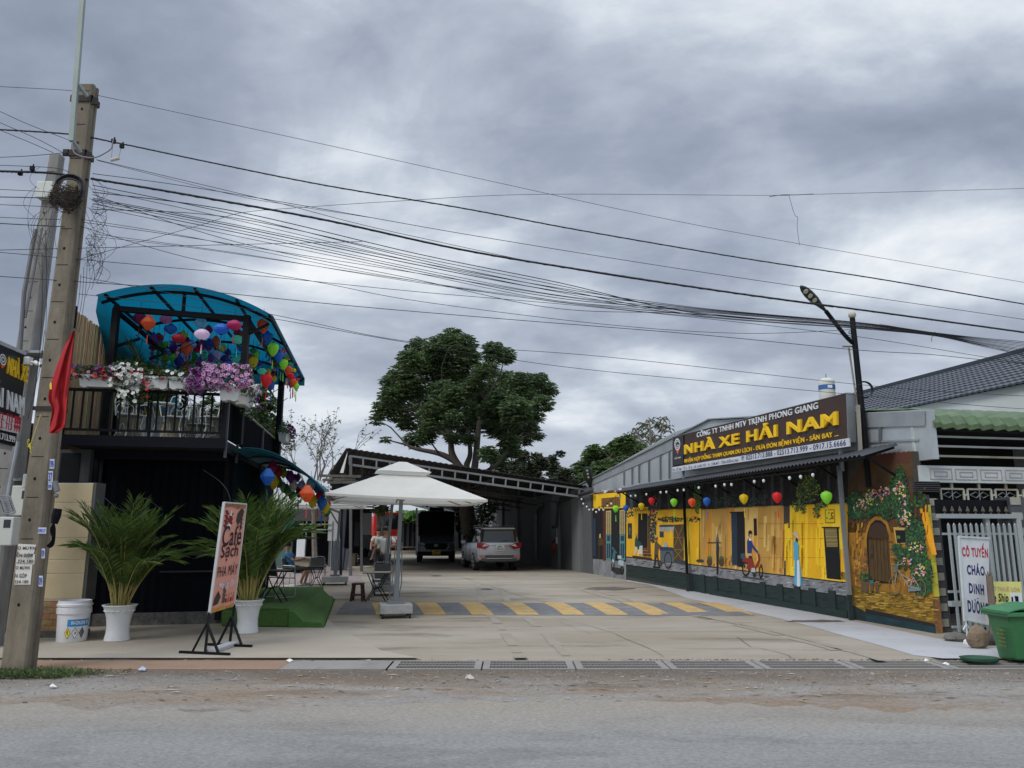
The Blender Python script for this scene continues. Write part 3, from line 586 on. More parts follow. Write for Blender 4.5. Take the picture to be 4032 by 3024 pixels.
# --- garden scene with the arched door
Yq = lambda x, y: (3300+x/1.843, 1750+y/1.843)
yq = lambda m, pts, k=3: paint(mo, m, [Yq(*p) for p in pts], k)
OCH = mat(srgb(166, 116, 34), .85, var=.45, scale=1.8, stretch=(1.5, 1.5, .7)); OCHB = mat(srgb(84, 60, 34), .85, var=.5, scale=2); WOOD = mat(srgb(84, 62, 30), .8, var=.4, scale=6, stretch=(4, 4, .5)); GOLD = mat(srgb(140, 108, 30), .85, var=.65, scale=3, stretch=(.8, .8, 2.5)); TEALB = mat(srgb(26, 58, 66), .75, var=.35, scale=4, stretch=(.7, .7, 2))
yq(OCHB, [(72, 640), (668, 640), (636, 362), (548, 362), (540, 50), (205, 90), (72, 290)], 1); yq(OCH, [(82, 1020), (690, 1130), (655, 640), (75, 560)], 1); yq(GOLD, [(100, 1160), (200, 1215), (700, 1310), (690, 1120), (82, 1020)], 2); yq(TEALB, [(205, 1310), (712, 1420), (706, 1310), (200, 1200)], 1)
for i in range(340):
    x = rr.uniform(84, 650); z_ = rr.random(); top_ = 300 if z_ < .4 else 560; c_1 = (sm(60, 42, 26), sm(96, 66, 34), sm(120, 84, 40)) if z_ < .4 else (sm(190, 138, 48), sm(140, 96, 34), sm(206, 158, 70), sm(110, 74, 30)); y = rr.uniform(top_, 560 if z_ < .4 else 980); h = rr.uniform(14, 70); w_ = rr.uniform(4, 14); yq(rr.choice(c_1), [(x, y+h), (x+w_, y+h-4), (x+w_+3, y), (x+3, y+5)], 2)
for i in range(200):
    x = rr.uniform(110, 690); y = rr.uniform(1050+(x-100)*.1, 1170+(x-100)*.2); w_ = rr.uniform(14, 60); yq(rr.choice((sm(180, 142, 54), sm(112, 88, 30), sm(156, 120, 38), sm(92, 74, 28), sm(196, 160, 76))), [(x, y+5), (x+w_, y+8), (x+w_+4, y+1), (x+4, y-2)], 3)
yq(DKG, [(75, 1275), (206, 1300), (203, 1198), (74, 1160)], 1); yq(mat(srgb(36, 34, 34), .8, var=.3), [(200, 1222), (700, 1320), (700, 1300), (198, 1190)], 3)
yq(mat(srgb(232, 160, 30), .85, var=.3, scale=3, stretch=(1, 1, .5)), [(676, 800), (716, 800), (640, 433), (583, 433)], 2)
for i in range(9): yq(sm(92, 52, 40), [(222+i*34, 158-i*3), (252+i*34, 154-i*3), (246+i*34, 70-i*3), (214+i*34, 80-i*3)], 2)
arch = [(225, 1000), (390, 1010), (372, 760), (366, 660), (345, 585), (310, 552), (270, 548), (235, 580), (213, 640), (206, 700)]
yq(OCH, [(208, 745), (380, 1010), (405, 1010), (395, 750), (385, 640), (358, 565), (315, 527), (265, 522), (222, 560), (198, 640), (194, 750)], 3); yq(BLK, arch, 4); yq(WOOD, [(230, 975), (386, 1003), (368, 690), (222, 670)], 5)
for i in range(5): x = 250+i*26; yq(BLK, [(x+14, 985), (x+16, 985), (x+3, 675), (x, 675)], 6)
yq(sm(66, 46, 30), [(222, 690), (366, 704), (360, 640), (345, 600), (310, 570), (270, 565), (238, 595), (220, 640)], 5); ring(*Yq(246, 812), 4, 8, 1.2, BLK, 7)
brk = [sm(166, 122, 62, var=.3), sm(142, 98, 48, var=.3), sm(120, 84, 44, var=.3)]
for row in range(11):
    y = 818+row*18
    for c in range(4):
        x = 104+c*27+(row % 2)*12+row*1.2
        if rr.random() < .85: yq(brk[rr.randrange(3)], [(x, y+14), (x+23, y+15), (x+23, y), (x, y-1)], 3)
for row in range(17):
    y = 700+row*18
    yq(brk[rr.randrange(3)], [(372+row*1.6, y+14), (396+row*1.6, y+15), (396+row*1.6, y), (372+row*1.6, y)], 5); yq(brk[rr.randrange(3)], [(186, y+14), (208, y+15), (208, y), (188, y)], 5) if row > 2 else None
    if row > 5: yq(brk[rr.randrange(3)], [(412+row*1.2, y+12), (440, y+13), (440, y), (412+row*1.2, y)], 3)
yq(sm(196, 160, 84), [(420, 728), (508, 715), (500, 606), (400, 600)], 4); yq(DARKD, [(428, 716), (494, 712), (488, 622), (414, 622)], 5); yq(GR[2], [(426, 684), (452, 684), (450, 662), (424, 662)], 6)
for (x, y, w_, h_) in ((162, 990, 62, 76), (228, 1010, 32, 52), (264, 1018, 34, 40)): yq(sm(96, 78, 54), [(x+6, y+h_), (x+w_-8, y+h_+4), (x+w_, y), (x, y)], 6)
mo.build('painted_arched_door', None, wall); mo = MB()
YP = lambda x, y, rx, ry, n, s, cols, k=6: dabs(cols, *Yq(x, y), rx/1.843, ry/1.843, n, s/1.843, k)
YP(194, 962, 42, 26, 70, 9, GR, 8); YP(242, 996, 16, 12, 16, 7, [sm(50, 120, 120)], 8); YP(286, 1006, 24, 14, 20, 7, [GR[2], sm(160, 80, 50)], 8)
VG = [GR[0], GR[1], GR[3], sm(26, 74, 56), sm(70, 116, 50), sm(22, 50, 36)]
for (x, y, rx, ry, n_) in ((140, 490, 70, 55, 150), (250, 420, 90, 80, 260), (360, 440, 90, 100, 300), (440, 300, 60, 110, 230), (480, 480, 70, 110, 260), (545, 620, 55, 80, 160), (560, 760, 80, 90, 260), (600, 900, 80, 110, 300), (610, 1040, 70, 60, 200), (470, 850, 60, 60, 100), (430, 760, 40, 40, 60), (450, 210, 24, 50, 40), (590, 400, 45, 60, 80), (200, 450, 130, 80, 260), (420, 380, 90, 120, 260), (110, 400, 50, 60, 80), (560, 650, 70, 120, 220), (640, 960, 50, 140, 160)): YP(x, y, rx, ry, n_, 11, VG, 6)
FLC = [sm(214, 196, 74), sm(224, 214, 120), sm(206, 130, 160), sm(224, 170, 190), sm(190, 92, 60), sm(216, 214, 196)]
for (x, y, rx, ry, n_) in ((440, 320, 45, 50, 34), (260, 380, 70, 60, 46), (480, 500, 50, 70, 26), (490, 560, 40, 40, 16), (500, 850, 40, 30, 20), (590, 910, 50, 50, 36), (560, 740, 50, 40, 14), (590, 760, 30, 30, 8), (160, 450, 60, 50, 22), (330, 340, 50, 40, 20), (470, 400, 30, 40, 10), (520, 980, 30, 30, 8)): YP(x, y, rx, ry, n_, 8.5, FLC, 8)
mo.build('painted_flower_vine', None, wall); mo = MB()
GY = sm(140, 150, 140); BT = sm(120, 104, 74)
for (x, y, rx, ry) in ((410, 1020, 44, 70), (593, 1050, 45, 74)): ring(*Yq(x, y), rx/1.843, ry/1.843, 3.2, BT, 11, 26)
for ln in (((410, 1020), (432, 870)), ((430, 905), (520, 1045)), ((520, 1045), (545, 960)), ((545, 960), (593, 1050)), ((440, 930), (540, 990)), ((520, 1045), (593, 1050)), ((415, 875), (465, 868)), ((530, 940), (572, 935)), ((432, 870), (436, 850))):
    (xa, ya), (xb, yb_) = ln; dx, dy = xb-xa, yb_-ya; l_ = math.hypot(dx, dy); nx_, ny_ = -dy/l_*3, dx/l_*3; yq(GY, [(xa-nx_, ya-ny_), (xa+nx_, ya+ny_), (xb+nx_, yb_+ny_), (xb-nx_, yb_-ny_)], 12)
for i in range(9):
    a = i*.698
    for (x, y, rx, ry) in ((410, 1020, 42, 66), (593, 1050, 43, 70)): yq(BT, [(x, y), (x+2, y), (x+rx*math.cos(a)+1.5, y+ry*math.sin(a)), (x+rx*math.cos(a), y+ry*math.sin(a)+1.5)], 10)
yq(sm(120, 134, 140), [(508, 1066), (600, 1060), (600, 1040), (512, 1024)], 12); yq(sm(120, 110, 90), [(392, 930), (430, 930), (436, 885), (388, 885)], 12)
mo.build('painted_bicycle', None, wall)
# wall end: yellow tiles over brick tiles, facing the road
we = MB(); M_YT = sm(238, 226, 84, rough=.4); M_BT = mat(srgb(164, 120, 78), .7, var=.3, scale=14)
p_ = W(S_END, 0, 0); a0 = p_-D*.012
for i in range(int((Z_UP-.62)/.19)): we.use(M_YT); we.obox(a0+Z*(.62+i*.19), E*T_W, -D*-.012, Z*.185)
for i in range(16):
    for j in range(2): we.use(M_BT); we.obox(a0+Z*(.0+i*.0385)+E*(j*.07), E*.067, D*.012, Z*.036)
we.build('end_tiles', None, wall)
# pilasters and recesses of the plinth
pl = MB()
for x in (2730, 2780, 2830, 2920, 3020, 3090, 3160, 3220, 3300):
    s_, _ = sz(x, base_y(x)); pl.obox(W(s_, 0, 0), D*.22, NW*.035, Z*.52)
pl.obox(W(sz(3345, 2450)[0], 0, 0), D*(sz(2800, 2336)[0]-sz(3345, 2450)[0]), NW*.05, Z*.16)
pl.build('plinth', DKG, wall)
rb = MB(); 
for i in range(150): s_ = rr.uniform(sz(2705, 2300)[0], S_FAR); rb.use(rr.choice((sm(120, 112, 106), sm(140, 96, 84), sm(90, 88, 86), WHITEP))); rb.obox(W(s_, -.18+rr.uniform(-.01, .01), WH-.01), D*rr.uniform(.1, .3), NW*rr.uniform(.1, .2), Z*rr.uniform(.03, .11))
rb.build('rubble_coping', None, wall)

# ---- corrugated awning on brackets
a1 = sz(2425, 1937, .75); a2 = sz(3392, 1792, .75); zi = .22
aw = thing('wall_awning', W((a1[0]+a2[0])/2, 0, WH), 'dark grey corrugated awning running along the painted wall under the brown signboard', 'awning')
m_ = MB(); n_ = int((a1[0]-a2[0])/.065); vs = []
for i in range(n_+1):
    s_ = a2[0]+(a1[0]-a2[0])*i/n_; zb = a2[1]+(a1[1]-a2[1])*i/n_; c = .022*(1 if i % 2 else -1)
    vs += [W(s_, .75, zb+c), W(s_, -.02, zb+zi+c)]
m_.add(vs, [(2*i, 2*i+1, 2*i+3, 2*i+2) for i in range(n_)]); o = m_.build('sheet', mat((.025, .027, .031), .55, var=.2), aw); md = o.modifiers.new('solid', 'SOLIDIFY'); md.thickness = .006
m_ = MB()
for i in range(9):
    s_ = a2[0]+.1+(a1[0]-a2[0]-.2)*i/8; zb = a2[1]+(a1[1]-a2[1])*i/8; m_.bar(W(s_, .7, zb-.05), W(s_, 0, zb+zi-.06), .04); m_.bar(W(s_, .55, zb-.04), W(s_, 0, zb-.35), .035)
m_.bar(W(a2[0], .7, a2[1]-.04), W(a1[0], .7, a1[1]-.04), .04); m_.build('brackets', STEELB, aw)
pts_ = []
for (px, py, lab) in ((2708, 2326, 'slim dark post against the wall beside the painted stall'), (3352, 2446, 'grey steel post against the wall beside the painted arched door')):
    s_, _ = sz(px, py, .14); t = thing('awning_post', W(s_, .14, 0), lab, 'post', 'posts under the wall awning')
    m_ = MB(); m_.bar(W(s_, .14, .5), W(s_, .14, 2.95), .07); m_.build('post', GALV if px > 3000 else STEELB, t); m_ = MB(); m_.bar(W(s_, .14, 0), W(s_, .14, .5), .074); m_.build('painted_foot', DKG, t)

# ---- signboard over the awning
WS = lambda x, y, o=.27: WM(2600+x/2.765, 1500+y/2.765, o)
sg = thing('company_signboard', WS(1100, 800, .2), 'long brown company signboard with yellow letters above the wall awning', 'signboard')
m_ = MB(); p4 = [WS(135, 965), WS(2050, 665), WS(2028, 130), WS(135, 612)]; m_.prism(p4, -NW*.16); m_.build('board', sm(62, 44, 38, rough=.5, var=.12), sg)
m_ = MB(); m_.prism([WS(132, 992, .3), WS(2058, 712, .3), WS(2050, 622, .3), WS(132, 940, .3)], -NW*.03); m_.build('number_strip', sm(206, 212, 220), sg)
m_ = MB(); 
for a_, c__ in ((p4[0], p4[1]), (p4[1], p4[2]), (p4[2], p4[3]), (p4[3], p4[0])): m_.bar(a_-NW*.08, c__-NW*.08, .012, .18, up=NW)
m_.build('trim', GALV, sg)
m_ = MB(); m_.prism([WS(140, 920, .3), WS(250, 900, .3), WS(250, 592, .3), WS(140, 615, .3)], -NW*.03); lp = m_.build('logo_panel', sm(20, 20, 24, rough=.3), sg)
m_ = MB(); m_.use(sm(214, 216, 220)); cxx, cyy = 185, 690
for i in range(24):
    a, c = i*.2618, (i+1)*.2618
    for r1, r2 in ((31, 24), (20, 15)):
        if r1 == 20 and i in (0, 1, 22, 23): continue
        m_.poly([WS(cxx+r1*math.cos(a), cyy+r1*2.1*math.sin(a)*1., .306), WS(cxx+r1*math.cos(c), cyy+r1*2.1*math.sin(c), .306), WS(cxx+r2*math.cos(c), cyy+r2*2.1*math.sin(c), .306), WS(cxx+r2*math.cos(a), cyy+r2*2.1*math.sin(a), .306)][::-1])
m_.poly([WS(185, 710, .306), WS(202, 700, .306), WS(202, 693, .306), WS(180, 697, .306)])
m_.use(sm(196, 92, 60)); m_.poly([WS(164, 748, .306), WS(190, 805, .306), WS(214, 728, .306), WS(190, 757, .306)]); m_.build('logo', None, lp)
SILV = sm(214, 220, 226); YL = sm(240, 196, 30)
text('HẢI NAM', WS(158, 855, .3), WS(222, 842, .3), WS(158, 828, .3), 'lettering', SILV, lp, .006, .015)
text('CÔNG TY TNHH MTV TRỊNH PHONG GIANG', WS(403, 632), WS(1722, 322), WS(403, 548), 'lettering', SILV, sg, .02, .008)
text('NHẬN HỢP ĐỒNG THAM QUAN DU LỊCH - ĐƯA ĐÓN BỆNH VIỆN - SÂN BAY ...', WS(268, 902), WS(1945, 615), WS(268, 830), 'lettering', YL, sg, .02, .004)
text('NHÀ XE HẢI NAM', WS(275, 800), WS(1945, 478), WS(275, 660), 'lettering', YL, sg, .05, .028)
# slab serifs of the big letters
text('ĐC: SỐ 308 - TỔ 6 - ẤP 8 - XÃ XUÂN TÂY - H. CẨM MỸ - TỈNH ĐỒNG NAI', WS(138, 984, .3), WS(850, 876, .3), WS(138, 945, .3), 'lettering', sm(78, 74, 110), sg, .005, .01)
text('☏ 02513.713.888 - 02513.713.999 - 0917.15.6666', WS(884, 868, .3), WS(2022, 702, .3), WS(884, 815, .3), 'lettering', sm(36, 36, 96), sg, .005, .012)
m_ = MB()
for x, y in ((250, 980), (1960, 730)): p = WS(x, y, .2); m_.bar(p, p-Z*.45, .06)
m_.build('legs', GALV, sg)

# ---- corrugated hall behind the wall
hl = thing('metal_hall', W(9, -6, 0), 'low gabled hall of pale grey sheet metal rising behind the painted wall', 'building')
pr = [sz(2285, 1912, -.12), sz(2650, 1703, -.12), sz(2760, 1668, -.12), sz(2800, 1655, -.12)]
s_pk, z_pk = pr[3]; sR, zR = sz(3655, 1612, -.12)
sB = S_UP+2.9; zBk = z_pk+(zR-z_pk)*(s_pk-sB)/(s_pk-sR); pp = [W(pr[0][0], -.12, 2.9)]+[W(a, -.12, c) for a, c in pr]+[W(sB, -.12, zBk), W(sB, -.12, 2.9)]
m_ = MB(); m_.prism(pp, -NW*16); m_.prism([W(sB, -.12, 2.9), W(sB, -.12, zBk), W(sR, -.12, zR), W(sR, -.12, 2.9)], -NW*.12); SHEET = mat((.46, .50, .52), .4, .35, var=.15, scale=1.2, bump=.06, bscale=6); m_.build('sheet_walls', SHEET, hl)
m_ = MB(); rf = mat((.33, .36, .36), .5, .3, var=.12)
for (a_, c__) in ((pr[0], pr[3]), (pr[3], (sB, zBk))):
    m_.prism([W(a_[0], -.04, a_[1]+.02), W(c__[0], -.04, c__[1]+.02), W(c__[0], -.04, c__[1]+.05), W(a_[0], -.04, a_[1]+.05)], -NW*16.2)
m_.build('roof', rf, hl)
def fl(x0, y0, x1, y1, x2, y2, x3, y3): MB().prism([WM(x0, y0, -.09), WM(x1, y1, -.09), WM(x2, y2, -.09), WM(x3, y3, -.09)], -NW*.02).build('flashing', mat((.36, .39, .41), .45, .4, var=.15, scale=2), hl)
fl(2292, 1926, 2655, 1767, 2655, 1706, 2292, 1909); fl(3380, 1684, 3640, 1676, 3640, 1618, 3380, 1628); fl(3392, 1745, 3615, 1735, 3615, 1728, 3392, 1737)
m_ = MB()
for x, y0, y1 in ((2457, 1858, 1912), (2489, 1841, 1908), (2516, 1828, 1903), (2555, 1812, 1898), (2600, 1790, 1890), (2635, 1776, 1885), (3465, 1680, 1740)): MB().bar(WM(x, y0, -.08), WM(x, y1, -.08), .05, .03).build('seam', mat((.2, .21, .22), .5, .4), hl)

# ---- water tank behind
t = thing('water_tank', P(3257, 1560, 24), 'pale ribbed plastic water tank with a blue band standing behind the signboard', 'tank')
p0 = P(3260, 1585, 24); rt = S(64, 24)/2; prf = []
for i in range(14): prf += [(rt*(1.0 if i % 3 else .97), i*.075)]
prf += [(rt*.9, 1.02), (rt*.55, 1.08)]
p0 = p0+Z*.14; MB().lathe(p0-Z*.5, [(a, c*1.05) for a, c in prf], 24).build('shell', sm(196, 196, 186, dirt=.3), t, smooth=True)
b_ = MB(); b_.lathe(p0-Z*.5+Z*.76, [(rt*1.012, 0), (rt*1.012, .15)], 24); lb = b_.build('label_band', sm(50, 96, 150), t)
b_ = MB(); b_.obox(p0+Z*.29+V3((-.07, -rt*1.03, 0)), V3((.14, 0, 0)), V3((0, .02, 0)), Z*.09); b_.build('label', SILV, lb)
b_ = MB(); b_.tube([p0+Z*.55, p0+Z*.78], .02); b_.build('pipe', GALV, t)

# ================================================================== street lamps
def street_lamp(pix, Y, label, rw, leds, base, rp=.06):
    top, joint, elbow, neck, tip = pix
    t = thing('street_lamp', base, label, 'street lamp', 'street lamps along the wall'); 
    T = P(*top, Y); pb = V3((base[0], base[1], base[2]))
    m_ = MB(); m_.tube([pb, V3((T.x, T.y, T.z))], [rp*1.1, rp*.85], 10); m_.build('pole', STEELB, t, smooth='auto'); MB().ball(T+Z*.06, .075, 12).build('finial', sm(180, 176, 160), t, smooth=True)
    J, El, Nk, Tp = P(*joint, Y), P(*elbow, Y-.15), P(*neck, Y-.4), P(*tip, Y-.9)
    q_ = [V3(x) for x in spline([tuple(J), tuple(El), tuple(Nk)], 6)]; m_ = MB(); m_.tube(q_, .04, 8); m_.build('arm', STEELB, t, smooth='auto')
    ax = (Tp-Nk); l_ = ax.length; ax.normalize(); sd_ = ax.cross(V3((0, -.75, -.65))).normalized(); dn = sd_.cross(ax).normalized()
    if dn.z > 0: dn = -dn
    m_ = MB(); prof = [(-.08, .3), (.06, .34), (.25, .6), (.45, .95), (.7, 1.0), (.88, .75), (.97, .4), (1, .05)]; vs = []
    for u_, w_ in prof:
        for k in range(8): a = k*math.pi/4; vs.append(Nk+ax*l_*u_+sd_*math.cos(a)*rw*w_+dn*math.sin(a)*.05*(.4+.6*w_))
    m_.add(vs, [(i*8+j, i*8+(j+1) % 8, (i+1)*8+(j+1) % 8, (i+1)*8+j) for i in range(7) for j in range(8)]+[tuple(range(7, -1, -1)), tuple(range(56, 64))])
    hd = m_.build('lamp_head', mat((.02, .028, .028), .4), t, smooth='auto')
    for i in range(leds):
        c = Nk+ax*l_*(.5+.17*i if leds == 3 else .5)+dn*.045; vs = [c+ax*.045*math.cos(k*.5236)+sd_*.045*math.sin(k*.5236) for k in range(12)]
        MB().prism(vs, dn*.014).build('lens', sm(196, 196, 170), hd)
    return t
s_, _ = sz(3395, 1790, .1)
lp1 = street_lamp([(3356, 1252), (3357, 1350), (3325, 1318), (3252, 1225), (3152, 1126)], W(s_, .0, 3).y, 'tall black street lamp with three round lenses beside the end of the brown signboard', .085, 3, W(s_, 0, 2.5))
m_ = MB(); q_ = [P(3350-10*math.cos(a)*(1-a/14)-2, 1318+14*math.sin(a)*(1-a/14)-a*1.2, W(s_, 0, 3).y) for a in [i*.5 for i in range(20)]]; m_.tube(q_, .008, 5); m_.build('scroll', STEELB, lp1)
pl_ = MB(); a_ = P(3342, 1370, W(s_, 0, 3).y+.1); pl_.tube([a_, P(3376, 1600, W(s_, 0, 3).y+.1)], .018, 6); pl_.tube([a_+V3((-.12, 0, .03)), a_+V3((.08, 0, .03))], .02, 6); pl_.bar(P(3378, 1595, W(s_, 0, 3).y-.1), P(3388, 1775, W(s_, 0, 3).y-.1), .07, .05); pl_.build('conduit', sm(150, 146, 134, dirt=.4), lp1)
lp2 = street_lamp([(2332, 1928), (2333, 1962), (2330, 1938), (2324, 1915), (2309, 1838)], 31.2, 'small black street lamp with an oval head where the grey and painted walls meet', .2, 3, G(2336, 2258), .07)
co = MB()
for i in range(6): ct = P(3405+i*.5, 1532+i*.5, 14.9); co.tube([ct+V3((math.cos(a)*.17*(1-.03*i), .01*i, math.sin(a)*.16)) for a in [k*.35 for k in range(19)]], .005, 4, cap=False)
tag(co.build('cable_coil', WIREM), 'coil of thin black cable hanging beside the tall street lamp pole', 'cable')

# ================================================================== lantern builder (shared)
LC = {'orange': (235, 84, 40), 'red': (176, 36, 44), 'dark red': (140, 28, 44), 'yellow': (206, 160, 24), 'lime green': (126, 176, 60), 'green': (32, 120, 64), 'blue': (36, 96, 158), 'navy': (36, 44, 124), 'purple': (110, 44, 124), 'magenta': (140, 36, 84),
      'pink': (206, 110, 140), 'pale pink': (186, 160, 184), 'lilac': (150, 146, 180), 'pale blue': (110, 160, 178), 'mint': (96, 178, 156), 'white': (226, 226, 220), 'teal': (36, 104, 124), 'olive': (150, 160, 40)}
_lm = {}
SHAPES = {
 'diamond': [(.32, .50), (.38, .45), (.74, .22), (1.0, .03), (.98, -.03), (.72, -.24), (.34, -.46), (.28, -.5)],
 'teardrop': [(.26, .5), (.30, .42), (.72, .36), (.98, .22), (1.0, .08), (.84, -.14), (.54, -.34), (.26, -.47), (.22, -.5)],
 'round': [(.3, .42), (.52, .36), (.82, .22), (1.0, .02), (.92, -.14), (.66, -.30), (.36, -.42), (.3, -.45)],
 'bell': [(.26, .5), (.30, .42), (.5, .22), (.80, -.04), (1.0, -.22), (.8, -.36), (.34, -.46), (.26, -.5)],
 'long': [(.3, .5), (.5, .4), (.86, .2), (1.0, .02), (.86, -.18), (.5, -.38), (.26, -.5)]}
def lantern(cen, w_, h_, colr, shape, label, tass=True, tl=.22, group=None, hang=.15):
    c1 = LC[colr]; key = colr
    if key not in _lm: _lm[key] = mat(tuple(min(.95, q*2.1+.03) for q in srgb(*c1)), .5, var=.06, sss=.55, scale=10)
    t = thing('lantern', cen, label, 'lantern', group); ORG[t.name] = V3((0, 0, 0))
    b_ = MB(); n = 14; pf = SHAPES[shape][::-1]; b_.lathe((0, 0, 0), [(r_*w_*.53, z_*h_*1.05) for r_, z_ in pf], n, lobes=7, amp=.035); bd = b_.build('shade', _lm[key], t, local=True)
    b_ = MB(); b_.lathe((0, 0, h_*.47), [(w_*.15, 0), (w_*.16, h_*.05), (w_*.12, h_*.07)], 10); b_.lathe((0, 0, -h_*.52), [(w_*.07, 0), (w_*.12, h_*.04)], 8)
    b_.tube([(0, 0, h_*.5), (0, 0, h_*.5+hang)], .0035, 4); b_.build('cap', STEELB, t, local=True)
    if tass:
        b_ = MB(); b_.use(BLACK).ball((0, 0, -h_*.5-.05), .011, 6); b_.tube([(0, 0, -h_*.5), (0, 0, -h_*.5-.1)], .002, 3); b_.use(_lm[key]).lathe((0, 0, -h_*.5-.09-tl), [(.013, 0), (.011, tl*.5), (.006, tl)], 6); b_.build('tassel', None, t, local=True)
    return t
WL = [(2424, 2003, 22, 'lime green'), (2465, 2001, 22, 'blue'), (2525, 1993, 22, 'yellow'), (2566, 1973, 24, 'red'), (2653, 1978, 26, 'lime green'), (2725, 1979, 29, 'orange'), (2783, 1975, 28, 'blue'), (2929, 1964, 32, 'yellow'), (3060, 1958, 35, 'red'), (3255, 1958, 41, 'lime green')]
wl = []
for i, (px, py, wpx, c) in enumerate(WL):
    p = WM(px, py, .55); k = p.y/1.0; w_ = S(wpx, k); tt = lantern(p, w_, w_*1.25, c, 'teardrop', '', group='lanterns along the painted wall', tl=.22, hang=.35)
    wl.append((tt, c+' silk lantern hanging in front of the painted wall', px))
rank(wl)
# festoon bulbs
BU = [(725, 518), (773, 515), (882, 502), (1025, 482), (1083, 478), (1197, 462), (1258, 458), (1409, 435), (1578, 420), (1667, 405), (1737, 404)]
BU = [(2200+x/2.553, 1750+y/2.553) for x, y in BU]+[(2800+x/2.552, 1850+y/2.552) for x, y in ((435, 118), (528, 110), (789, 82), (900, 70), (1023, 52))]
BL = [(230, 550), (247, 597), (282, 626), (307, 656), (344, 655), (377, 680), (407, 657), (449, 657), (491, 617), (529, 595), (615, 525)]
BL = [(2200+x/2.553, 1750+y/2.553) for x, y in BL]; BUM = sm(222, 226, 228, rough=.3); bl = []
def bulb(p, s): 
    t = thing('light_bulb', p, '', 'light bulb', 'festoon bulbs'); ORG[t.name] = V3((0, 0, 0))
    MB().ball((0, 0, 0), .036*s, 8, sz=1.25).build('globe', BUM, t, smooth=True, local=True); MB().lathe((0, 0, .035*s), [(.02*s, 0), (.018*s, .06*s)], 6).build('socket', STEELB, t, local=True); return t
wp = []
for px, py in BU: p = WM(px, py, .68); bl.append((bulb(p, .95), 'white unlit bulb hanging under the corrugated wall awning', px)); wp.append(p+Z*.1)
wp2 = []
for px, py in BL: p = WM(px, py, .6); bl.append((bulb(p, 1.0), 'white unlit bulb on the loose festoon near the small street lamp', px)); wp2.append(p+Z*.12)
rank(bl)
for wps, lab in ((wp, 'thin black festoon cable under the corrugated wall awning'), (wp2, 'drooping festoon cable between the small street lamp and the awning')):
    m_ = MB(); q_ = [V3(x) for x in spline([tuple(a) for a in wps], 4)]; m_.tube(q_, .008, 4); tag(m_.build('festoon_cable', WIREM), lab, 'cable')
# ================================================================== CAFE BUILDING WITH BALCONY
CORR = mat((.0035, .0045, .008), .65, var=.2, spec=.08); CORRT = mat((.006, .016, .022), .55, var=.15, spec=.12); BLUEP = mat((.05, .33, .43), .35, var=.05, scale=1.5, sss=.8)
BAMB = mat((.40, .31, .17), .75, var=.3, scale=9, stretch=(4, 4, .6)); DARKW = mat((.03, .03, .032), .8, var=.2)
cafe = thing('cafe_building', B(1.3, 1.3, 0), 'black two storey cafe with a railed balcony under an arched blue canopy', 'building')
def corrug(mb, p0, along, length, z0, z1f, nrm, pitch=.09, amp=.018):
    n = int(length/pitch*2); vs = []
    for i in range(n+1):
        k = length*i/n; p = p0+along*k+nrm*(amp if i % 2 else -amp)*1.; vs += [p+Z*z0, p+Z*(z1f(k) if callable(z1f) else z1f)]
    mb.add(vs, [(2*i, 2*i+2, 2*i+3, 2*i+1) for i in range(n)])
m_ = MB(); m_.obox(B(-.1, 1.42, .25), E*2.6, D2*.05, Z*2.85); corrug(m_, B(-.1, 1.38, 0), E, 2.6, .25, 3.1, -D2, .16, .012); m_.build('front_wall', CORR, cafe)
m_ = MB(); m_.obox(B(.18, 1.36, 0), E*2.36, D2*.2, Z*.25); m_.build('stone_foot', mat((.12, .115, .11), .9, var=.5, scale=9, bump=.6, bscale=12), cafe)
m_ = MB(); m_.obox(B(2.45, 1.4, 0), E*.04, D2*5.6, Z*3.1); corrug(m_, B(2.5, 1.4, 0), D2, 5.6, .1, 3.1, E); m_.build('side_wall', CORRT, cafe)
m_ = MB(); m_.obox(B(.2, 7.0, 0), E*2.3, D2*.06, Z*3.1); m_.obox(B(.15, 1.5, 0), E*.05, D2*5.5, Z*3.1); m_.build('back_wall', CORR, cafe)
m_ = MB(); m_.obox(B(-.03, .04, 3.13), E*2.56, D2*7, Z*.13); m_.build('balcony_floor', DARKW, cafe)
m_ = MB(); m_.obox(B(-.05, 0, 3.1), E*2.62, D2*.07, Z*.18); m_.obox(B(2.5, .07, 3.06), E*.06, D2*6.9, Z*.2); m_.obox(B(-.02, .8, 2.95), E*2.5, D2*.1, Z*.15); m_.build('floor_beams', mat((.008, .009, .014), .55, var=.15, spec=.12), cafe)
MB().bar(B(2.4, 1.36, .1), B(2.4, 1.36, 3.05), .09).build('wall_post', STEELB, cafe); MB().bar(B(.22, 1.34, .1), B(.22, 1.34, 3.05), .06).build('wall_post', STEELB, cafe)
m_ = MB(); m_.obox(B(1.5, 1.35, 1.25), E*.9, -D2*.02, Z*.05); m_.obox(B(1.35, 1.35, .95), E*1.1, -D2*.015, Z*.03); m_.build('shutter_rail', mat((.02, .022, .03), .5), cafe)
# railing
m_ = MB(); m_.bar(B(-.03, .03, 4.05), B(2.53, .03, 4.05), .05); m_.bar(B(-.03, .03, 3.37), B(2.53, .03, 3.37), .04); m_.bar(B(-.02, .03, 3.27), B(-.02, .03, 4.35), .05); m_.bar(B(2.52, .03, 3.27), B(2.52, .03, 4.1), .06); m_.bar(B(1.33, .03, 3.27), B(1.33, .03, 4.1), .035)
rl = m_.build('railing', STEELB, cafe)
for i in range(17):
    b_ = MB(); x = .11+i*.147; b_.bar(B(x, .03, 3.38), B(x, .03, 4.04), .026); b_.build('baluster', STEELB, rl)
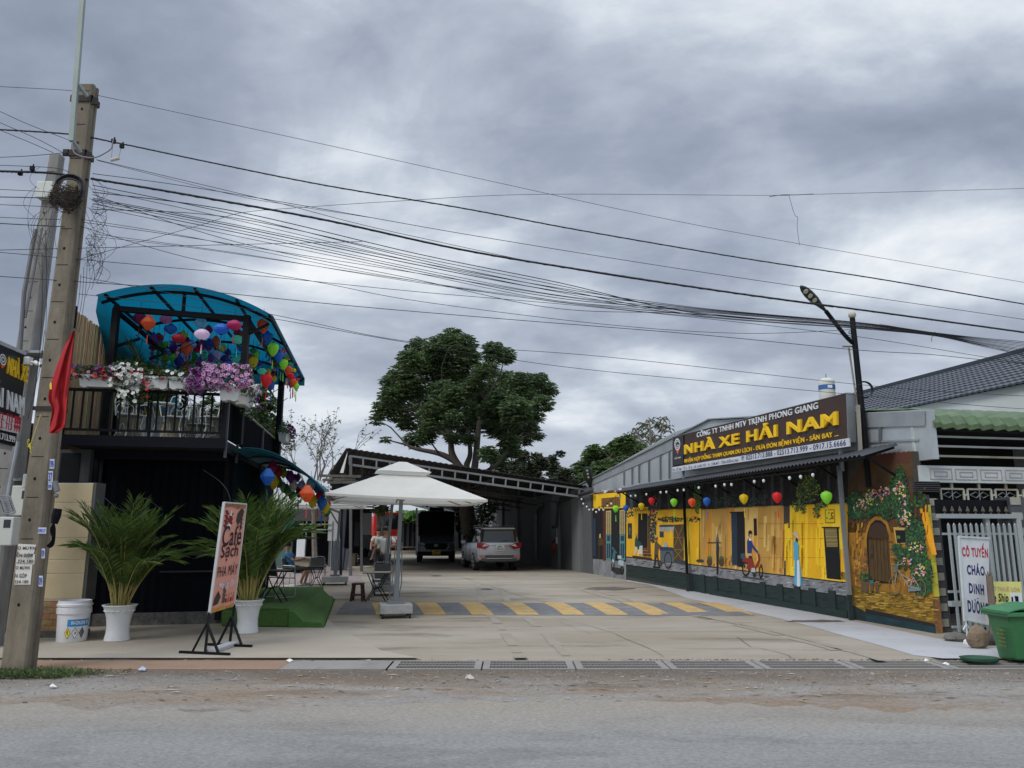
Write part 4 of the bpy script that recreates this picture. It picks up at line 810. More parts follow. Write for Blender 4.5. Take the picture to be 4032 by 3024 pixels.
# corrugated parapet of the side
m_ = MB(); corrug(m_, B(2.53, .12, 0), D2, 6.9, 3.3, 3.98, E, .085, .014); m_.build('side_parapet', CORR, cafe)
m_ = MB(); m_.bar(B(2.55, .1, 4.0), B(2.55, 7.0, 4.0), .05, .03); m_.build('parapet_cap', mat((.30, .28, .22), .6), cafe)
m_ = MB(); 
for v in (.1, 1.2, 4.2, 7.0): m_.bar(B(2.575, v, 2.95), B(2.575, v, 4.0), .04)
m_.build('parapet_posts', mat((.07, .075, .085), .5), cafe)
# bamboo screen on the left side
m_ = MB(); v = 0.08; k = 0
while v < 4.6:
    w_ = rr.uniform(.022, .04); zt = 5.42+rr.uniform(-.025, .03); m_.use(mat((.40*rr.choice((.85, 1, 1.15)), .31*rr.choice((.9, 1)), .17), .75, var=.3, scale=9, stretch=(4, 4, .6)))
    m_.obox(B(-.02+rr.uniform(-.006, .006), v, 3.3), D2*w_, E*.014, V3((0, 0, zt-3.3))+D2*rr.uniform(-.02, .02)); v += w_+(.001 if rr.random() < .88 else rr.uniform(.004, .012))
m_.build('bamboo_screen', None, cafe)
m_ = MB(); m_.bar(B(-.03, .03, 3.28), B(-.03, .03, 5.5), .075); m_.bar(B(-.06, 0, 4.5), B(-.06, 4.6, 4.5), .03); m_.bar(B(.03, 2.4, 3.28), B(.03, 2.4, 5.3), .07); m_.build('screen_posts', STEELB, cafe)
m_ = MB(); k = 0.0
while k < 1.5:
    w_ = rr.uniform(.02, .035); m_.obox(B(.1+k, 5.2, 3.3), E*w_, D2*.014, V3((0, 0, 1.15+rr.uniform(-.02, .03)))); k += w_+.002
m_.build('back_screen', BAMB, cafe)
# canopy
def arz(u): t = (u-.12)/3.06; return 5.80*(1-t)+5.60*t+4*.38*t*(1-t)
cn = thing('arched_canopy', B(1.6, .9, 3.27), 'large arched canopy of translucent blue sheet over the cafe balcony', 'canopy')
nU = 20; us = [.12+3.06*i/nU for i in range(nU+1)]; m_ = MB(); vs = []
for vv in (.5, 2.5, 4.6, 6.7): vs += [B(u, vv, arz(u)+.06) for u in us]
m_.add(vs, [(j*(nU+1)+i, j*(nU+1)+i+1, (j+1)*(nU+1)+i+1, (j+1)*(nU+1)+i) for j in range(3) for i in range(nU)])
lft = [(.12, 5.86), (.08, 5.6), (.10, 5.0), (.14, 4.25)]; vs = []
for k_, (u, z) in enumerate(lft): vs.append(B(u, (.62, .7, 1.3, 3.2)[k_], z))
vs += [B(u, 6.7, z) for u, z in lft]
m_.add(vs, [(i, i+1, i+5, i+4) for i in range(3)]); m_.add([B(u, 6.68, arz(u)+.05) for u in us]+[B(u, 6.68, 5.46) for u in us], [(i, i+1, nU+2+i, nU+1+i) for i in range(nU)]); o = m_.build('sheet', BLUEP, cn, smooth='auto'); md = o.modifiers.new('solid', 'SOLIDIFY'); md.thickness = .008
for vv in (.8, 2.75, 4.7, 6.5):
    b_ = MB(); b_.tube([B(u, vv, arz(u)) for u in us], .03, 6); b_.build('arch', STEELB, cn)
for u in (.25, 1.0, 1.75, 2.5, 3.1):
    b_ = MB(); b_.bar(B(u, .55, arz(u)+.03), B(u, 6.6, arz(u)+.03), .04, .05); b_.build('purlin', STEELB, cn)
zb = 5.73
for u, v, z0 in ((.35, .9, 3.27), (2.655, .877, 3.27), (2.65, 6.25, 3.27), (.35, 6.25, 3.27)):
    b_ = MB(); b_.bar(B(u, v, z0), B(u, v, zb), .11 if v < 1 else .13); b_.build('post', mat((.009, .010, .012), .55, var=.1, spec=.15), cn)
m_ = MB()
for v in (.9, 6.25): m_.bar(B(.3, v, zb), B(2.72, v, zb-.06), .09, .1)
for u in (.35, 2.655): m_.bar(B(u, .9, zb-.05), B(u, 6.3, zb-.05), .07, .07)
m_.bar(B(3.16, .5, 5.60), B(3.12, 6.7, 5.60), .04, .04); m_.bar(B(2.655, 6.25, zb-.1), B(3.15, 6.25, 5.5), .05)
m_.build('beams', mat((.009, .010, .012), .55, var=.1, spec=.15), cn)
m_ = MB()
for (a_, c__) in (((.35, .9, 5.7), (.9, 2.2, 5.2)), ((.35, .9, 5.0), (.35, 2.3, 5.5)), ((.9, 2.2, 5.2), (.35, 3.2, 5.3)), ((2.65, .9, 5.35), (3.05, .9, 5.6)), ((1.5, .9, 5.7), (1.5, .9, 6.1))): MB().bar(B(*a_), B(*c__), .05).build('brace', STEELB, cn)
# small side awning
sa = thing('side_awning', B(2.6, 1.3, 3), 'small arched blue awning on the side wall of the cafe', 'awning')
prf = [(2.52, 3.16), (2.75, 3.22), (3.05, 3.2), (3.4, 3.08), (3.75, 2.86), (4.05, 2.62), (4.25, 2.42)]; m_ = MB(); vs = []
q_ = spline(prf, 4)
for vv in (.95, 3.2, 5.4): vs += [B(u, vv, z) for u, z in q_]
n_ = len(q_); m_.add(vs, [(j*n_+i, j*n_+i+1, (j+1)*n_+i+1, (j+1)*n_+i) for j in range(2) for i in range(n_-1)]); o = m_.build('sheet', mat((.03, .22, .30), .4, var=.1, sss=.3), sa, smooth=True); md = o.modifiers.new('solid', 'SOLIDIFY'); md.thickness = .01
for vv in (1.0, 2.5, 4.0, 5.3):
    b_ = MB(); b_.tube([B(u, vv, z-.03) for u, z in q_], .026, 6); b_.build('rib', mat((.01, .07, .09), .5), sa)
b_ = MB(); b_.bar(B(4.25, .95, 2.41), B(4.25, 5.4, 2.41), .04); b_.build('edge_bar', GALV, sa)

# ------------------------------------------------------------------ foliage tools
def leafmesh(name, pts, dirs, L_, Wd, m, parent, droop=.3, seed=1, local=False, two=True):
    """pts Nx3 leaf bases, dirs Nx3 leaf axes; each leaf a folded pair of quads"""
    rs = np.random.RandomState(seed); pts = np.array(pts, float); dirs = np.array(dirs, float); n = len(pts)
    dirs /= np.linalg.norm(dirs, axis=1)[:, None]+1e-9
    side = np.cross(dirs, rs.normal(size=(n, 3))); side /= np.linalg.norm(side, axis=1)[:, None]+1e-9
    Ls = (L_*(rs.uniform(.7, 1.25, n)))[:, None]; Ws = (Wd*rs.uniform(.75, 1.2, n))[:, None]
    dn = np.zeros((n, 3)); dn[:, 2] = -droop
    mid = pts+dirs*Ls*.5+dn*Ls*.15; tip = pts+dirs*Ls+dn*Ls*.8
    org = ORG.get(parent.name, V3((0, 0, 0))) if parent is not None and not local else V3((0, 0, 0))
    V_ = np.stack([pts, mid-side*Ws*.5, tip, mid+side*Ws*.5], 1).reshape(-1, 3)-np.array(org)
    me = bpy.data.meshes.new(name); me.vertices.add(4*n); me.vertices.foreach_set('co', V_.ravel())
    idx = np.arange(4*n).reshape(-1, 4)
    if two: tri = np.concatenate([idx[:, [0, 1, 2]], idx[:, [0, 2, 3]]], 1).reshape(-1, 3)
    me.loops.add(tri.size); me.loops.foreach_set('vertex_index', tri.ravel().astype(np.int32)); me.polygons.add(len(tri))
    me.polygons.foreach_set('loop_start', (np.arange(len(tri))*3).astype(np.int32)); me.polygons.foreach_set('loop_total', np.full(len(tri), 3, np.int32))
    ms_ = m if isinstance(m, list) else [m]
    for q in ms_: me.materials.append(q)
    if len(ms_) > 1: mi = np.repeat(rs.randint(0, len(ms_), n), 2).astype(np.int32); me.polygons.foreach_set('material_index', mi)
    me.update(); me.validate(); o = bpy.data.objects.new(name, me); col.objects.link(o)
    if parent is not None: o.parent = parent
    return o
def palm(name, base, label, cat, pot=True, nf=18, H=1.7, spread=1.0, seed=1, group=None, tilt=0., stems=True, scale=1., az=None, dark=1.):
    r = random.Random(seed); t = thing(name, base, label, cat, group); b0 = V3(base); top = b0+Z*(.5*scale if pot else 0)
    if pot:
        b_ = MB(); k = scale
        b_.lathe(b0, [(.17*k, 0), (.185*k, .01*k), (.165*k, .12*k), (.16*k, .2*k), (.175*k, .34*k), (.205*k, .45*k), (.235*k, .52*k), (.25*k, .525*k), (.25*k, .54*k), (.22*k, .54*k), (.21*k, .47*k)], 32, lobes=16, amp=.02); b_.lathe(b0, [(.19*k, .42*k), (.215*k, .45*k), (.2*k, .47*k)], 32, lobes=16, amp=.06)
        b_.build('pot', sm(214, 218, 220, rough=.4, dirt=.45, dirtc=(.36, .31, .24)), t, smooth='auto'); b_ = MB(); b_.lathe(b0+Z*.48*k, [(.2*k, 0), (.2*k, .01*k), (.05, .04*k)], 14); b_.build('soil', mat((.05, .035, .025), .95, var=.4, scale=20), t)
    st = MB(); st.use(mat((.34, .30, .09), .6, var=.3, scale=5)); pts, dirs = [], []
    for i in range(nf):
        a = (i*2.399+r.uniform(-.3, .3)) if az is None else r.uniform(*az); up_ = r.uniform(.25, 1.0); ln = H*r.uniform(.72, 1.08)*(0.8+.25*up_)
        d0 = V3((math.cos(a)*(1.05-up_)*spread*.8, math.sin(a)*(1.05-up_)*spread*.8, .9+.35*up_)).normalized(); p = top+V3((math.cos(a), math.sin(a), 0))*r.uniform(.02, .13)*scale
        q_ = [p]; dcur = d0.copy(); n = 14
        for j in range(n):
            dcur = (dcur+V3((math.cos(a)*.03*spread, math.sin(a)*.03*spread, -.01-.34*(j/n)**2.5*(1.4-up_)))).normalized(); q_.append(q_[-1]+dcur*ln/n)
        if stems: st.tube(q_[:], [.011*scale*(1-.8*k/n) for k in range(n+1)], 5, cap=False)
        for j in range(44):
            u_ = .28+.72*j/43; f = u_*n; k = min(int(f), n-1); pp_ = q_[k].lerp(q_[k+1], f-k); tg = (q_[k+1]-q_[k]).normalized(); sd_ = tg.cross(Z); sd_ = sd_.normalized() if sd_.length > .01 else V3((1, 0, 0)); upv = sd_.cross(tg)
            for sgn in (-1, 1):
                pts.append(tuple(pp_)); s_ = math.sin(math.pi*min(1, (u_-.22)/.82))**.6+.15
                dv = (tg*(.65+.5*(u_))+sd_*sgn*1.0*s_+upv*.25+Z*r.uniform(-.1, .1)); dirs.append(tuple(dv))
    if stems: st.build('stems', None, t)
    ms_ = [mat((.065*dark, .135*dark, .018*dark), .55, var=.25, scale=3, sss=.25), mat((.035*dark, .082*dark, .012*dark), .55, var=.25, scale=3, sss=.2), mat((.10*dark, .16*dark, .02*dark), .55, var=.25, scale=3, sss=.2)]
    leafmesh('fronds', pts, dirs, .30*H/1.7, .019, ms_, t, droop=.22, seed=seed)
    return t
p1 = G(460, 2522, .03); palm('potted_palm', tuple(p1), 'bushy palm in a fluted white pot between the bucket and the pink banner', 'potted palm', nf=52, H=1.5, spread=.62, seed=4, group='potted palms in front of the cafe')
p2 = G(972, 2492, .03); palm('potted_palm', tuple(p2), 'tall palm in a fluted white pot beside the green turf steps', 'potted palm', nf=64, H=1.72, spread=.6, seed=9, group='potted palms in front of the cafe')
palm('balcony_palm', tuple(B(.95, 1.5, 3.27)), 'dark green palm standing on the cafe balcony beside the bamboo screen', 'palm', pot=True, nf=22, H=1.35, spread=.9, seed=12, dark=.75)

# ------------------------------------------------------------------ flower boxes
FM_ = {k: mat(srgb(*c), .6, var=.1, sss=.2) for k, c in dict(white=(226, 226, 226), red=(190, 20, 40), dred=(120, 14, 36), purple=(110, 20, 120), pink=(206, 150, 190), lilac=(196, 160, 206), coral=(226, 90, 90), dark=(90, 20, 70)).items()}
LEAFM = [mat((.05, .10, .03), .6, var=.3, sss=.15), mat((.035, .075, .025), .6, var=.3, sss=.15), mat((.08, .13, .05), .6, var=.3, sss=.15)]
def flowers(mb, c, nrm, s, m, ctr=None):
    nrm = V3(nrm).normalized(); x = nrm.orthogonal().normalized(); y = nrm.cross(x); k = 10
    mb.use(m); mb.add([V3(c)]+[V3(c)+(x*math.cos(i*.6283)+y*math.sin(i*.6283))*s*(1 if i % 2 else .78)+nrm*s*.25 for i in range(k)], [(0, 1+i, 1+(i+1) % k) for i in range(k)])
    if ctr: mb.use(ctr); mb.add([V3(c)+nrm*s*.1+(x*math.cos(i*1.2566)+y*math.sin(i*1.2566))*s*.36+nrm*s*.02 for i in range(5)], [(0, 1, 2, 3, 4)])
def planter(a, c, label, blobs, v_out=-.02, h_=.19, wdt=.2):
    a, c = V3(a), V3(c); t = thing('flower_box', (a+c)/2, label, 'flower box', 'flower boxes on the cafe railing'); ax = (c-a).normalized(); sd_ = ax.cross(Z)
    m_ = MB(); hw, hb = wdt/2, wdt/2*.8; e_ = .03
    for lo, hi, z0, z1 in ((hb, hw, 0, h_),):
        vs = [a+ax*e_-sd_*lo+Z*z0, c-ax*e_-sd_*lo+Z*z0, c-ax*e_+sd_*lo+Z*z0, a+ax*e_+sd_*lo+Z*z0, a-sd_*hi+Z*z1, c-sd_*hi+Z*z1, c+sd_*hi+Z*z1, a+sd_*hi+Z*z1]
        m_.add(vs, [(0, 3, 2, 1), (4, 5, 6, 7), (0, 1, 5, 4), (1, 2, 6, 5), (2, 3, 7, 6), (3, 0, 4, 7)])
    n_ = int((c-a).length/.035)
    for i in range(1, n_): p = a.lerp(c, i/n_); 
    m_.obox(a-ax*.012-sd_*(hw+.012)+Z*(h_-.018), (c-a)+ax*.024, sd_*(wdt+.024), Z*.026)
    m_.obox(a+ax*.06-sd_*hb-Z*.016, ax*.07, sd_*wdt*.8, Z*.016); m_.obox(c-ax*.13-sd_*hb-Z*.016, ax*.07, sd_*wdt*.8, Z*.016); m_.build('box', sm(212, 214, 212, dirt=.3, rough=.5), t)
    fl_ = MB(); pts, dirs = [], []
    for (u0, u1, zl, zh, out, nfl, kinds, s, nlf) in blobs:
        for i in range(nlf):
            u_ = rr.uniform(u0, u1); z_ = rr.uniform(zl, zh); o_ = rr.uniform(-.4, 1)*out*(1-.4*abs(z_-(zl+zh)/2)/(zh-zl)); pts.append(tuple(a+(c-a)*u_+sd_*o_+Z*z_)); dirs.append((rr.gauss(0, 1), rr.gauss(0, 1)-.3, rr.uniform(-.4, 1)))
        for i in range(nfl):
            u_ = rr.uniform(u0-.02, u1+.02); f = rr.random(); z_ = zl+(zh-zl)*f; o_ = out*(.75+.5*math.sin(math.pi*f))*rr.uniform(.6, 1.1); p = a+(c-a)*u_+sd_*o_+Z*z_
            kd = rr.choice(kinds); flowers(fl_, p, sd_+V3((rr.gauss(0, .45), rr.gauss(0, .3), rr.gauss(.25, .45))), s*rr.uniform(.8, 1.15), FM_[kd], {'pink': FM_['dark'], 'lilac': FM_['dark'], 'purple': FM_['dark'], 'white': mat((.5, .55, .3), .6, var=0)}.get(kd))
    leafmesh('foliage', pts, dirs, .07, .04, LEAFM, t, seed=len(pts)); fl_.build('blossoms', None, t)
def RB(px0, px1, yb, Y=13.0): a_, c_2 = P(px0, yb, Y), P(px1, yb+ (px1-px0)*.03, Y); zb_ = 4.09; return V3((a_.x, a_.y, zb_)), V3((c_2.x, c_2.y+(c_2.x-a_.x)*.225, zb_))
a_, c__ = RB(312, 480, 1530, 12.78); planter(a_, c__, 'white flower box with pink and dark red petunias at the left end of the railing', [(-.25, .85, .12, .36, .14, 34, ['pink', 'purple', 'coral'], .035, 500), (.3, 1.0, .12, .34, .15, 34, ['red', 'dred', 'dred', 'coral'], .036, 300), (.7, 1.0, .2, .38, .15, 12, ['lilac', 'white'], .034, 100)])
a_, c__ = RB(490, 560, 1535, 12.86); planter(a_, c__, 'white flower box with white petunias trailing down over the railing', [(-.6, .9, -.05, .42, .16, 60, ['white'], .038, 420), (-.2, .8, -.32, .05, .13, 34, ['white'], .036, 220), (.3, 1.0, .15, .3, .12, 5, ['red', 'coral'], .036, 200)])
a_, c__ = RB(566, 655, 1540, 12.92); planter(a_, c__, 'white flower box with sparse red and white blooms and a red trailing stem', [(0, 1, .12, .32, .12, 6, ['white', 'red'], .036, 420), (-.1, .3, -.25, .2, .13, 7, ['red'], .036, 170)])
a_, c__ = RB(663, 765, 1545, 12.98); planter(a_, c__, 'white flower box with mostly leaves left of the purple petunias', [(0, .7, .12, .3, .12, 5, ['white', 'red'], .034, 330), (.55, 1.1, -.05, .34, .14, 34, ['lilac', 'pink'], .036, 250)])
a_, c__ = RB(772, 850, 1548, 13.06); planter(a_, c__, 'white flower box full of bright purple petunias', [(-.3, .5, -.08, .36, .16, 50, ['purple'], .036, 260), (.3, 1.1, -.02, .34, .16, 50, ['pink', 'lilac'], .036, 250)])
a_, c__ = RB(862, 938, 1592, 13.16); a_.z = c__.z = 3.92; planter(a_, c__, 'white flower box under a big mass of pale pink petunias at the balcony corner', [(-.9, 1.5, .15, .62, .2, 190, ['pink', 'pink', 'lilac'], .038, 800)], h_=.24, wdt=.24)
planter(B(2.72, .35, 3.95), B(2.72, 1.2, 3.95), 'white flower box on the side parapet behind the pale pink petunias', [(-.2, 1.0, .15, .5, .18, 60, ['pink', 'lilac', 'white'], .036, 400), (.4, 1.3, -.15, .3, .18, 14, ['purple', 'pink'], .036, 200)])
planter(B(2.78, 5.95, 3.92), B(2.78, 7.0, 3.92), 'white flower box with dark purple petunias on the far end of the parapet', [(-.3, 1.1, .15, .42, .2, 70, ['purple', 'purple', 'dark'], .04, 400), (.6, 1.1, -.2, .2, .2, 12, ['purple', 'pink'], .038, 160)])

# ------------------------------------------------------------------ garden chairs and table on the balcony
WI = sm(206, 212, 210, rough=.4); 
def loop(c, rx, rz, ax, n=16, a0=0, a1=6.2832): return [V3(c)+V3(ax)*math.cos(a0+(a1-a0)*i/n)*rx+Z*math.sin(a0+(a1-a0)*i/n)*rz for i in range(n+1)]
def iron_chair(loc, rz, label):
    t = thing('garden_chair', loc, label, 'chair', 'white garden chairs on the balcony', rz); ORG[t.name] = V3((0, 0, 0)); X = V3((1, 0, 0))
    b_ = MB(); b_.lathe((0, 0, .43), [(.2, 0), (.215, .01), (.215, .025), (.2, .03)], 18); b_.build('seat', WI, t, local=True)
    for sx in (-1, 1):
        for sy in (-1, 1):
            b_ = MB(); b_.tube([V3((sx*.15, sy*.15, .43)), V3((sx*.12, sy*.12, .25)), V3((sx*.17, sy*.17, .08)), V3((sx*.21, sy*.21, 0))], .012, 5); b_.build('leg', WI, t, local=True)
    b_ = MB(); b_.tube([V3((-.19, .16, .44)), V3((-.2, .2, .7)), V3((-.15, .23, .86)), V3((0, .24, .92)), V3((.15, .23, .86)), V3((.2, .2, .7)), V3((.19, .16, .44))], .012, 5)
    for c_, a_, e_ in (((0, .22, .72), .09, .12), ((-.1, .2, .58), .06, .08), ((.1, .2, .58), .06, .08), ((0, .22, .72), .04, .05)): b_.tube(loop(c_, a_, e_, X), .008, 4, cap=False)
    b_.tube([V3((-.18, .18, .5)), V3((.18, .18, .5))], .008, 4); b_.build('backrest', WI, t, local=True)
    b_ = MB(); 
    for s_ in (-1, 1): b_.tube([V3((s_*.2, .18, .66)), V3((s_*.25, .0, .67)), V3((s_*.24, -.14, .64)), V3((s_*.19, -.15, .44))], .01, 5); b_.tube(loop((s_*.15, 0, .2), .07, .09, (0, 1, 0)), .007, 4, cap=False)
    b_.tube(loop((0, 0, .15), .12, .0, X), .008, 4, cap=False); b_.build('armrests', WI, t, local=True)
iron_chair(tuple(B(.85, .62, 3.265)), 1.0, 'white wrought iron chair nearest the bamboo screen'); iron_chair(tuple(B(1.55, .75, 3.265)), .1, 'white wrought iron chair in the middle of the balcony'); iron_chair(tuple(B(2.2, .62, 3.265)), -.9, 'white wrought iron chair at the balcony corner'); iron_chair(tuple(B(1.75, 1.7, 3.265)), 2.6, 'white wrought iron chair behind the round table')
t = thing('garden_table', B(1.25, 1.0, 3.265), 'small round white wrought iron table among the balcony chairs', 'table'); p = B(1.25, 1.0, 3.265)
MB().lathe(p+Z*.7, [(.3, 0), (.31, .01), (.3, .025)], 20).build('table_top', WI, t)
for k in range(3): a_ = k*2.094; dv = V3((math.cos(a_), math.sin(a_), 0)); MB().tube([p+dv*.22+Z*.7, p+dv*.1+Z*.4, p+dv*.16+Z*.15, p+dv*.24], .012, 5).build('leg', WI, t)

# ------------------------------------------------------------------ lanterns under the canopies
z4 = lambda x, y: (240+x/2.37, 1050+y/2.37); z5 = lambda x, y: (700+x/2.37, 1080+y/2.37); z8 = lambda x, y: (900+x/2.765, 1650+y/2.765)
LA = [(z4, 737, 476, 120, 'magenta', 'diamond'), (z4, 817, 525, 130, 'orange', 'diamond'), (z4, 982, 470, 115, 'pink', 'bell'), (z4, 765, 590, 85, 'teal', 'round'), (z4, 845, 610, 70, 'green', 'diamond'), (z4, 860, 675, 108, 'purple', 'bell'), (z4, 910, 660, 100, 'dark red', 'round'), (z4, 1025, 582, 120, 'blue', 'round'), (z4, 1098, 668, 125, 'dark red', 'round'),
 (z4, 1140, 640, 80, 'yellow', 'diamond'), (z4, 915, 745, 84, 'green', 'diamond'), (z4, 972, 722, 66, 'yellow', 'diamond'), (z4, 990, 805, 75, 'lilac', 'diamond'), (z4, 1050, 855, 80, 'lime green', 'diamond'), (z4, 1050, 782, 64, 'dark red', 'diamond'), (z4, 1105, 885, 95, 'navy', 'diamond'), (z4, 1180, 950, 60, 'mint', 'round'), (z4, 1125, 955, 58, 'mint', 'round'), (z4, 1262, 962, 60, 'olive', 'round'), (z4, 1365, 945, 100, 'orange', 'diamond'),
 (z5, 218, 430, 120, 'pale blue', 'bell'), (z5, 228, 560, 138, 'pale pink', 'round'), (z5, 288, 520, 80, 'magenta', 'diamond'), (z5, 408, 510, 140, 'blue', 'round'), (z5, 528, 475, 135, 'magenta', 'round'), (z5, 568, 552, 90, 'dark red', 'round'), (z5, 557, 610, 115, 'mint', 'round'), (z5, 355, 622, 84, 'orange', 'diamond'), (z5, 293, 657, 98, 'navy', 'diamond'), (z5, 425, 685, 62, 'yellow', 'diamond'), (z5, 80, 692, 110, 'orange', 'diamond'), (z5, 133, 655, 85, 'lilac', 'round'),
 (z5, 147, 770, 82, 'green', 'diamond'), (z5, 203, 700, 62, 'dark red', 'round'), (z5, 248, 755, 66, 'lime green', 'diamond'), (z5, 205, 815, 82, 'purple', 'bell'), (z5, 368, 755, 84, 'lilac', 'teardrop'), (z5, 468, 730, 64, 'purple', 'diamond'), (z5, 433, 787, 80, 'navy', 'round'), (z5, 485, 842, 94, 'blue', 'round'), (z5, 530, 798, 72, 'mint', 'round'), (z5, 30, 825, 74, 'navy', 'diamond'), (z5, 175, 885, 56, 'olive', 'diamond'), (z5, 305, 812, 56, 'pale blue', 'diamond'),
 (z5, 372, 872, 62, 'lime green', 'round'), (z5, 530, 885, 62, 'green', 'diamond'), (z5, 592, 697, 66, 'blue', 'round'), (z5, 797, 480, 110, 'orange', 'teardrop'), (z5, 832, 597, 100, 'blue', 'teardrop'), (z5, 890, 585, 70, 'yellow', 'teardrop'), (z5, 703, 712, 64, 'green', 'round'), (z5, 676, 768, 48, 'red', 'teardrop'), (z5, 732, 748, 62, 'lime green', 'teardrop'), (z5, 707, 820, 82, 'yellow', 'teardrop'), (z5, 757, 828, 72, 'navy', 'round'), (z5, 785, 905, 85, 'mint', 'round'),
 (z5, 845, 915, 52, 'yellow', 'long'), (z5, 828, 990, 104, 'red', 'teardrop'), (z5, 890, 700, 100, 'lime green', 'teardrop'), (z5, 940, 652, 54, 'red', 'round'), (z5, 942, 770, 86, 'blue', 'teardrop'), (z5, 980, 722, 74, 'pink', 'round'), (z5, 1018, 785, 60, 'yellow', 'round'), (z5, 988, 840, 78, 'lime green', 'teardrop'), (z5, 1052, 835, 52, 'mint', 'round'), (z5, 1028, 892, 66, 'orange', 'teardrop'), (z5, 1080, 895, 50, 'yellow', 'round'), (z5, 1054, 952, 60, 'red', 'teardrop'), (z5, 1105, 942, 42, 'blue', 'round'),
 (z5, 1078, 1010, 60, 'orange', 'teardrop'), (z5, 1118, 985, 36, 'red', 'round'), (z5, 1106, 1050, 54, 'lime green', 'teardrop'), (z5, 880, 940, 50, 'dark red', 'round'), (z5, 902, 975, 44, 'yellow', 'long'), (z5, 873, 1040, 62, 'blue', 'teardrop')]
_r = random.Random(41); _cc = ['mint', 'blue', 'green', 'purple', 'red', 'teal', 'olive', 'magenta', 'pale blue', 'orange', 'yellow', 'lime green', 'pink', 'lilac', 'white']
for i in range(30): LA.append((z4, _r.uniform(760, 1240), _r.uniform(600, 950), _r.uniform(58, 84), _r.choice(_cc), _r.choice(['round', 'diamond', 'bell', 'diamond'])))
for i in range(26): LA.append((z5, _r.uniform(20, 600), _r.uniform(620, 900), _r.uniform(54, 84), _r.choice(_cc), _r.choice(['round', 'diamond', 'bell', 'diamond'])))
for i in range(18): _u = _r.random(); LA.append((z5, 830+270*_u+_r.uniform(-40, 10), 600+400*_u+_r.uniform(-10, 50), _r.uniform(44, 66), _r.choice(_cc), 'teardrop'))
ll = []
for zf, x, y, wp_, cn_, sh in LA:
    px, py = zf(x, y); fw = wp_/2.37
    Y = 13.75+(130-wp_)*.052; Y = max(13.7, min(18.8, Y)); w_ = S(fw, Y); hr = {'diamond': 1.1, 'round': .82, 'bell': 1.1, 'teardrop': 1.25, 'long': 1.5}[sh]
    if zf is z5 and x > 640 and sh != 'round': hr = 1.35
    ll.append((lantern(P(px, py, Y), w_, w_*hr, cn_, sh, '', group='silk lanterns under the blue balcony canopy', tl=.17, hang=.2), '%s %s lantern under the blue balcony canopy' % (cn_, {'teardrop': 'garlic shaped', 'round': 'round', 'diamond': 'diamond shaped', 'bell': 'bell shaped', 'long': 'elongated'}[sh]), px))
rank(ll)
LB = [(480, 530, 95, 'magenta', 'diamond'), (426, 630, 140, 'blue', 'diamond'), (540, 580, 88, 'dark red', 'diamond'), (598, 582, 72, 'olive', 'diamond'), (648, 612, 62, 'blue', 'diamond'), (495, 685, 95, 'yellow', 'diamond'), (552, 690, 70, 'green', 'diamond'), (597, 745, 66, 'lilac', 'long'), (632, 765, 66, 'green', 'long'), (677, 630, 80, 'purple', 'diamond'), (722, 650, 60, 'magenta', 'diamond'), (754, 640, 56, 'blue', 'diamond'), (705, 722, 76, 'white', 'long'), (760, 765, 62, 'red', 'diamond'),
 (690, 822, 72, 'green', 'long'), (660, 798, 52, 'green', 'diamond'), (766, 815, 66, 'navy', 'round'), (796, 715, 76, 'lilac', 'round'), (896, 708, 90, 'pale blue', 'long'), (855, 812, 140, 'orange', 'diamond'), (960, 742, 76, 'blue', 'diamond'), (916, 892, 90, 'yellow', 'diamond'), (975, 858, 72, 'red', 'diamond'), (1008, 775, 60, 'magenta', 'diamond'), (1032, 822, 54, 'pale pink', 'long'), (1018, 912, 96, 'blue', 'diamond'), (1055, 958, 86, 'yellow', 'diamond'), (1076, 1012, 62, 'green', 'diamond'), (1082, 820, 52, 'red', 'diamond'), (1095, 925, 40, 'pink', 'long')]
ll = []
for x, y, wp_, cn_, sh in LB:
    px, py = z8(x, y); Y = 14.3+(140-wp_)*.035; w_ = S(wp_/2.765, Y)*1.08; hr = {'diamond': 1.15, 'round': 1.2, 'long': 1.6}[sh]
    if wp_ < 100 and sh == 'diamond': hr = 1.5
    ll.append((lantern(P(px, py, Y), w_, w_*hr, cn_, sh, '', group='silk lanterns under the small side awning', tl=.2, hang=.12), '%s %s lantern under the small side awning' % (cn_, {'round': 'round', 'diamond': 'diamond shaped', 'long': 'elongated'}[sh]), px))
rank(ll)
# strings the lanterns hang on
fs_ = []
for k, (v, dz) in enumerate(((1.6, 0), (2.6, 0), (3.6, 0), (4.6, 0), (5.6, 0))):
    m_ = MB(); q_ = []
    for i in range(17): u = .5+2.4*i/16; q_.append(B(u, v, 5.42-.30*math.sin(math.pi*(i % 8)/8)-.12*k))
    m_.tube(q_, .008, 4); o = m_.build('lantern_cable', WIREM); tag(o, '', 'cable', 'lantern cables under the balcony canopy'); fs_.append((o, 'black lantern cable looped under the blue balcony canopy', k))
rank(fs_, 'counted from the street')

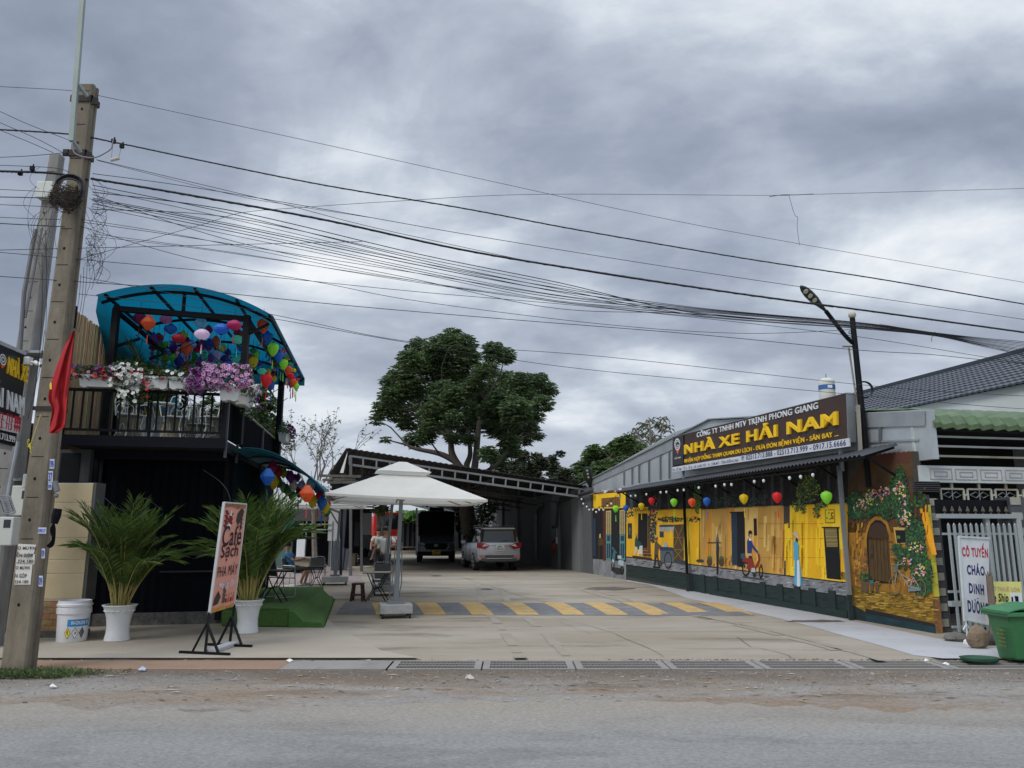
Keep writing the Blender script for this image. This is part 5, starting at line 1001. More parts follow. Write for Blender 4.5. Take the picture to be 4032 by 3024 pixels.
# ------------------------------------------------------------------ pillar, bucket, pink sign, turf steps
pil = thing('gate_pillar', B(.2, .0, 0), 'cream rendered pillar on a brick tile base behind the concrete pole', 'pillar'); CRM = sm(206, 188, 150, var=.08)
xl, xr = P(120, 2300, 12.75).x, P(338, 2300, 12.75).x; yy = 12.75
m_ = MB(); m_.obox((xl, yy+.02, .60), (xr-xl, 0, 0), (0, .3, 0), (0, 0, 1.88)); m_.build('shaft', sm(96, 98, 96), pil)
zs = [.62]+[P(280, y, yy).z for y in (2259, 2205, 2119, 2032, 1979)]+[2.47]; m_ = MB()
for i in range(6): m_.obox((xl, yy, zs[i]+.008), (xr-xl-.045, 0, 0), (0, .03, 0), (0, 0, zs[i+1]-zs[i]-.016))
m_.build('render_blocks', CRM, pil, bevel=.004)
m_ = MB(); m_.obox((xl, yy+.012, .6), (xr-xl-.05, 0, 0), (0, .02, 0), (0, 0, 1.87)); m_.build('grooves', sm(226, 218, 200), pil)
m_ = MB()
for i in range(5):
    for j in range(5): m_.use(mat((.26+.06*((i*3+j) % 3), .17+.03*((i+j) % 3), .10), .75, var=.3, scale=10)); m_.obox((xl+j*.19+(i % 2)*.06, yy-.02, .13+i*.093), (.185, 0, 0), (0, .05, 0), (0, 0, .088))
m_.build('brick_base', None, pil); m_ = MB(); m_.obox((xl, yy-.03, 0), (xr-xl, 0, 0), (0, .3, 0), (0, 0, .14)); m_.build('stone_foot', mat((.13, .12, .10), .9, var=.4, scale=8, bump=.4), pil)
t = thing('annex_wall', P(290, 1850, 13.1), 'dark grey wall panel above the cream pillar', 'wall'); m_ = MB(); a_ = P(225, 1850, 13.1).x; c_2 = P(352, 1850, 13.1).x
m_.obox((a_, 13.1, 2.2), (c_2-a_, 0, 0), (0, .1, 0), (0, 0, .86)); m_.build('panel', sm(52, 52, 52), t); m_ = MB(); m_.obox((a_+.05, 13.085, 2.5), (c_2-a_-.22, 0, 0), (0, .03, 0), (0, 0, .5)); m_.build('recess', BLACK, t)
bk_ = G(281, 2524, .03); t = thing('bucket', bk_, 'large white plastic bucket with blue and yellow chemical labels beside the concrete pole', 'bucket'); rb_ = .235; WB = sm(218, 220, 224, rough=.4, var=.05, dirt=.35, dirtc=(.4, .36, .3))
MB().lathe(bk_, [(rb_*.88, 0), (rb_*.9, .01), (rb_*.98, .42), (rb_*1.04, .42), (rb_*1.05, .5), (rb_*1.0, .5), (rb_*1.0, .53), (rb_*1.06, .53), (rb_*1.07, .56), (rb_*1.0, .57), (rb_*1.0, .61), (rb_*.96, .61), (rb_*.9, .35)], 40).build('pail', WB, t, smooth='auto')
def cyl(c, r, ang, z, off=.004): return V3(c)+V3((math.sin(ang)*(r+off), -math.cos(ang)*(r+off), z))
def rz_(z): return rb_*(.9+.08*z/.42)
f0 = math.atan2(bk_.x, bk_.y)   # towards the camera
def patch(a0, a1, z0, z1, m, nm, par, n=14, off=.002):
    m_ = MB(); vs = []
    for i in range(n+1): a = a0+(a1-a0)*i/n-f0*0; vs += [cyl(bk_, rz_(z0), a, z0, off), cyl(bk_, rz_(z1), a, z1, off)]
    m_.add(vs, [(2*i, 2*i+2, 2*i+3, 2*i+1) for i in range(n)]); return m_.build(nm, m, par)
lb = patch(-.35+.5, 1.35+.3, .235, .34, sm(50, 140, 200), 'label', t)
text('HI-CHLON 70', bk_, bk_+V3((1, 0, 0)), bk_+Z, 'lettering', sm(236, 236, 236), lb, 0, .03, warp=lambda u, v: cyl(bk_, rz_(.29), .4+u*1.1, .262+v*.055, .006))
for a0, cc in ((.2, sm(222, 204, 70)), (.66, sm(226, 226, 226)), (1.12, sm(120, 120, 124))):
    for k_, (mm, sc_) in enumerate(((BLACK, 1.), (cc, .86))):
        m_ = MB(); m_.add([cyl(bk_, rz_(.14), a0+math.cos(i*1.5708)*.2*sc_, .14+math.sin(i*1.5708)*.085*sc_, .004+.002*k_) for i in range(4)], [(0, 1, 2, 3)]); m_.build('hazard_label', mm, t)
    m_ = MB()
    for i in range(9): aa = a0+rr.uniform(-.06, .06); z_ = .14+rr.uniform(-.03, .035); m_.add([cyl(bk_, rz_(.14), aa, z_, .009), cyl(bk_, rz_(.14), aa+.04, z_, .009), cyl(bk_, rz_(.14), aa+.02, z_+.02, .009)], [(0, 1, 2)])
    m_.build('pictogram', BLACK, t)
for k_, pts_ in enumerate((((640, 2010), (560, 1960), (480, 2010), (350, 1900)), ((800, 1850), (870, 1900), (905, 1960), (900, 2050)))):
    q_ = [tuple(P(x, y, 13.9)) for x, y in pts_]; b_ = MB(); b_.tube([V3(x) for x in spline(q_, 6)], .006, 4); tag(b_.build('hanging_wire', mat((.10, .10, .11), .6)), ('thin grey wire looping from the cream pillar across the black wall', 'thin grey wire hanging from the balcony corner beside the black wall')[k_], 'wire')
# pink banner stand
bl_, tl_, br_, tr_ = P(824, 2417, 11.4), P(882, 1978, 11.4), P(922, 2386, 12.15), P(970, 1985, 12.15)
BN = lambda u, v: (bl_.lerp(br_, u)).lerp(tl_.lerp(tr_, u), v); bn_n = (br_-bl_).cross(tl_-bl_).normalized()
t = thing('cafe_banner', G(855, 2555, .03), 'pink cafe banner on a black steel stand leaning in front of the black wall', 'banner'); nf_ = bn_n
m_ = MB(); m_.prism([BN(0, 0), BN(1, 0), BN(1, 1), BN(0, 1)], -nf_*.02); pn = m_.build('panel', sm(224, 158, 140, var=.04, rough=.5), t)
m_ = MB(); m_.bar(BN(0, 0), BN(0, 1), .035); m_.bar(BN(0, 1), BN(1, 1), .02); m_.bar(BN(1, 0), BN(1, 1), .02); m_.build('frame', sm(206, 208, 208), t)
def bq(m, uv, k=1, nm=None): m_bn.use(m); m_bn.poly([BN(u, v)+nf_*(.002+.0015*k) for u, v in uv])
m_bn = MB(); OR = sm(196, 140, 70, var=.4, scale=8); DBR = sm(70, 40, 50); MAR = sm(120, 34, 40); OLV = sm(58, 52, 40)
bq(OR, [(.02, 0), (.98, 0), (.98, .035), (.7, .02), (.5, .045), (.25, .03), (.02, .055)]); bq(sm(150, 110, 76, var=.4, scale=8), [(.02, .95), (.35, .965), (.6, .945), (.98, .96), (.98, .998), (.02, .998)])
bq(DBR, [(.0, .0), (.055, 0), (.055, 1), (0, 1)], 0)
def leaf(u, v, du, dv, w_, m, k=2):
    bq(m, [(u, v), (u+du*.4-dv*w_*.25, v+dv*.4+du*w_*.1), (u+du, v+dv), (u+du*.5+dv*w_*.25, v+dv*.45-du*w_*.1)], k)
for i in range(7): leaf(.28, .76+i*.022, .2*(1 if i % 2 else -1), .035, 1.2, MAR)
bq(sm(226, 220, 214), [(.26, .75), (.4, .75), (.42, .79), (.33, .81), (.24, .79)], 3); bq(sm(226, 220, 214), [(.3, .88), (.4, .88), (.38, .93), (.33, .93)], 3); bq(MAR, [(.26, .82), (.42, .82), (.44, .85), (.34, .87), (.24, .85)], 4)
bq(OLV, [(.62, .83), (.72, .79), (.86, .85), (.94, .93), (.78, .95), (.64, .90)], 2)
for i in range(5): leaf(.92, .76+i*.04, -.14, .03, 1.5, OLV)
bq(OLV, [(.08, .06), (.28, .07), (.36, .13), (.24, .19), (.12, .13)], 2)
for i in range(5): leaf(.42, .07+i*.035, .16, .03, 1.5, sm(96, 80, 70))
for i, c_ in enumerate((MAR, sm(200, 110, 60), MAR, sm(200, 110, 60))):
    u = .56+i*.1; bq(c_, [(u, .06), (u+.07, .06), (u+.06, .10+.02*(i % 2)), (u+.01, .10+.02*(i % 2))], 3); bq(MAR, [(u+.02, .125), (u+.05, .125), (u+.035, .15)], 3)
m_bn.build('printed_ornaments', None, pn)
DK = sm(36, 20, 44, var=.03)
def bt(s_, u0, u1, v0, v1, m, bold=.0, sh=0.): text(s_, BN(u0, v0), BN(u1, v0), BN(u0, v1), 'lettering', m, pn, .008, bold, sh)
bt('Café', .12, .93, .595, .785, DK, .008); bt('Sạch', .14, .86, .455, .61, DK, .008); bt('PHA MÁY', .1, .93, .315, .435, DK, .0); bt('Mang Đi', .2, .86, .19, .265, sm(236, 226, 236), .01, .4)
m_ = MB(); e0, e1 = G(808, 2566, .05), G(905, 2533, .05)
m_.bar(e0, bl_+V3((.0, 0, .02)), .035); m_.bar(e1, br_+V3((0, 0, .02)), .035)
for e_, ee in ((e0, (G(707, 2567, .05), G(905, 2576, .05))), (e1, (G(813, 2537, .05), G(992, 2544, .05)))):
    m_.bar(ee[0], ee[1], .035); up_ = V3((0, 0, .38)); m_.bar(ee[0].lerp(ee[1], .25), e_+up_, .028); m_.bar(ee[0].lerp(ee[1], .78), e_+up_, .028)
m_.build('stand', STEELB, t); m_ = MB(); m_.obox(e0+V3((.0, .02, -.01)), e1-e0-V3((0, .05, 0)), V3((.16, 0, 0)), Z*.04); m_.build('weight', sm(180, 182, 184, dirt=.3), t)
# turf steps
TURF = mat((.07, .16, .035), .95, var=.22, scale=26, bump=.5, bscale=220); ts = thing('turf_steps', G(1150, 2400), 'platform with one low step covered in bright green artificial turf beside the cafe', 'steps')
f_l, f_r = G(870, 2475, .0), V3((-3.92, 14.05, 0)); bk_r = P(1275, 2308, 19.8); bk_r.z = 0; m_ = MB(); pf_ = [f_l, f_r, bk_r, bk_r+V3((-2.2, -.5, 0))]; m_.prism([p+Z*.33 for p in pf_], -Z*.3)
a_ = m_.build('platform', TURF, ts, bevel=.04); m_ = MB(); q0, q1 = V3((-3.28, 14.0, 0)), V3((-4.32, 19.4, 0)); low = [f_r+V3((.0, -.02, .0)), q0, q1, bk_r+V3((-.02, -.4, 0))]
vs = [low[0]+Z*.31, low[0]+V3((.08, 0, .30)), low[0]+V3((.25, 0, .14)), q0+V3((-.06, 0, .12)), q0+V3((0, 0, .03))]; vs2 = [low[3]+Z*.31, low[3]+V3((.08, 0, .30)), low[3]+V3((.25, 0, .14)), q1+V3((-.06, 0, .12)), q1+Z*.03]
m_.add(vs+vs2, [(i, i+1, i+6, i+5) for i in range(4)]); m_.add([vs[0], vs[1], vs[2], vs[3], vs[4], V3((low[0].x, low[0].y, .03))], [(5, 4, 3, 2, 1, 0)]); m_.build('low_step', TURF, ts)
n_ = 3000; rs = np.random.RandomState(2); pts, dirs = [], []
for i in range(n_):
    k = 3
    if k == 0: u, v = rs.rand(2); p = pf_[0].lerp(pf_[1], u).lerp(pf_[3].lerp(pf_[2], u), v**1.5)+Z*.33
    elif k == 1: u, v = rs.rand(2); p = pf_[0].lerp(pf_[1], u)+Z*(.03+.3*v)+V3((0, -.005, 0))
    elif k == 2: u = rs.rand(); j = rs.randint(4); v = rs.rand(); p = vs[j].lerp(vs[j+1], u).lerp(vs2[j].lerp(vs2[j+1], u), v**1.3)
    else: u = rs.rand(); p = pf_[0].lerp(pf_[1], u)+Z*.33 if rs.rand() < .5 else q0.lerp(q1, u)+Z*.05
    pts.append(tuple(p)); dirs.append((rs.normal(0, .5), rs.normal(0, .5), 1))
leafmesh('turf_pile', pts, dirs, .022, .012, [mat((.07, .18, .04), .9, var=.2), mat((.05, .13, .03), .9, var=.2)], ts, droop=0)
# ================================================================== RIGHT: NEIGHBOUR HOUSE FRONT, TILE ROOF HOUSE
def ft(px, py, o=0.): p = FM(px, py, o)-W0; return p.dot(E), p.z
CREAMW = sm(196, 204, 204, rough=.5, dirt=.25); RUSTW = sm(186, 184, 168, dirt=.6, dirtc=(.22, .12, .06))
OU = -S_UP-.04
hs = thing('shop_house', FP(2, 0, 0), 'neighbour house front with white bars, grey and cream tile pillars and green tiled eave', 'building')
T0 = ft(3612, 1800, OU)[0]; T1 = T0+4.4
zt = lambda px, py, o=0.: ft(px, py, o)[1]
zu = lambda px, py, o=0.: ft(px, py, OU+o)[1]
tu = lambda px, py, o=0.: ft(px, py, OU+o)[0]
m_ = MB(); m_.obox(FP(.25, OU-2.4, 0), E*4.4, D*.1, Z*4.0); m_.obox(FP(T_W+.02, OU-2.4, 0), E*.06, -D*2.3, Z*3.2); m_.obox(FP(T0+.1, OU-2.4, zu(3660, 1684, .4)), E*4.4, -D*2.6, Z*.06); m_.obox(FP(T1, -2.2, 0), E*.08, -D*2.2, Z*3.7); m_.obox(FP(T0+.1, OU-2.4, zu(3620, 1815)), E*.05, -D*2.4, Z*(zu(3660, 1684)-zu(3620, 1815))); m_.build('porch_walls', mat((.012, .013, .015), .8, var=.2), hs)
# green tiled eave with barrel profile
GT = mat((.085, .135, .06), .55, var=.3, scale=5, dirt=.4, dirtc=(.05, .09, .05)); za, zb_ = zu(3660, 1684, .4), zu(3700, 1612, -.2); t0 = tu(3662, 1650, .3); m_ = MB(); prof = []
for i in range(9): a_ = math.pi/2*i/8; prof.append((OU+.4-.75*(1-math.cos(a_)), za+(zb_-za)*math.sin(a_)))
prof += [(OU-1.2, zb_+.12), (OU-2.3, zb_+.2)]
n_ = 60; vs = []
for i in range(n_+1):
    t = t0+(T1+1-t0)*i/n_; wv = .022*math.sin(i*2*math.pi/3.0)
    for k, (o, z) in enumerate(prof): vs.append(FP(t, o+wv*.7+(.018 if k % 2 else 0), z+wv))
np_ = len(prof); m_.add(vs, [(i*np_+j, (i+1)*np_+j, (i+1)*np_+j+1, i*np_+j+1) for i in range(n_) for j in range(np_-1)]); o = m_.build('tile_eave', GT, hs); md = o.modifiers.new('solid', 'SOLIDIFY'); md.thickness = .02
m_ = MB(); m_.prism([FP(t0-.02, OU+.1-.7*(1-math.cos(a)), za+(zb_-za)*math.sin(a)) for a in [i*.196 for i in range(9)]]+[FP(t0-.02, OU-1.2, za)], E*.03); m_.build('eave_end', BLACK, hs)
m_ = MB(); m_.bar(FP(T0+.02, OU-.05, zu(3615, 1800)), FP(T0+.02, OU-.05, zu(3615, 1672)), .07); m_.build('corner_post', CREAMW, hs)
for y0, y1, c in ((1674, 1687, GALV), (1717, 1730, CREAMW), (1755, 1770, CREAMW), (1794, 1808, RUSTW)):
    z_ = zu(3640, y0); b_ = MB(); b_.bar(FP(T0, OU, z_), FP(T1, OU, z_), .035); b_.build('upper_bar', c, hs)
# relief panel band
zA, zB = zu(3620, 1898, .1), zu(3620, 1832, .1); m_ = MB(); m_.obox(FP(T0-.05, OU-.05, zA), E*4.3, -D*.15, Z*(zB-zA)); pb_ = m_.build('panel_band', CREAMW, hs)
for i in range(8):
    t = T0+.1+i*.52; m_ = MB(); fr = sm(170, 160, 160); h_ = zB-zA
    for (a_, c_, d_, e_) in ((.03, .05, .45, .012), (.03, h_-.06, .45, .012), (.03, .05, .012, h_-.11), (.468, .05, .012, h_-.11), (.12, .1, .27, .012), (.12, h_-.11, .27, .012), (.12, .1, .012, h_-.21), (.378, .1, .012, h_-.2)): m_.obox(FP(t+a_, OU+.1, zA+c_), E*d_, -D*.01, Z*e_)
    m_.build('relief', fr, pb_)
# frames with x ornaments
for i, (x0, x1) in enumerate(((3699, 3789), (3804, 3897), (3913, 4000), (4022, 4110))):
    a_, c_ = tu(x0, 1925), tu(x1, 1925); z0, z1 = zu(3720, 1971), zu(3720, 1925); m_ = MB()
    for p_, q_ in (((a_, z0), (c_, z0)), ((a_, z1), (c_, z1)), ((a_, z0), (a_, z1)), ((c_, z0), (c_, z1))): m_.bar(FP(p_[0], OU+.02, p_[1]), FP(q_[0], OU+.02, q_[1]), .03)
    m_.bar(FP((a_+c_)/2, OU+.02, z1), FP((a_+c_)/2, OU+.02, z1+.14), .04); m_.bar(FP(c_, OU+.02, (z0+z1)/2), FP(c_+.08, OU+.02, (z0+z1)/2), .03); fr_ = m_.build('vent_frame', RUSTW, hs)
    m_ = MB(); w_, h_ = c_-a_, z1-z0; cx_, cz = (a_+c_)/2, (z0+z1)/2; q = [FP(cx_+u*w_/2, OU+.02, cz+v*h_/2) for u, v in ((-.8, 0), (-.3, .5), (0, 0), (.3, .5), (.8, 0), (.3, -.5), (0, 0), (-.3, -.5), (-.8, 0))]; m_.tube(q, .008, 4); m_.bar(FP(cx_, OU+.02, z0), FP(cx_, OU+.02, z1), .012); m_.build('ornament', GALV, fr_)
# vent louvres and tile pillars
PO = -S_END-.08
m_ = MB(); l0, l1 = tu(3596, 1920, .1), tu(3700, 1920, .1)
for i in range(6): z_ = zu(3650, 1905)+.02-i*.032; m_.obox(FP(l0, OU+.12, z_), E*(l1-l0), D*.1, Z*.014)
m_.build('louvres', mat((.06, .06, .065), .6), hs); TG, TC = mat((.075, .08, .09), .55, var=.2, scale=10), mat((.36, .34, .29), .6, var=.15, scale=12)
for (x0, x1, nm) in ((3652, 3716, 0), (4004, 4090, 1)):
    a_, c_ = ft(x0+45, 2400)[0] if nm == 0 else ft(4028, 2300)[0], ft(x1+22, 2400)[0] if nm == 0 else ft(4028, 2300)[0]+.4
    if nm == 0: a_, c_ = T_W+.005, ft(3750, 2507, PO)[0]
    m_ = MB(); zz_ = 0; k = 0; zt_ = zt(3700, 1948)
    while zz_ < zt_-.05:
        h_ = .125; dark = k % 2 == 0
        for j in range(4):
            m_.use(TG); m_.obox(FP(a_, PO if nm == 0 else -.06, zz_+j*.031), E*(c_-a_), D*.3, Z*.029)
            if not dark: m_.use(TC); m_.obox(FP(a_+(.02 if nm == 0 else .0), PO+.015 if nm == 0 else -.045, zz_+j*.031), E*min(.2, c_-a_-.07), D*.28, Z*.029)
        zz_ += h_; k += 1
    m_.build('tile_pillar', None, hs)
# dark wall strip with small finial ornaments above the gate
m_ = MB(); m_.obox(FP(ft(3715, 2030)[0], -.12, zt(3715, 2030)), E*2, D*.05, Z*.26); m_.build('lintel', BLACK, hs)
for i in range(9):
    t = ft(3738+i*30.5, 2015)[0]; z_ = zt(3740, 2026); b_ = MB(); b_.lathe(FP(t, -.1, z_), [(.03, 0), (.012, .03), (.035, .06), (.02, .1), (.004, .14)], 6); b_.build('finial', mat((.10, .09, .07), .6, .4), hs)
# gate
gt = thing('picket_gate', FP(1.3, 0, 0), 'pale grey steel picket gate between the tiled pillars', 'gate'); GP = sm(148, 156, 158, rough=.45, var=.08)
g0, g1 = ft(3722, 2200)[0], ft(4018, 2200)[0]; zT = zt(3722, 2032); m_ = MB(); m_.bar(FP(g0-.05, 0, zT), FP(g1+.1, 0, zT), .1, .07); m_.bar(FP(g1+.02, 0, 0), FP(g1+.02, 0, zT), .1, .08); m_.bar(FP(ft(3893, 2100)[0], -.02, .3), FP(ft(3893, 2100)[0], -.02, zT), .07); m_.build('gate_frame', GP, gt)
zr = [zt(3722, y) for y in (2102, 2330)]+[zt(3722, 2378), .22]
for z_ in zr: MB().bar(FP(g0, .0, z_), FP(g1, .0, z_), .035 if z_ != zr[2] else .08).build('rail', GP, gt)
n_ = 13; pit = (ft(3972, 2100)[0]-ft(3732, 2100)[0])/11
for i in range(n_):
    t = ft(3732, 2100)[0]+i*pit; b_ = MB(); z0 = (.14, zt(3722, 2362))[i % 2 == 2]; b_.bar(FP(t, .03, .14), FP(t, .03, zt(3722, 2066)), .042, .02, up=D); b_.lathe(FP(t, .03, zt(3722, 2066)), [(.021, 0), (.003, .03)], 4); b_.build('picket', GP, gt)
for i in range(9):
    b_ = MB(); t = ft(3908+i*11, 2150)[0]; b_.bar(FP(t, -.06, .9), FP(t, -.06, zt(3722, 2072)), .02); b_.build('inner_bar', mat((.12, .13, .15), .5), gt)
# white food sign, yellow sign
cq = [FM(3800, 2440, .55), FM(3888, 2456, .45), FM(3886, 2123, .45), FM(3777, 2119, .55)]
t = thing('food_sign', FM(3805, 2500, .5), 'white banner with red and navy lettering leaning before the picket gate', 'sign'); SQ = lambda u, v: cq[0].lerp(cq[1], u).lerp(cq[3].lerp(cq[2], u), v); m_ = MB(); m_.prism([SQ(0, 0), SQ(1.08, 0), SQ(1.08, 1), SQ(0, 1)], D*.02); pn = m_.build('panel', sm(214, 218, 222, rough=.5), t)
m_ = MB(); m_.bar(SQ(-.02, -.02), SQ(-.02, 1.02), .025); m_.bar(SQ(-.02, 1.02), SQ(1.08, 1.01), .03); m_.bar(SQ(-.02, 0), SQ(1.08, -.01), .02); m_.bar(SQ(.02, 0), SQ(.04, -.14)-Z*.1, .025); m_.bar(SQ(.04, -.05), SQ(.25, -.13), .02); m_.bar(SQ(.04, -.06), SQ(-.12, -.13), .02); m_.build('stand', CREAMW, t)
RD = sm(190, 26, 56, var=.05); NV = sm(36, 36, 100, var=.05)
def st(s_, u0, u1, v0, v1, m, b=.02): text(s_, SQ(u0, v0), SQ(u1, v0), SQ(u0, v1), 'lettering', m, pn, .006, b)
st('CÔ TUYẾN', .06, 1.04, .775, .955, RD, .03); st('CHÁO', .2, .9, .555, .705, NV, .04); st('DINH', .24, .86, .33, .455, NV, .04); st('DƯỠNG', .14, 1.06, .1, .29, NV, .04)
yq4 = [FM(3900, 2385, .28), FM(4030, 2392, .28), FM(4022, 2292, .28), FM(3893, 2290, .28)]
t = thing('rental_sign', FM(3960, 2400, .28), 'pale yellow sign board behind the green bins', 'sign'); m_ = MB(); m_.prism([FM(3880, 2420, .28), FM(4030, 2420, .28), FM(4021, 2291, .28), FM(3880, 2289, .28)], D*.015); pn = m_.build('panel', sm(214, 216, 130, rough=.5), t)
text('THUÊ LOA', FM(3926, 2328, .28), FM(4016, 2330, .28), FM(3925, 2306, .28), 'lettering', sm(200, 160, 130), pn, .006, .02); text('O', FM(3908, 2327, .28), FM(3920, 2327, .28), FM(3908, 2307, .28), 'lettering', sm(200, 160, 130), pn, .006, .02)
text('e Ship', FM(3912, 2380, .28), FM(3970, 2380, .28), FM(3912, 2336, .28), 'lettering', BLACK, pn, .006, .02)
m_ = MB(); m_.prism([FM(3978, 2390, .288), FM(4026, 2392, .288), FM(4024, 2336, .288), FM(3977, 2334, .288)], D*.004); pc = m_.build('picture', sm(214, 218, 226), pn); m_ = MB(); m_.prism([FM(4002, 2384, .292), FM(4012, 2384, .292), FM(4010, 2348, .292), FM(3995, 2346, .292)], D*.002); m_.prism([FM(3984, 2388, .293), FM(3990, 2388, .293), FM(3989, 2350, .293), FM(3983, 2350, .293)], D*.002); m_.build('drawing', BLACK, pc)
# tree stump pole, rocks, rubbish
WOODR = mat((.17, .13, .10), .9, var=.4, scale=8, bump=.5, stretch=(1, 1, .3))
t = thing('wooden_post', FM(3905, 2480, .6), 'rough splintered wooden post standing between the banner and the bins', 'post'); m_ = MB(); a_, c_ = FM(3912, 2500, .6), FM(3895, 2268, .6); m_.tube([a_, a_.lerp(c_, .5)+V3((.01, 0, 0)), c_], [.055, .05, .045], 8); m_.build('trunk', WOODR, t)
m_ = MB()
for i in range(5): an = i*1.25; m_.tube([c_+V3((math.cos(an)*.03, math.sin(an)*.03, -.02)), c_+V3((math.cos(an)*.05, math.sin(an)*.05, .05+.02*(i % 2)))], [.014, .003], 4)
m_.build('splinters', WOODR, t)
def rock(px, py, w_px, h_px, label, rgb, seed):
    r = random.Random(seed); c = G(px, py, .0); sx = S(w_px, c.y)/2; sz_ = S(h_px, c.y)/2; me = MB(); k = 9; vs = []
    rows = [-1, -.6, -.1, .45, .8, 1]
    for z_ in rows:
        rad_ = math.sqrt(max(.04, 1-z_*z_))
        for j in range(k): a = j*6.283/k; q = rad_*(1+.16*math.sin(a*2+seed)+.1*math.sin(a*3+z_*2+seed)+r.uniform(-.14, .14)); vs.append(c+V3((sx*q*math.cos(a), sx*.75*q*math.sin(a), sz_*(1+z_)+r.uniform(-.01, .01))))
    me.add(vs, [(i*k+j, i*k+(j+1) % k, (i+1)*k+(j+1) % k, (i+1)*k+j) for i in range(5) for j in range(k)]+[tuple(range(k-1, -1, -1)), tuple(range(5*k, 6*k))]); o = me.build('rock', mat(rgb, .9, var=.4, scale=6, bump=.7, bscale=20), None, bevel=.008); tag(o, label, 'rock', 'rocks at the foot of the gate'); return o
rock(3768, 2532, 90, 38, 'flat grey rock at the foot of the tiled pillar', (.16, .155, .14), 1); rock(3855, 2562, 74, 92, 'tall brown rock beside the white paper ball', (.20, .15, .10), 2); rock(3898, 2548, 60, 50, 'dark rock half behind the green bin', (.05, .05, .045), 3); rock(3820, 2520, 120, 40, 'long dark rock under the white banner', (.06, .055, .05), 5); rock(3895, 2515, 60, 46, 'black lump of rubble behind the brown rock', (.03, .028, .026), 7)
rock(3815, 2552, 34, 36, 'crumpled white paper ball among the rocks', (.75, .76, .78), 9)['category'] = 'litter'
# bins
GRN = mat((.035, .16, .055), .42, var=.12, scale=4, dirt=.25, dirtc=(.10, .12, .05)); GRL = mat((.05, .20, .085), .4, var=.1)
def bin_(loc, rz, wd, dp, hh, label):
    x0 = y = 0.; t = thing('wheelie_bin', loc, label, 'bin', 'green bins by the gate', rz); ORG[t.name] = V3((0, 0, 0)); m_ = MB(); s_ = .045
    b0 = [(x0+s_, y+.09), (x0+wd-s_, y+.09), (x0+wd-s_, y+dp-.06), (x0+s_, y+dp-.06)]; b1 = [(x0, y), (x0+wd, y), (x0+wd, y+dp), (x0, y+dp)]
    lo = [V3((a, b, .05)) for a, b in b0]; hi = [V3((a, b, hh)) for a, b in b1]; lo[0].z = lo[3].z = .02
    m_.add(lo+hi, [(3, 2, 1, 0), (0, 1, 5, 4), (1, 2, 6, 5), (2, 3, 7, 6), (3, 0, 4, 7)]); o = m_.build('body', GRN, t, bevel=.025)
    m_ = MB(); m_.obox((x0-.035, y-.035, hh-.06), (wd+.07, 0, 0), (0, dp+.07, 0), (0, 0, .06)); m_.build('rim', GRL, t, bevel=.012)
    m_ = MB(); vs = []
    for i in range(7): u = i/6; zz_ = hh+.005+.05*math.sin(math.pi*min(1, u*1.1)); vs += [(x0-.04, y-.04+(dp+.1)*u, zz_), (x0+wd+.04, y-.04+(dp+.1)*u, zz_)]
    m_.add(vs, [(2*i, 2*i+1, 2*i+3, 2*i+2) for i in range(6)]); m_.obox((x0-.04, y-.05, hh-.02), (wd+.08, 0, 0), (0, .02, 0), (0, 0, .035)); ld = m_.build('lid', GRL, t); md = ld.modifiers.new('solid', 'SOLIDIFY'); md.thickness = .015
    m_ = MB(); m_.tube([(x0-.06, y+dp*.5, hh+.01), (x0-.09, y+dp*.35, hh+.03), (x0-.07, y+.08, hh-.02)], .02, 6); m_.build('handle', GRL, ld)
    for xx in (x0+.04, x0+wd-.1): b_ = MB(); b_.lathe((0, 0, 0), [(.09, 0), (.1, .01), (.1, .05), (.09, .06)], 16); b_.v = [(xx+z_, y+dp-.02+a, .1+c) for a, c, z_ in b_.v]; b_.build('wheel', RUBBER, t)
    m_ = MB(); PT = mat((.13, .17, .03), .6, var=.6, scale=30)
    for i in range(5): m_.obox((x0+wd*.42, y+.037-.006*i*0, hh*.62-.05*i), (wd*.34, 0, 0), (0, .004, .0), (0, 0, .022))
    m_.v = [(vx, vy-.055+(hh-.1-vz)*.075, vz) for vx, vy, vz in m_.v]; m_.build('faded_print', PT, t)
fl_, fr2 = G(3900, 2598), G(3992, 2620); wv_ = fr2-fl_; rzb = math.atan2(wv_.y, wv_.x); hb_ = P(3888, 2398, fl_.y).z
bin_(tuple(fl_), rzb, wv_.length, .5, hb_, 'green wheelie bin in front at the right edge, a loose lid beside it'); f2 = fl_.lerp(fr2, .85)+V3((.33, .62, 0)); bin_(tuple(f2), rzb-.1, .5, .5, hb_+.02, 'second green wheelie bin behind the front one, cut by the photo edge')
t = thing('bin_lid', G(3850, 2606), 'loose dark green bin lid lying on the drain grates', 'lid'); m_ = MB(); a_, c_ = G(3798, 2600, .03), G(3920, 2606, .03); m_.lathe(a_.lerp(c_, .5), [(.22, 0), (.235, .02), (.235, .05), (.21, .035), (.05, .03)], 24, sy=.75); m_.build('shell', mat((.015, .07, .035), .5, var=.2), t); m_ = MB(); m_.tube([a_+V3((.03, 0, .0)), a_+V3((-.03, .05, .04)), a_+V3((.03, .1, .02))], .014, 5); m_.build('grip', mat((.015, .07, .035), .5, var=.2), t)
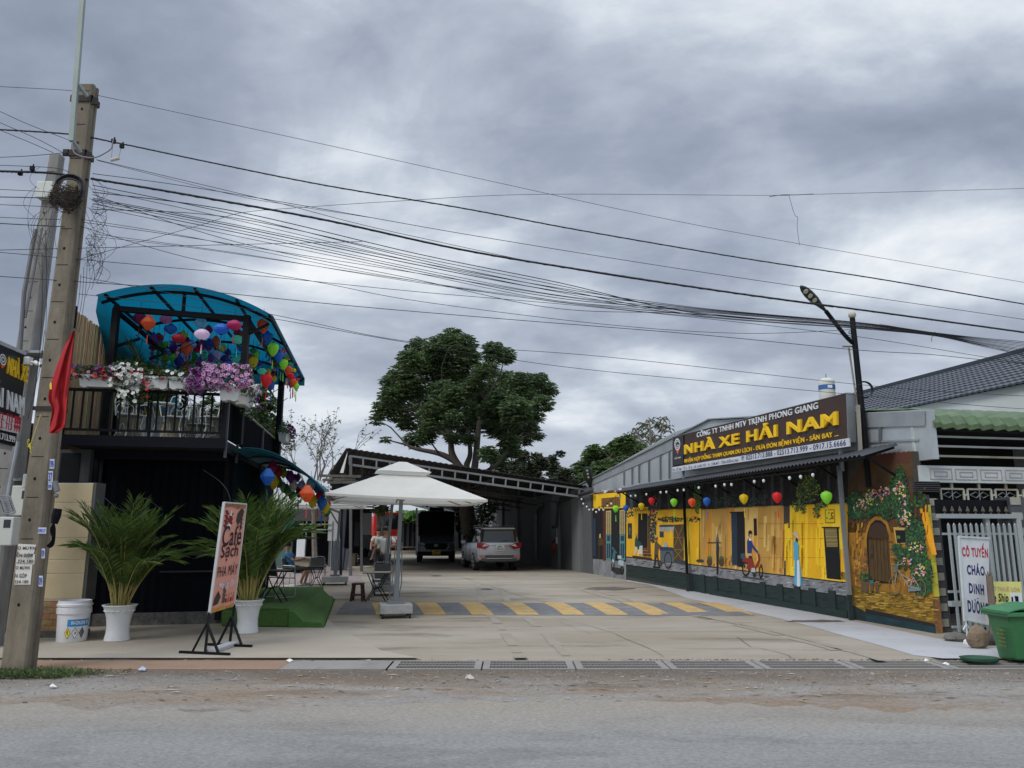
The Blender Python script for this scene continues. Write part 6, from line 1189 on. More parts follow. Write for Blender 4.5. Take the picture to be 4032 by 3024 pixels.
# grey tile roof house behind
oE = -4.6; pe = onplane(4032, 1502, W0+NW*oE, NW); zE = pe.z; oR = oE-3.6; pr_ = onplane(4032, 1386, W0+NW*oR, NW); zR_ = pr_.z
hh_ = thing('tile_roof_house', W(4, oE-3, 0), 'pale grey house with a dark blue grey tiled roof behind the green eave', 'building')
s0, s1 = -6, (onplane(3420, 1590, W0+NW*oE, NW)-W0).dot(D)+12
m_ = MB(); m_.obox(W(s0, oE, 0), D*(s1-s0), -NW*.2, Z*(zE-.05)); m_.obox(W(s0, oE, 0), -NW*7, D*.2, Z*(zE-.05)); m_.build('wall', mat((.55, .58, .58), .8, var=.06, scale=1.5), hh_)
TR = mat((.036, .043, .056), .45, var=.2, scale=6); m_ = MB(); nR, nS = 12, int((s1-s0)/.085); vs = []
for i in range(nR):
    for e_ in (0, 1):
        f = (i+e_)/nR
        for j in range(nS+1): vs.append(W(s0+(s1-s0)*j/nS, oE+.15+(oR-oE-.15)*f, zE-.05+(zR_-zE+.05)*f+(.035 if e_ == 0 else .0)+(.013 if j % 2 else -.013)))
k = nS+1
for i in range(nR):
    m_.add(vs[2*i*k:(2*i+2)*k], [(j, j+1, k+j+1, k+j) for j in range(nS)])
    m_.add([vs[2*i*k+j]-Z*.05 for j in range(k)]+[vs[2*i*k+j] for j in range(k)], [(j, j+1, k+j+1, k+j) for j in range(nS)])
m_.build('tiled_roof', TR, hh_); m_ = MB(); m_.bar(W(s0, oR, zR_+.04), W(s1, oR, zR_+.04), .2, .1); m_.obox(W(s0, oR, 0), D*(s1-s0), -NW*.1, Z*zR_); m_.build('ridge', TR, hh_)

# ================================================================== GREY WALL, CARPORT, BACK OF THE YARD
gw_ = thing('grey_wall', W(S_FAR+8, 0, 0), 'long plain grey rendered wall under the carport roof', 'wall'); GW = sm(112, 116, 116, var=.08); m_ = MB(); m_.obox(W(S_FAR+.01, .0, 0), D*62, -NW*.2, Z*3.35); m_.build('masonry', sm(88, 91, 92, var=.08), gw_)
for px in (2296, 2208, 2045, 1985, 1945, 1905): s_, _ = sz(px, 2230); b_ = MB(); b_.obox(W(s_, 0, 0), D*1.1, NW*.12, Z*3.34); b_.build('pilaster', sm(112, 116, 115, var=.07), gw_)
t = thing('fire_extinguisher', WM(2182, 2150, .1), 'red fire extinguisher hanging on the grey wall', 'fire extinguisher'); p = WM(2182, 2165, .15); MB().lathe(p-Z*.1, [(.06, 0), (.085, .03), (.085, .38), (.05, .45), (.02, .47)], 14).build('cylinder', sm(150, 20, 26, rough=.35), t, smooth='auto'); MB().tube([p+Z*.37, p+Z*.43+E*.02, p+Z*.3-E*.1], .015, 5).build('hose', BLACK, t)
t = thing('switch_box', WM(2196, 2128, .13), 'small white switch box with a thin conduit on the grey wall pilaster', 'switch box'); p = WM(2196, 2128, .14); m_ = MB(); m_.obox(p-Z*.14, D*.12, NW*.06, Z*.28); m_.build('box', CREAMW, t); m_ = MB(); m_.tube([p+Z*.14+D*.05+NW*.02, p+Z*1.1+D*.05+NW*.02], .015, 5); m_.build('conduit', CREAMW, t)
t = thing('drain_pipe', WM(2189, 2010, .1), 'dark downpipe bent along the top of the grey wall', 'pipe'); m_ = MB(); m_.tube([WM(2176, 2075, .3), WM(2190, 2075, .2), WM(2196, 1985, .2), WM(2212, 1968, .2), WM(2330, 1935, .2)], .07, 8); m_.build('pipe', mat((.03, .035, .045), .5), t)
t = thing('drain_pipe', WM(2120, 1995, .1), 'grey curved pipe coming over the top of the grey wall', 'pipe'); m_ = MB(); m_.tube([WM(2112, 2200, .2), WM(2112, 2020, .2), WM(2122, 1992, .2), WM(2140, 1985, .0)], .12, 8); m_.build('pipe', mat((.10, .11, .12), .5), t)
# carport: sloping truss and roof
cpn = thing('carport', V3((-1, 33, 0)), 'black sheet metal carport roof on a pale ladder truss over the yard', 'carport')
Lp, Rp = V3((-6.6, 29.4, 0)), V3((3.35, 31.55, 0)); Yl, Yr = Lp.y, Rp.y
tl, tr2 = P(1377, 1795, Yl), P(2330, 1932, Yr); bl2, br2 = P(1377, 1829, Yl), P(2325, 1962, Yr); rl_, rr_ = P(1366, 1765, Yl-.1), P(2336, 1918, Yr-.1); TRS = sm(120, 124, 126, rough=.5, dirt=.4)
m_ = MB(); m_.bar(tl, tr2, .07); m_.bar(bl2, br2, .08); truss = m_.build('front_truss', TRS, cpn)
for i in range(20): u = i/19; b_ = MB(); b_.bar(tl.lerp(tr2, u), bl2.lerp(br2, u), .06); b_.build('web', TRS, truss)
back = V3((-.22*17, 17, -.2)); ROOFM = mat((.016, .016, .017), .6, var=.2)
m_ = MB(); n_ = 90; vs = []
for i in range(n_+1): u = i/n_; p = rl_.lerp(rr_, u)+Z*(.03*(i % 2)); vs += [p, p+back]
m_.add(vs, [(2*i, 2*i+2, 2*i+3, 2*i+1) for i in range(n_)]); o = m_.build('roof_sheet', ROOFM, cpn); md = o.modifiers.new('solid', 'SOLIDIFY'); md.thickness = .03
for k in range(1, 6):
    off = back*k/5-Z*.05; b_ = MB(); b_.bar(tl+off, tr2+off, .06); b_.bar(bl2+off, br2+off, .06)
    for i in range(14): u = i/13; b_.bar(tl.lerp(tr2, u)+off, bl2.lerp(br2, u)+off, .04)
    b_.build('inner_truss', mat((.05, .05, .05), .6), cpn)
for u in (.0, .3, .6, .98):
    b_ = MB(); b_.bar(tl.lerp(tr2, u), tl.lerp(tr2, u)+back, .06); b_.build('purlin', mat((.04, .04, .04), .6), cpn)
# left slope of the roof
m_ = MB(); n_ = 36; vs = []; lo_ = P(1300, 1865, Yl+1.2); lo2 = lo_+V3((-.22*17, 17, 0))
for i in range(n_+1): u = i/n_; p = (rl_+back*u); q_ = lo_+(lo2-lo_)*u; dz = Z*(.05*(i % 2)); vs += [p+dz, q_+dz]
m_.add(vs, [(2*i, 2*i+1, 2*i+3, 2*i+2) for i in range(n_)]); o = m_.build('side_roof', mat((.09, .095, .09), .7, var=.3), cpn); md = o.modifiers.new('solid', 'SOLIDIFY'); md.thickness = .03
m_ = MB(); m_.prism([P(1371, 1772, Yl+.1), P(1338, 1862, Yl+.1), P(1352, 1862, Yl+.1)], V3((0, .03, 0))); m_.build('white_fascia', WHITEP, cpn)
for (x, y0, y1, Yp, lab) in ((1382, 1800, 2225, Yl, 'left'), (1425, 1830, 2215, Yl+3, 'mid')):
    b_ = MB(); b_.bar(V3((P(x, y1, Yp).x, Yp, 0)), P(x, y0, Yp), .1); b_.build('post', mat((.10, .10, .10), .6), cpn)
b_ = MB(); b_.bar(V3((P(2318, 2200, Yr-.1).x, Yr+.1, 0)), P(2318, 1950, Yr+.1), .09); b_.build('post', GALV, cpn)
# far carport
c2 = thing('far_carport', V3((-6, 55, 0)), 'second darker carport roof with a pale truss farther back over the bus', 'carport'); a_, b2 = P(1600, 1968, 53), P(1800, 2018, 54); c_, d_ = P(1600, 1983, 53), P(1800, 2030, 54); m_ = MB(); ex = (a_-b2)*.9
m_.bar(a_+ex, b2-ex*.1, .1); m_.bar(c_+ex, d_-ex*.1, .1)
for i in range(26): u = -.9+i*1.98/25; m_.bar(a_.lerp(b2, u), c_.lerp(d_, u), .08)
m_.build('truss', TRS, c2); m_ = MB(); m_.prism([a_+ex, b2-ex*.1, b2-ex*.1+Z*.9, a_+ex+Z*.9], V3((0, .1, 0))); m_.build('fascia', ROOFM, c2); m_ = MB(); m_.prism([a_+ex+Z*.2, b2-ex*.1+Z*.2, b2-ex*.1+Z*.3, a_+ex+Z*.3], V3((-3, 26, .2))); m_.build('roof_sheet', ROOFM, c2)
for px in (1641, 1702): b_ = MB(); b_.bar(V3((P(px, 2150, 52).x, 52, 0)), P(px, 2000, 52), .12); b_.build('post', mat((.03, .03, .035), .6), c2)
# end fence of the yard
t = thing('yard_fence', V3((-6, 80, 0)), 'dark corrugated end wall of the yard below the banana plants', 'fence'); m_ = MB(); corrug(m_, V3((-22, 78, 0)), V3((1, 0, 0)), 22, 0, P(1700, 2058, 78).z, V3((0, -1, 0)), .5, .06); m_.build('sheets', mat((.010, .011, .014), .7), t)
# office on the left of the yard
of = thing('yard_office', V3((-8, 38, 0)), 'single storey office with white walls and dark openings at the left of the yard', 'building'); Yo = 36.5
def OP(px, py, dy=0.): p = P(px, py, Yo+dy); return V3((p.x, Yo+dy, p.z))
def obx(mb, x0, y0, x1, y1, dy, th, m): mb.use(m); a_, c_ = OP(x0, y1, dy), OP(x1, y0, dy); mb.obox((a_.x, Yo+dy, max(0, a_.z)), (c_.x-a_.x, 0, 0), (0, th, 0), (0, 0, c_.z-max(0, a_.z)))
WHT = sm(176, 180, 180, var=.08); LGR = sm(92, 96, 98)
m_ = MB(); obx(m_, 1040, 1965, 1160, 2250, .3, .2, sm(70, 100, 96)); obx(m_, 1290, 1985, 1345, 2130, 0, .3, WHT); obx(m_, 1290, 2131, 1345, 2250, 0, .28, LGR); obx(m_, 1422, 2018, 1462, 2106, 3.2, .2, WHT); obx(m_, 1422, 2107, 1462, 2226, 3.2, .18, LGR); obx(m_, 1160, 1975, 1300, 2052, .1, .2, mat((.05, .05, .055), .7)); m_.build('wall', None, of)
m_ = MB(); m_.use(mat((.012, .012, .014), .8)); a_ = OP(1000, 2250, 5.2); m_.obox((a_.x-4, Yo+5.5, 0), (9, 0, 0), (0, .2, 0), (0, 0, 3.1)); m_.obox((a_.x-4, Yo+.5, 2.9), (9.2, 0, 0), (0, 5, 0), (0, 0, .1)); m_.build('interior', None, of)
m_ = MB(); m_.use(mat((.012, .012, .014), .8)); obx(m_, 1380, 2020, 1424, 2226, 3.4, .1, mat((.012, .012, .014), .8)); obx(m_, 1394, 2056, 1418, 2150, 3.3, .04, mat((.06, .065, .075), .3)); m_.build('door', None, of)
m_ = MB(); 
for x0, y0, x1, y1 in ((1158, 2062, 1306, 2066), (1168, 2083, 1304, 2087), (1200, 2052, 1206, 2230), (1188, 2050, 1193, 2160), (1300, 2050, 1310, 2230)): obx(m_, x0, y0, x1, y1, -.05, .06, sm(150, 156, 156))
m_.build('frames', None, of); m_ = MB(); obx(m_, 1125, 2040, 1162, 2110, .2, .05, sm(80, 140, 124))
for i in range(10): obx(m_, 1126, 2044+i*6.5, 1161, 2046+i*6.5, .15, .04, sm(50, 96, 88))
m_.build('shutter', None, of); m_ = MB(); obx(m_, 1165, 2120, 1202, 2205, -.3, .05, WHITEP); m_.build('open_door', None, of)
m_ = MB(); n_ = 60; vs = []
a_, c_ = OP(1330, 1976, -1), OP(1500, 1976, -1); up_ = P(1330, 1958, Yo+3)
for i in range(n_+1): u = i/n_; p = a_.lerp(c_, u)+Z*(.03*(i % 2)-.05); vs += [p-Z*.12, p+V3((0, 4, .75))]
m_.add(vs, [(2*i, 2*i+2, 2*i+3, 2*i+1) for i in range(n_)]); m_.build('porch_roof', mat((.16, .08, .08), .6, var=.2), of); m_ = MB(); obx(m_, 1350, 1992, 1470, 1999, -1, .1, sm(120, 120, 122)); obx(m_, 1345, 2003, 1478, 2020, -.6, .2, BLACK); m_.build('beam', None, of)
m_ = MB(); m_.use(mat((.05, .055, .06), .6)).obox(OP(1040, 1960, .2)+Z*0, (OP(1350, 1960).x-OP(1040, 1960).x, 0, 0), (0, 6, .2), (0, 0, .12)); m_.build('roof', None, of)
m_ = MB(); m_.use(mat((.035, .045, .07), .5)).bar(V3((OP(1361, 2230).x, Yo-1, 0)), OP(1361, 1995, -1), .16); m_.build('porch_post', None, of)
# timber clutter above the awning end
t = thing('timber_rack', P(1290, 1890, 26), 'old grey timbers laid across a frame behind the small side awning', 'timber'); m_ = MB()
for (x0, y0, x1, y1) in ((1255, 1873, 1420, 1876), (1270, 1890, 1400, 1886), (1290, 1900, 1410, 1898), (1300, 1884, 1330, 1900)): m_.bar(P(x0, y0, 27), P(x1, y1, 27.4), .12, .09)
m_.build('timbers', mat((.12, .11, .09), .9, var=.4, scale=6), t); m_ = MB(); m_.obox(P(1298, 1932, 28), (1.9, 0, 0), (0, .2, 0), (0, 0, .5)); m_.build('dark_panel', BLACK, t); m_ = MB(); m_.bar(V3((P(1345, 2200, 27.3).x, 27.3, 0)), P(1345, 1885, 27.3), .08); m_.build('prop', STEELB, t)
# ================================================================== TREES
BARK = mat((.085, .07, .055), .9, var=.35, scale=6, bump=.5, stretch=(1, 1, .4)); BARKP = mat((.17, .145, .125), .85, var=.3, scale=8)
MG = [mat((.07, .12, .045), .5, var=.3, scale=1.2, sss=.35), mat((.10, .155, .055), .5, var=.3, scale=1.2, sss=.35), mat((.038, .070, .030), .55, var=.25, scale=1.5), mat((.10, .13, .03), .5, var=.3, sss=.2)]
def tree(name, base, label, Y, clumps, limbs, per=34, leaf=(.26, .06), rosette=7, mats=None, seed=1, depth=1., group=None, cat='tree', droop=.5, r0=.25, bark=None, yj=.6, twig=True):
    rs = np.random.RandomState(seed); t = thing(name, base, label, cat, group); pts, dirs = [], []; tw = MB(); cs = []
    for (px, py, rp) in clumps:
        yy = Y+rs.uniform(-yj, yj)*depth*2; c = P(px, py, yy); r_ = S(rp, yy); cs.append((c, r_)); n = max(3, int(per*(rp/100)**2))
        for i in range(n):
            d_ = rs.normal(size=3); d_ /= np.linalg.norm(d_); rr_ = r_*(rs.rand()**.45); p = np.array(c)+d_*rr_*np.array([1, 1.1, .85]); ax = d_*.5+np.array([0, 0, .55])
            for k in range(rosette):
                a = k*6.283/rosette+rs.rand(); dv = np.array([math.cos(a), math.sin(a), 0])*(.9)+ax*rs.uniform(.2, .9); pts.append(p+rs.normal(0, .02, 3)); dirs.append(dv)
    tr = MB()
    for li in limbs:
        q_ = [tuple(P(a, b, Y+(c if len(x) > 2 else 0)))+(0,) for x in li[0] for a, b, c in [(x[0], x[1], x[2] if len(x) > 2 else 0)]]
        q_ = [V3(x[:3]) for x in spline(q_, 5)]; n = len(q_)-1; tr.tube(q_, [li[1]+(li[2]-li[1])*i/n for i in range(n+1)], 8, cap=True)
    tr.build('trunk', bark or BARK, t, smooth=True)
    if twig and limbs:
        ends = [P(x[0], x[1], Y) for li in limbs for x in li[0][1:]]
        for c, r_ in cs:
            e_ = min(ends, key=lambda q: (q-c).length); m = e_.lerp(c, .5)+V3((rs.normal(0, .15), rs.normal(0, .15), rs.uniform(-.1, .3))); tw.tube([e_, m, c], [.05, .035, .02], 5)
            for k in range(3): a = V3(rs.normal(0, 1, 3)).normalized()*r_*.8; tw.tube([c, c+a], [.018, .008], 4)
        tw.build('branches', bark or BARK, t)
    leafmesh('crown', pts, dirs, leaf[0], leaf[1], mats or [MG[0], MG[1], MG[0], MG[2], mat((.15, .19, .07), .5, var=.3, sss=.3)], t, droop=droop, seed=seed)
    return t
zm = lambda x, y: (1400+x/2.37, 1250+y/2.37)
MC = [(_a, _b, _c) for _a, _b, _c in [(800, 850, 130), (700, 900, 100), (820, 700, 120), (1000, 600, 110), (1350, 780, 120), (1550, 740, 110), (1180, 850, 110), (600, 1000, 70), (900, 950, 90), (1480, 960, 90)]]+[(900, 200, 100), (1000, 260, 120), (780, 290, 130), (600, 300, 120), (520, 400, 110), (700, 450, 150), (900, 480, 140), (1060, 400, 110), (1290, 320, 95), (1400, 360, 80), (1250, 480, 90), (430, 520, 100), (330, 600, 80), (500, 640, 150), (350, 740, 120), (260, 860, 90), (200, 950, 60), (420, 880, 120), (610, 780, 110), (760, 640, 120), (950, 720, 120), (1100, 760, 140), (1250, 700, 130), (1400, 620, 130), (1550, 620, 120), (1700, 600, 95), (1800, 680, 70), (1620, 760, 140), (1760, 800, 80), (1500, 860, 140), (1300, 880, 140), (1130, 950, 140), (980, 880, 90), (1010, 1050, 80),
      (480, 1000, 70), (540, 1150, 80), (650, 1110, 80), (700, 1010, 80), (830, 1030, 80), (900, 1130, 60), (1050, 1150, 60), (1280, 1040, 90), (1420, 1080, 110), (1600, 1040, 100), (1700, 1100, 50), (1240, 1280, 80), (1330, 1320, 90), (1450, 1240, 80), (1430, 1160, 90), (285, 1140, 30), (1650, 930, 95), (1600, 1160, 45), (1180, 500, 80), (1120, 620, 90)]
L_ = lambda *p: [zm(*q) for q in p]
mango = tree('mango_tree', tuple(G(1868, 2215)), 'big dark green mango tree rising through the carport roof', 38, [(zm(a, b)+(c*1.12/2.37,)) for a, b, c in MC],
 [([(1872, 2215), (1852, 2090), (1836, 1990), (1850, 1870)], .42, .34), ([(1850, 1880)]+L_((970, 1400), (900, 1270), (885, 1130), (820, 900), (800, 760)), .24, .06), (L_((930, 1340), (780, 1270), (560, 1225), (480, 1190)), .17, .05), ([(1855, 1880)]+L_((1110, 1410), (1140, 1120), (1160, 950), (1220, 760)), .22, .06), ([(1852, 1880)]+L_((1035, 1390), (1070, 1270), (1050, 1050)), .2, .08), ([(1865, 1890)]+L_((1250, 1420), (1340, 1350), (1460, 1180)), .14, .05), (L_((880, 1130), (700, 990), (600, 930)), .1, .04), (L_((1150, 1000), (1300, 930), (1380, 840)), .1, .04)],
 per=760, leaf=(.25, .07), rosette=7, seed=11, depth=2.4, yj=.9)
# small sapling leaves low on the mango trunk, hanging vine
tree('vine_clump', tuple(G(1850, 2215)), 'dark creeper leaves hanging round the mango trunk beside the car', 35.5, [(1890, 2060, 34), (1870, 2100, 30), (1900, 2010, 36), (1850, 2120, 20), (1925, 2040, 30), (1940, 1995, 30), (1905, 2135, 22)], [([(1880, 2210), (1890, 2100), (1900, 2020)], .06, .04)], per=420, leaf=(.16, .10), rosette=4, mats=[MG[2], mat((.012, .025, .012), .6, var=.2)], seed=4, cat='creeper', yj=.2)
tree('yard_tree', tuple(G(1810, 2215)), 'light green shrubby tree between the minibus and the mango trunk', 46, [(1802, 2010, 24), (1812, 2050, 22), (1806, 2085, 18), (1822, 2020, 18), (1798, 2040, 16)], [([(1812, 2160), (1808, 2080), (1806, 2020)], .1, .05)], per=500, leaf=(.2, .12), rosette=4, mats=[MG[1], MG[3]], seed=5, yj=.4)
tree('round_tree', tuple(P(2400, 2100, 58)), 'rounded bushy green mango tree behind the painted wall', 58, [(2290, 1850, 36), (2340, 1800, 44), (2400, 1790, 40), (2450, 1760, 44), (2500, 1780, 46), (2550, 1790, 36), (2380, 1850, 50), (2300, 1890, 30), (2450, 1840, 50), (2520, 1840, 40), (2270, 1900, 26), (2470, 1735, 22), (2590, 1800, 24), (2335, 1770, 20), (2350, 1900, 40)], [([(2400, 2080), (2400, 1900), (2400, 1800)], .4, .15)], per=1300, leaf=(.45, .13), rosette=6, mats=[mat((.08, .14, .04), .5, var=.3, scale=.8, sss=.3), mat((.05, .09, .03), .5, var=.3, scale=.8), mat((.12, .18, .06), .5, var=.3, sss=.3)], seed=6, depth=3)
tree('dark_tree', tuple(P(2100, 2100, 52)), 'dark dense tree behind the carport roof right of the big mango', 52, [(1985, 1860, 34), (2030, 1840, 36), (2080, 1850, 38), (2130, 1830, 30), (2180, 1850, 32), (2225, 1870, 28), (2060, 1800, 24), (2110, 1800, 20), (2170, 1810, 18), (2010, 1890, 40), (2100, 1890, 40), (2190, 1900, 36), (2250, 1900, 24), (2030, 1785, 16), (2205, 1790, 12)], [([(2100, 2080), (2100, 1900), (2090, 1820)], .35, .1)], per=1300, leaf=(.34, .12), rosette=5, mats=[mat((.03, .045, .018), .6, var=.3, scale=1), mat((.05, .06, .022), .6, var=.3, scale=1), mat((.02, .03, .015), .6, var=.3)], seed=7, depth=3, droop=.15)
tree('sparse_tree', tuple(P(2560, 2000, 70)), 'thin airy tree with fine grey green leaves above the metal hall', 70, [(2500, 1700, 30), (2540, 1680, 30), (2590, 1665, 28), (2620, 1690, 22), (2560, 1720, 34), (2600, 1730, 26), (2520, 1740, 26), (2640, 1680, 12), (2480, 1715, 14), (2560, 1650, 14), (2615, 1645, 10), (2580, 1765, 24)], [([(2568, 1850), (2562, 1740), (2558, 1660)], .2, .05), ([(2563, 1790), (2600, 1720), (2615, 1650)], .12, .03), ([(2563, 1800), (2520, 1730), (2505, 1690)], .12, .03)], per=230, leaf=(.5, .11), rosette=3, mats=[mat((.18, .20, .13), .6, var=.3, sss=.3), mat((.12, .14, .08), .6, var=.3, sss=.3)], seed=8, depth=2, droop=1.1, bark=BARKP)
tree('cafe_tree', tuple(P(1040, 2000, 23)), 'leafy green tree behind the cafe balcony and its lantern canopy', 23, [(1020, 1640, 44), (1055, 1600, 36), (1080, 1660, 34), (1040, 1700, 40), (1000, 1690, 40), (1075, 1720, 30), (1030, 1560, 30), (980, 1640, 40), (1085, 1580, 20), (1070, 1480, 22), (1045, 1520, 24), (950, 1690, 30), (900, 1640, 34), (860, 1620, 34), (820, 1640, 30), (880, 1680, 30), (780, 1620, 30), (740, 1640, 28), (700, 1600, 26), (820, 1580, 24), (660, 1650, 24), (900, 1590, 24), (760, 1680, 24)], [([(1040, 2000), (1035, 1800), (1020, 1650), (1050, 1520)], .16, .05), ([(1035, 1800), (920, 1700), (800, 1640)], .1, .04)], per=650, leaf=(.15, .075), rosette=4, mats=[mat((.06, .11, .03), .5, var=.3, sss=.2), mat((.04, .08, .025), .5, var=.3), mat((.09, .13, .05), .5, var=.3, sss=.2)], seed=9, depth=1)
# bare branching tree left of the carport
bt_ = thing('bare_tree', tuple(P(1240, 2100, 31)), 'nearly leafless tree with fine upswept twigs left of the carport', 'tree'); bm_ = MB(); lp_, ld_ = [], []; r = random.Random(15)
def grow(p, d, ln, rd, lv):
    n = 4; q = [p]; 
    for i in range(n): d = (d+V3((r.gauss(0, .10), r.gauss(0, .10), r.gauss(.02, .06)))).normalized(); q.append(q[-1]+d*ln/n)
    bm_.tube(q, [rd*(1-.45*i/n) for i in range(n+1)], 5 if lv < 3 else 3, cap=False)
    if lv >= 2:
        for i in range(3 if lv < 4 else 5):
            if r.random() < .55: k = r.choice(q[1:]); lp_.append(tuple(k)); ld_.append((r.gauss(0, 1), r.gauss(0, 1), r.gauss(0, .6)))
    if lv < 4:
        for i in range(r.choice((2, 3, 3)) if lv else 5):
            k = q[r.choice((2, 3, 4))] if i else q[-1]; ax = V3((r.gauss(0, 1), r.gauss(0, .8), r.gauss(0, .4))); dd = (d+ax*(.42 if lv else .45)).normalized(); dd.z = abs(dd.z)*.8+.12; grow(k, dd.normalized(), ln*r.uniform(.6, .85), rd*.55, lv+1)
b0_ = P(1232, 1960, 31)
for dd in ((.25, 0, 1), (.6, .1, .9), (-.15, 0, 1), (.42, -.2, .8), (-.45, .1, .85)): grow(b0_, V3(dd).normalized(), 1.45, .045, 1)
bm_.tube([P(1240, 2200, 31), b0_], [.12, .07], 6); bm_.build('trunk', BARKP, bt_); leafmesh('crown', lp_*2, ld_+[(b, a, c) for a, b, c in ld_], .13, .05, [MG[0], MG[2], mat((.14, .15, .05), .6)], bt_, seed=3)
tree('small_tree', tuple(G(1500, 2232)), 'small tree with a pale forked trunk behind the man in the white polo', 33, [(1500, 1990, 26), (1485, 2010, 18), (1515, 2005, 20), (1505, 2022, 14)], [([(1500, 2232), (1497, 2120), (1490, 2060), (1486, 2015)], .13, .06), ([(1498, 2130), (1508, 2060), (1512, 2010)], .1, .05)], per=900, leaf=(.16, .08), rosette=4, mats=[MG[1], MG[0]], seed=10, bark=BARKP, yj=.2)
tree('banana_plants', tuple(P(1640, 2080, 88)), 'bright banana leaves showing over the end wall of the yard', 88, [(x, 2046+(i % 3)*3, 14) for i, x in enumerate(range(1560, 1700, 10))], [([(1640, 2100), (1640, 2060)], .3, .2)], per=900, leaf=(2.2, .6), rosette=3, mats=[mat((.12, .24, .05), .5, var=.2, sss=.4), mat((.08, .16, .04), .5, var=.2, sss=.3)], seed=12, cat='banana plants', droop=.4, twig=False)
# distant greenery band
rs = np.random.RandomState(5); pts, dirs = [], []
for i in range(9000): x = rs.uniform(-150, 150); h = 3.2+1.6*math.sin(x*.11)+1.2*math.sin(x*.31+1); pts.append((x, 140+rs.uniform(-6, 6), rs.rand()*h)); dirs.append(rs.normal(size=3))
o = leafmesh('far_greenery', pts, dirs, 1.6, .8, [mat((.04, .07, .03), .7), mat((.03, .05, .025), .7)], None, seed=2); tag(o, 'low far-off mass of dark green vegetation along the horizon', 'greenery', kind='stuff')

# ================================================================== UMBRELLAS
CAN = mat((.70, .685, .63), .8, var=.06, dirt=.25, dirtc=(.45, .42, .36), sss=.3); MAST = sm(120, 126, 130, rough=.45, var=.06)
def umbrella(ctr, half, ze, tilt, mast_top, mast_foot, label, thick=.075, zap=.68, basew=.62):
    C = V3((ctr[0], ctr[1], ze)); t = thing('cantilever_umbrella', mast_foot, label, 'umbrella', 'cream cantilever umbrellas in the yard')
    ru, rv = E*half, D*half; edge = lambda a, b: C+ru*a+rv*b+Z*(tilt*a)
    n = 8; ring = [edge(-1+2*i/n, -1) for i in range(n)]+[edge(1, -1+2*i/n) for i in range(n)]+[edge(1-2*i/n, 1) for i in range(n)]+[edge(-1, 1-2*i/n) for i in range(n)]
    m = len(ring); ap = C+Z*zap; vs = []
    for f in (0, .24, .48, .72):
        for i, q in enumerate(ring):
            p = q.lerp(ap, f); k = (i % n)/n; p = p-Z*(.02*math.sin(math.pi*k)*(1-f)); vs.append(p)
    b_ = MB(); b_.add(vs, [(r_*m+i, r_*m+(i+1) % m, (r_+1)*m+(i+1) % m, (r_+1)*m+i) for r_ in range(3) for i in range(m)])
    b_.add([vs[i] for i in range(m)]+[vs[i]-Z*.045 for i in range(m)], [(i, (i+1) % m, m+(i+1) % m, m+i) for i in range(m)]); b_.build('canopy', CAN, t)
    b_ = MB(); vs = []; q4 = [edge(a*.36, b*.36)+Z*(zap*.725+.06) for a, b in ((-1, -1), (1, -1), (1, 1), (-1, 1))]; tp = C+Z*(zap*.725+.33)
    for f in (0, .45, .85):
        for q in q4: vs.append(q.lerp(tp, f))
    b_.add(vs, [(r_*4+i, r_*4+(i+1) % 4, (r_+1)*4+(i+1) % 4, (r_+1)*4+i) for r_ in range(2) for i in range(4)]+[(8, 9, 10, 11)]); b_.build('top_vent', CAN, t)
    hub = C+Z*.02; HB = MB(); HB.lathe(hub-Z*.05, [(.06, 0), (.09, .03), (.09, .08), (.05, .1)], 10); HB.build('hub', MAST, t)
    for a, b in ((-1, -1), (0, -1), (1, -1), (1, 0), (1, 1), (0, 1), (-1, 1), (-1, 0)):
        q = edge(a, b); b_ = MB(); b_.bar(hub+Z*.3, q.lerp(ap, .04)-Z*.05, .03, .02); b_.bar(hub, (hub+Z*.3).lerp(q, .45), .024, .016); b_.build('rib', sm(150, 140, 120), t)
    mt, mf = V3(mast_top), V3(mast_foot); b_ = MB(); b_.bar(mf+Z*.15, mt, thick, thick*1.2, up=D); b_.bar(mf+Z*.2, mf.lerp(mt, .45), thick*1.25, thick*1.45, up=D); b_.build('mast', MAST, t)
    b_ = MB(); b_.bar(mt-Z*.05, hub+Z*.1, .06, .05); b_.bar(mf.lerp(mt, .8), mt.lerp(hub, .4), .04, .03)
    for s_ in (-1, 1): b_.tube([mf.lerp(mt, .62)+E*s_*thick*.8, mf.lerp(mt, .28)+E*s_*thick*1.2, mf.lerp(mt, .16)+E*s_*thick*.6-D*.03], .012, 5)
    b_.build('arm', MAST, t); w_ = basew
    b_ = MB(); b_.obox(mf-E*w_/2-D*w_/2+Z*.09, E*w_, D*w_, Z*.17); b_.build('base_slab', gmat((.42, .42, .41), (.34, .34, .33), (.28, .28, .27), 3, 9, 160, .3, bump=.1), t, bevel=.01); b_ = MB(); b_.obox(mf-E*.16-D*.16+Z*.26, E*.32, D*.32, Z*.05); b_.build('foot_plate', MAST, t)
    for a in (-1, 1):
        for b in (-1, 1): q = mf+E*a*w_*.42+D*b*w_*.42+Z*.045; b_ = MB(); b_.tube([q-E*.02, q+E*.02], .045, 10); b_.build('castor', RUBBER, t)
    return t
def gp(px, py): q = G(px, py, .03); return q
uA = G(1556, 2430, .03); tA = P(1580, 1962, uA.y+.05); umbrella((-2.33, 16.4), 1.55, 2.345, -.05, tuple(tA), tuple(uA), 'nearest cream umbrella with a two tier top and granite base on the yellow stripes')
uB = G(1512, 2342, .03); tB = P(1545, 1975, uB.y); umbrella((P(1555, 2000, 20.3).x, 20.3), 1.62, 2.46, .0, tuple(tB), tuple(uB), 'cream umbrella mostly hidden behind the nearest one, its grey mast before the man')
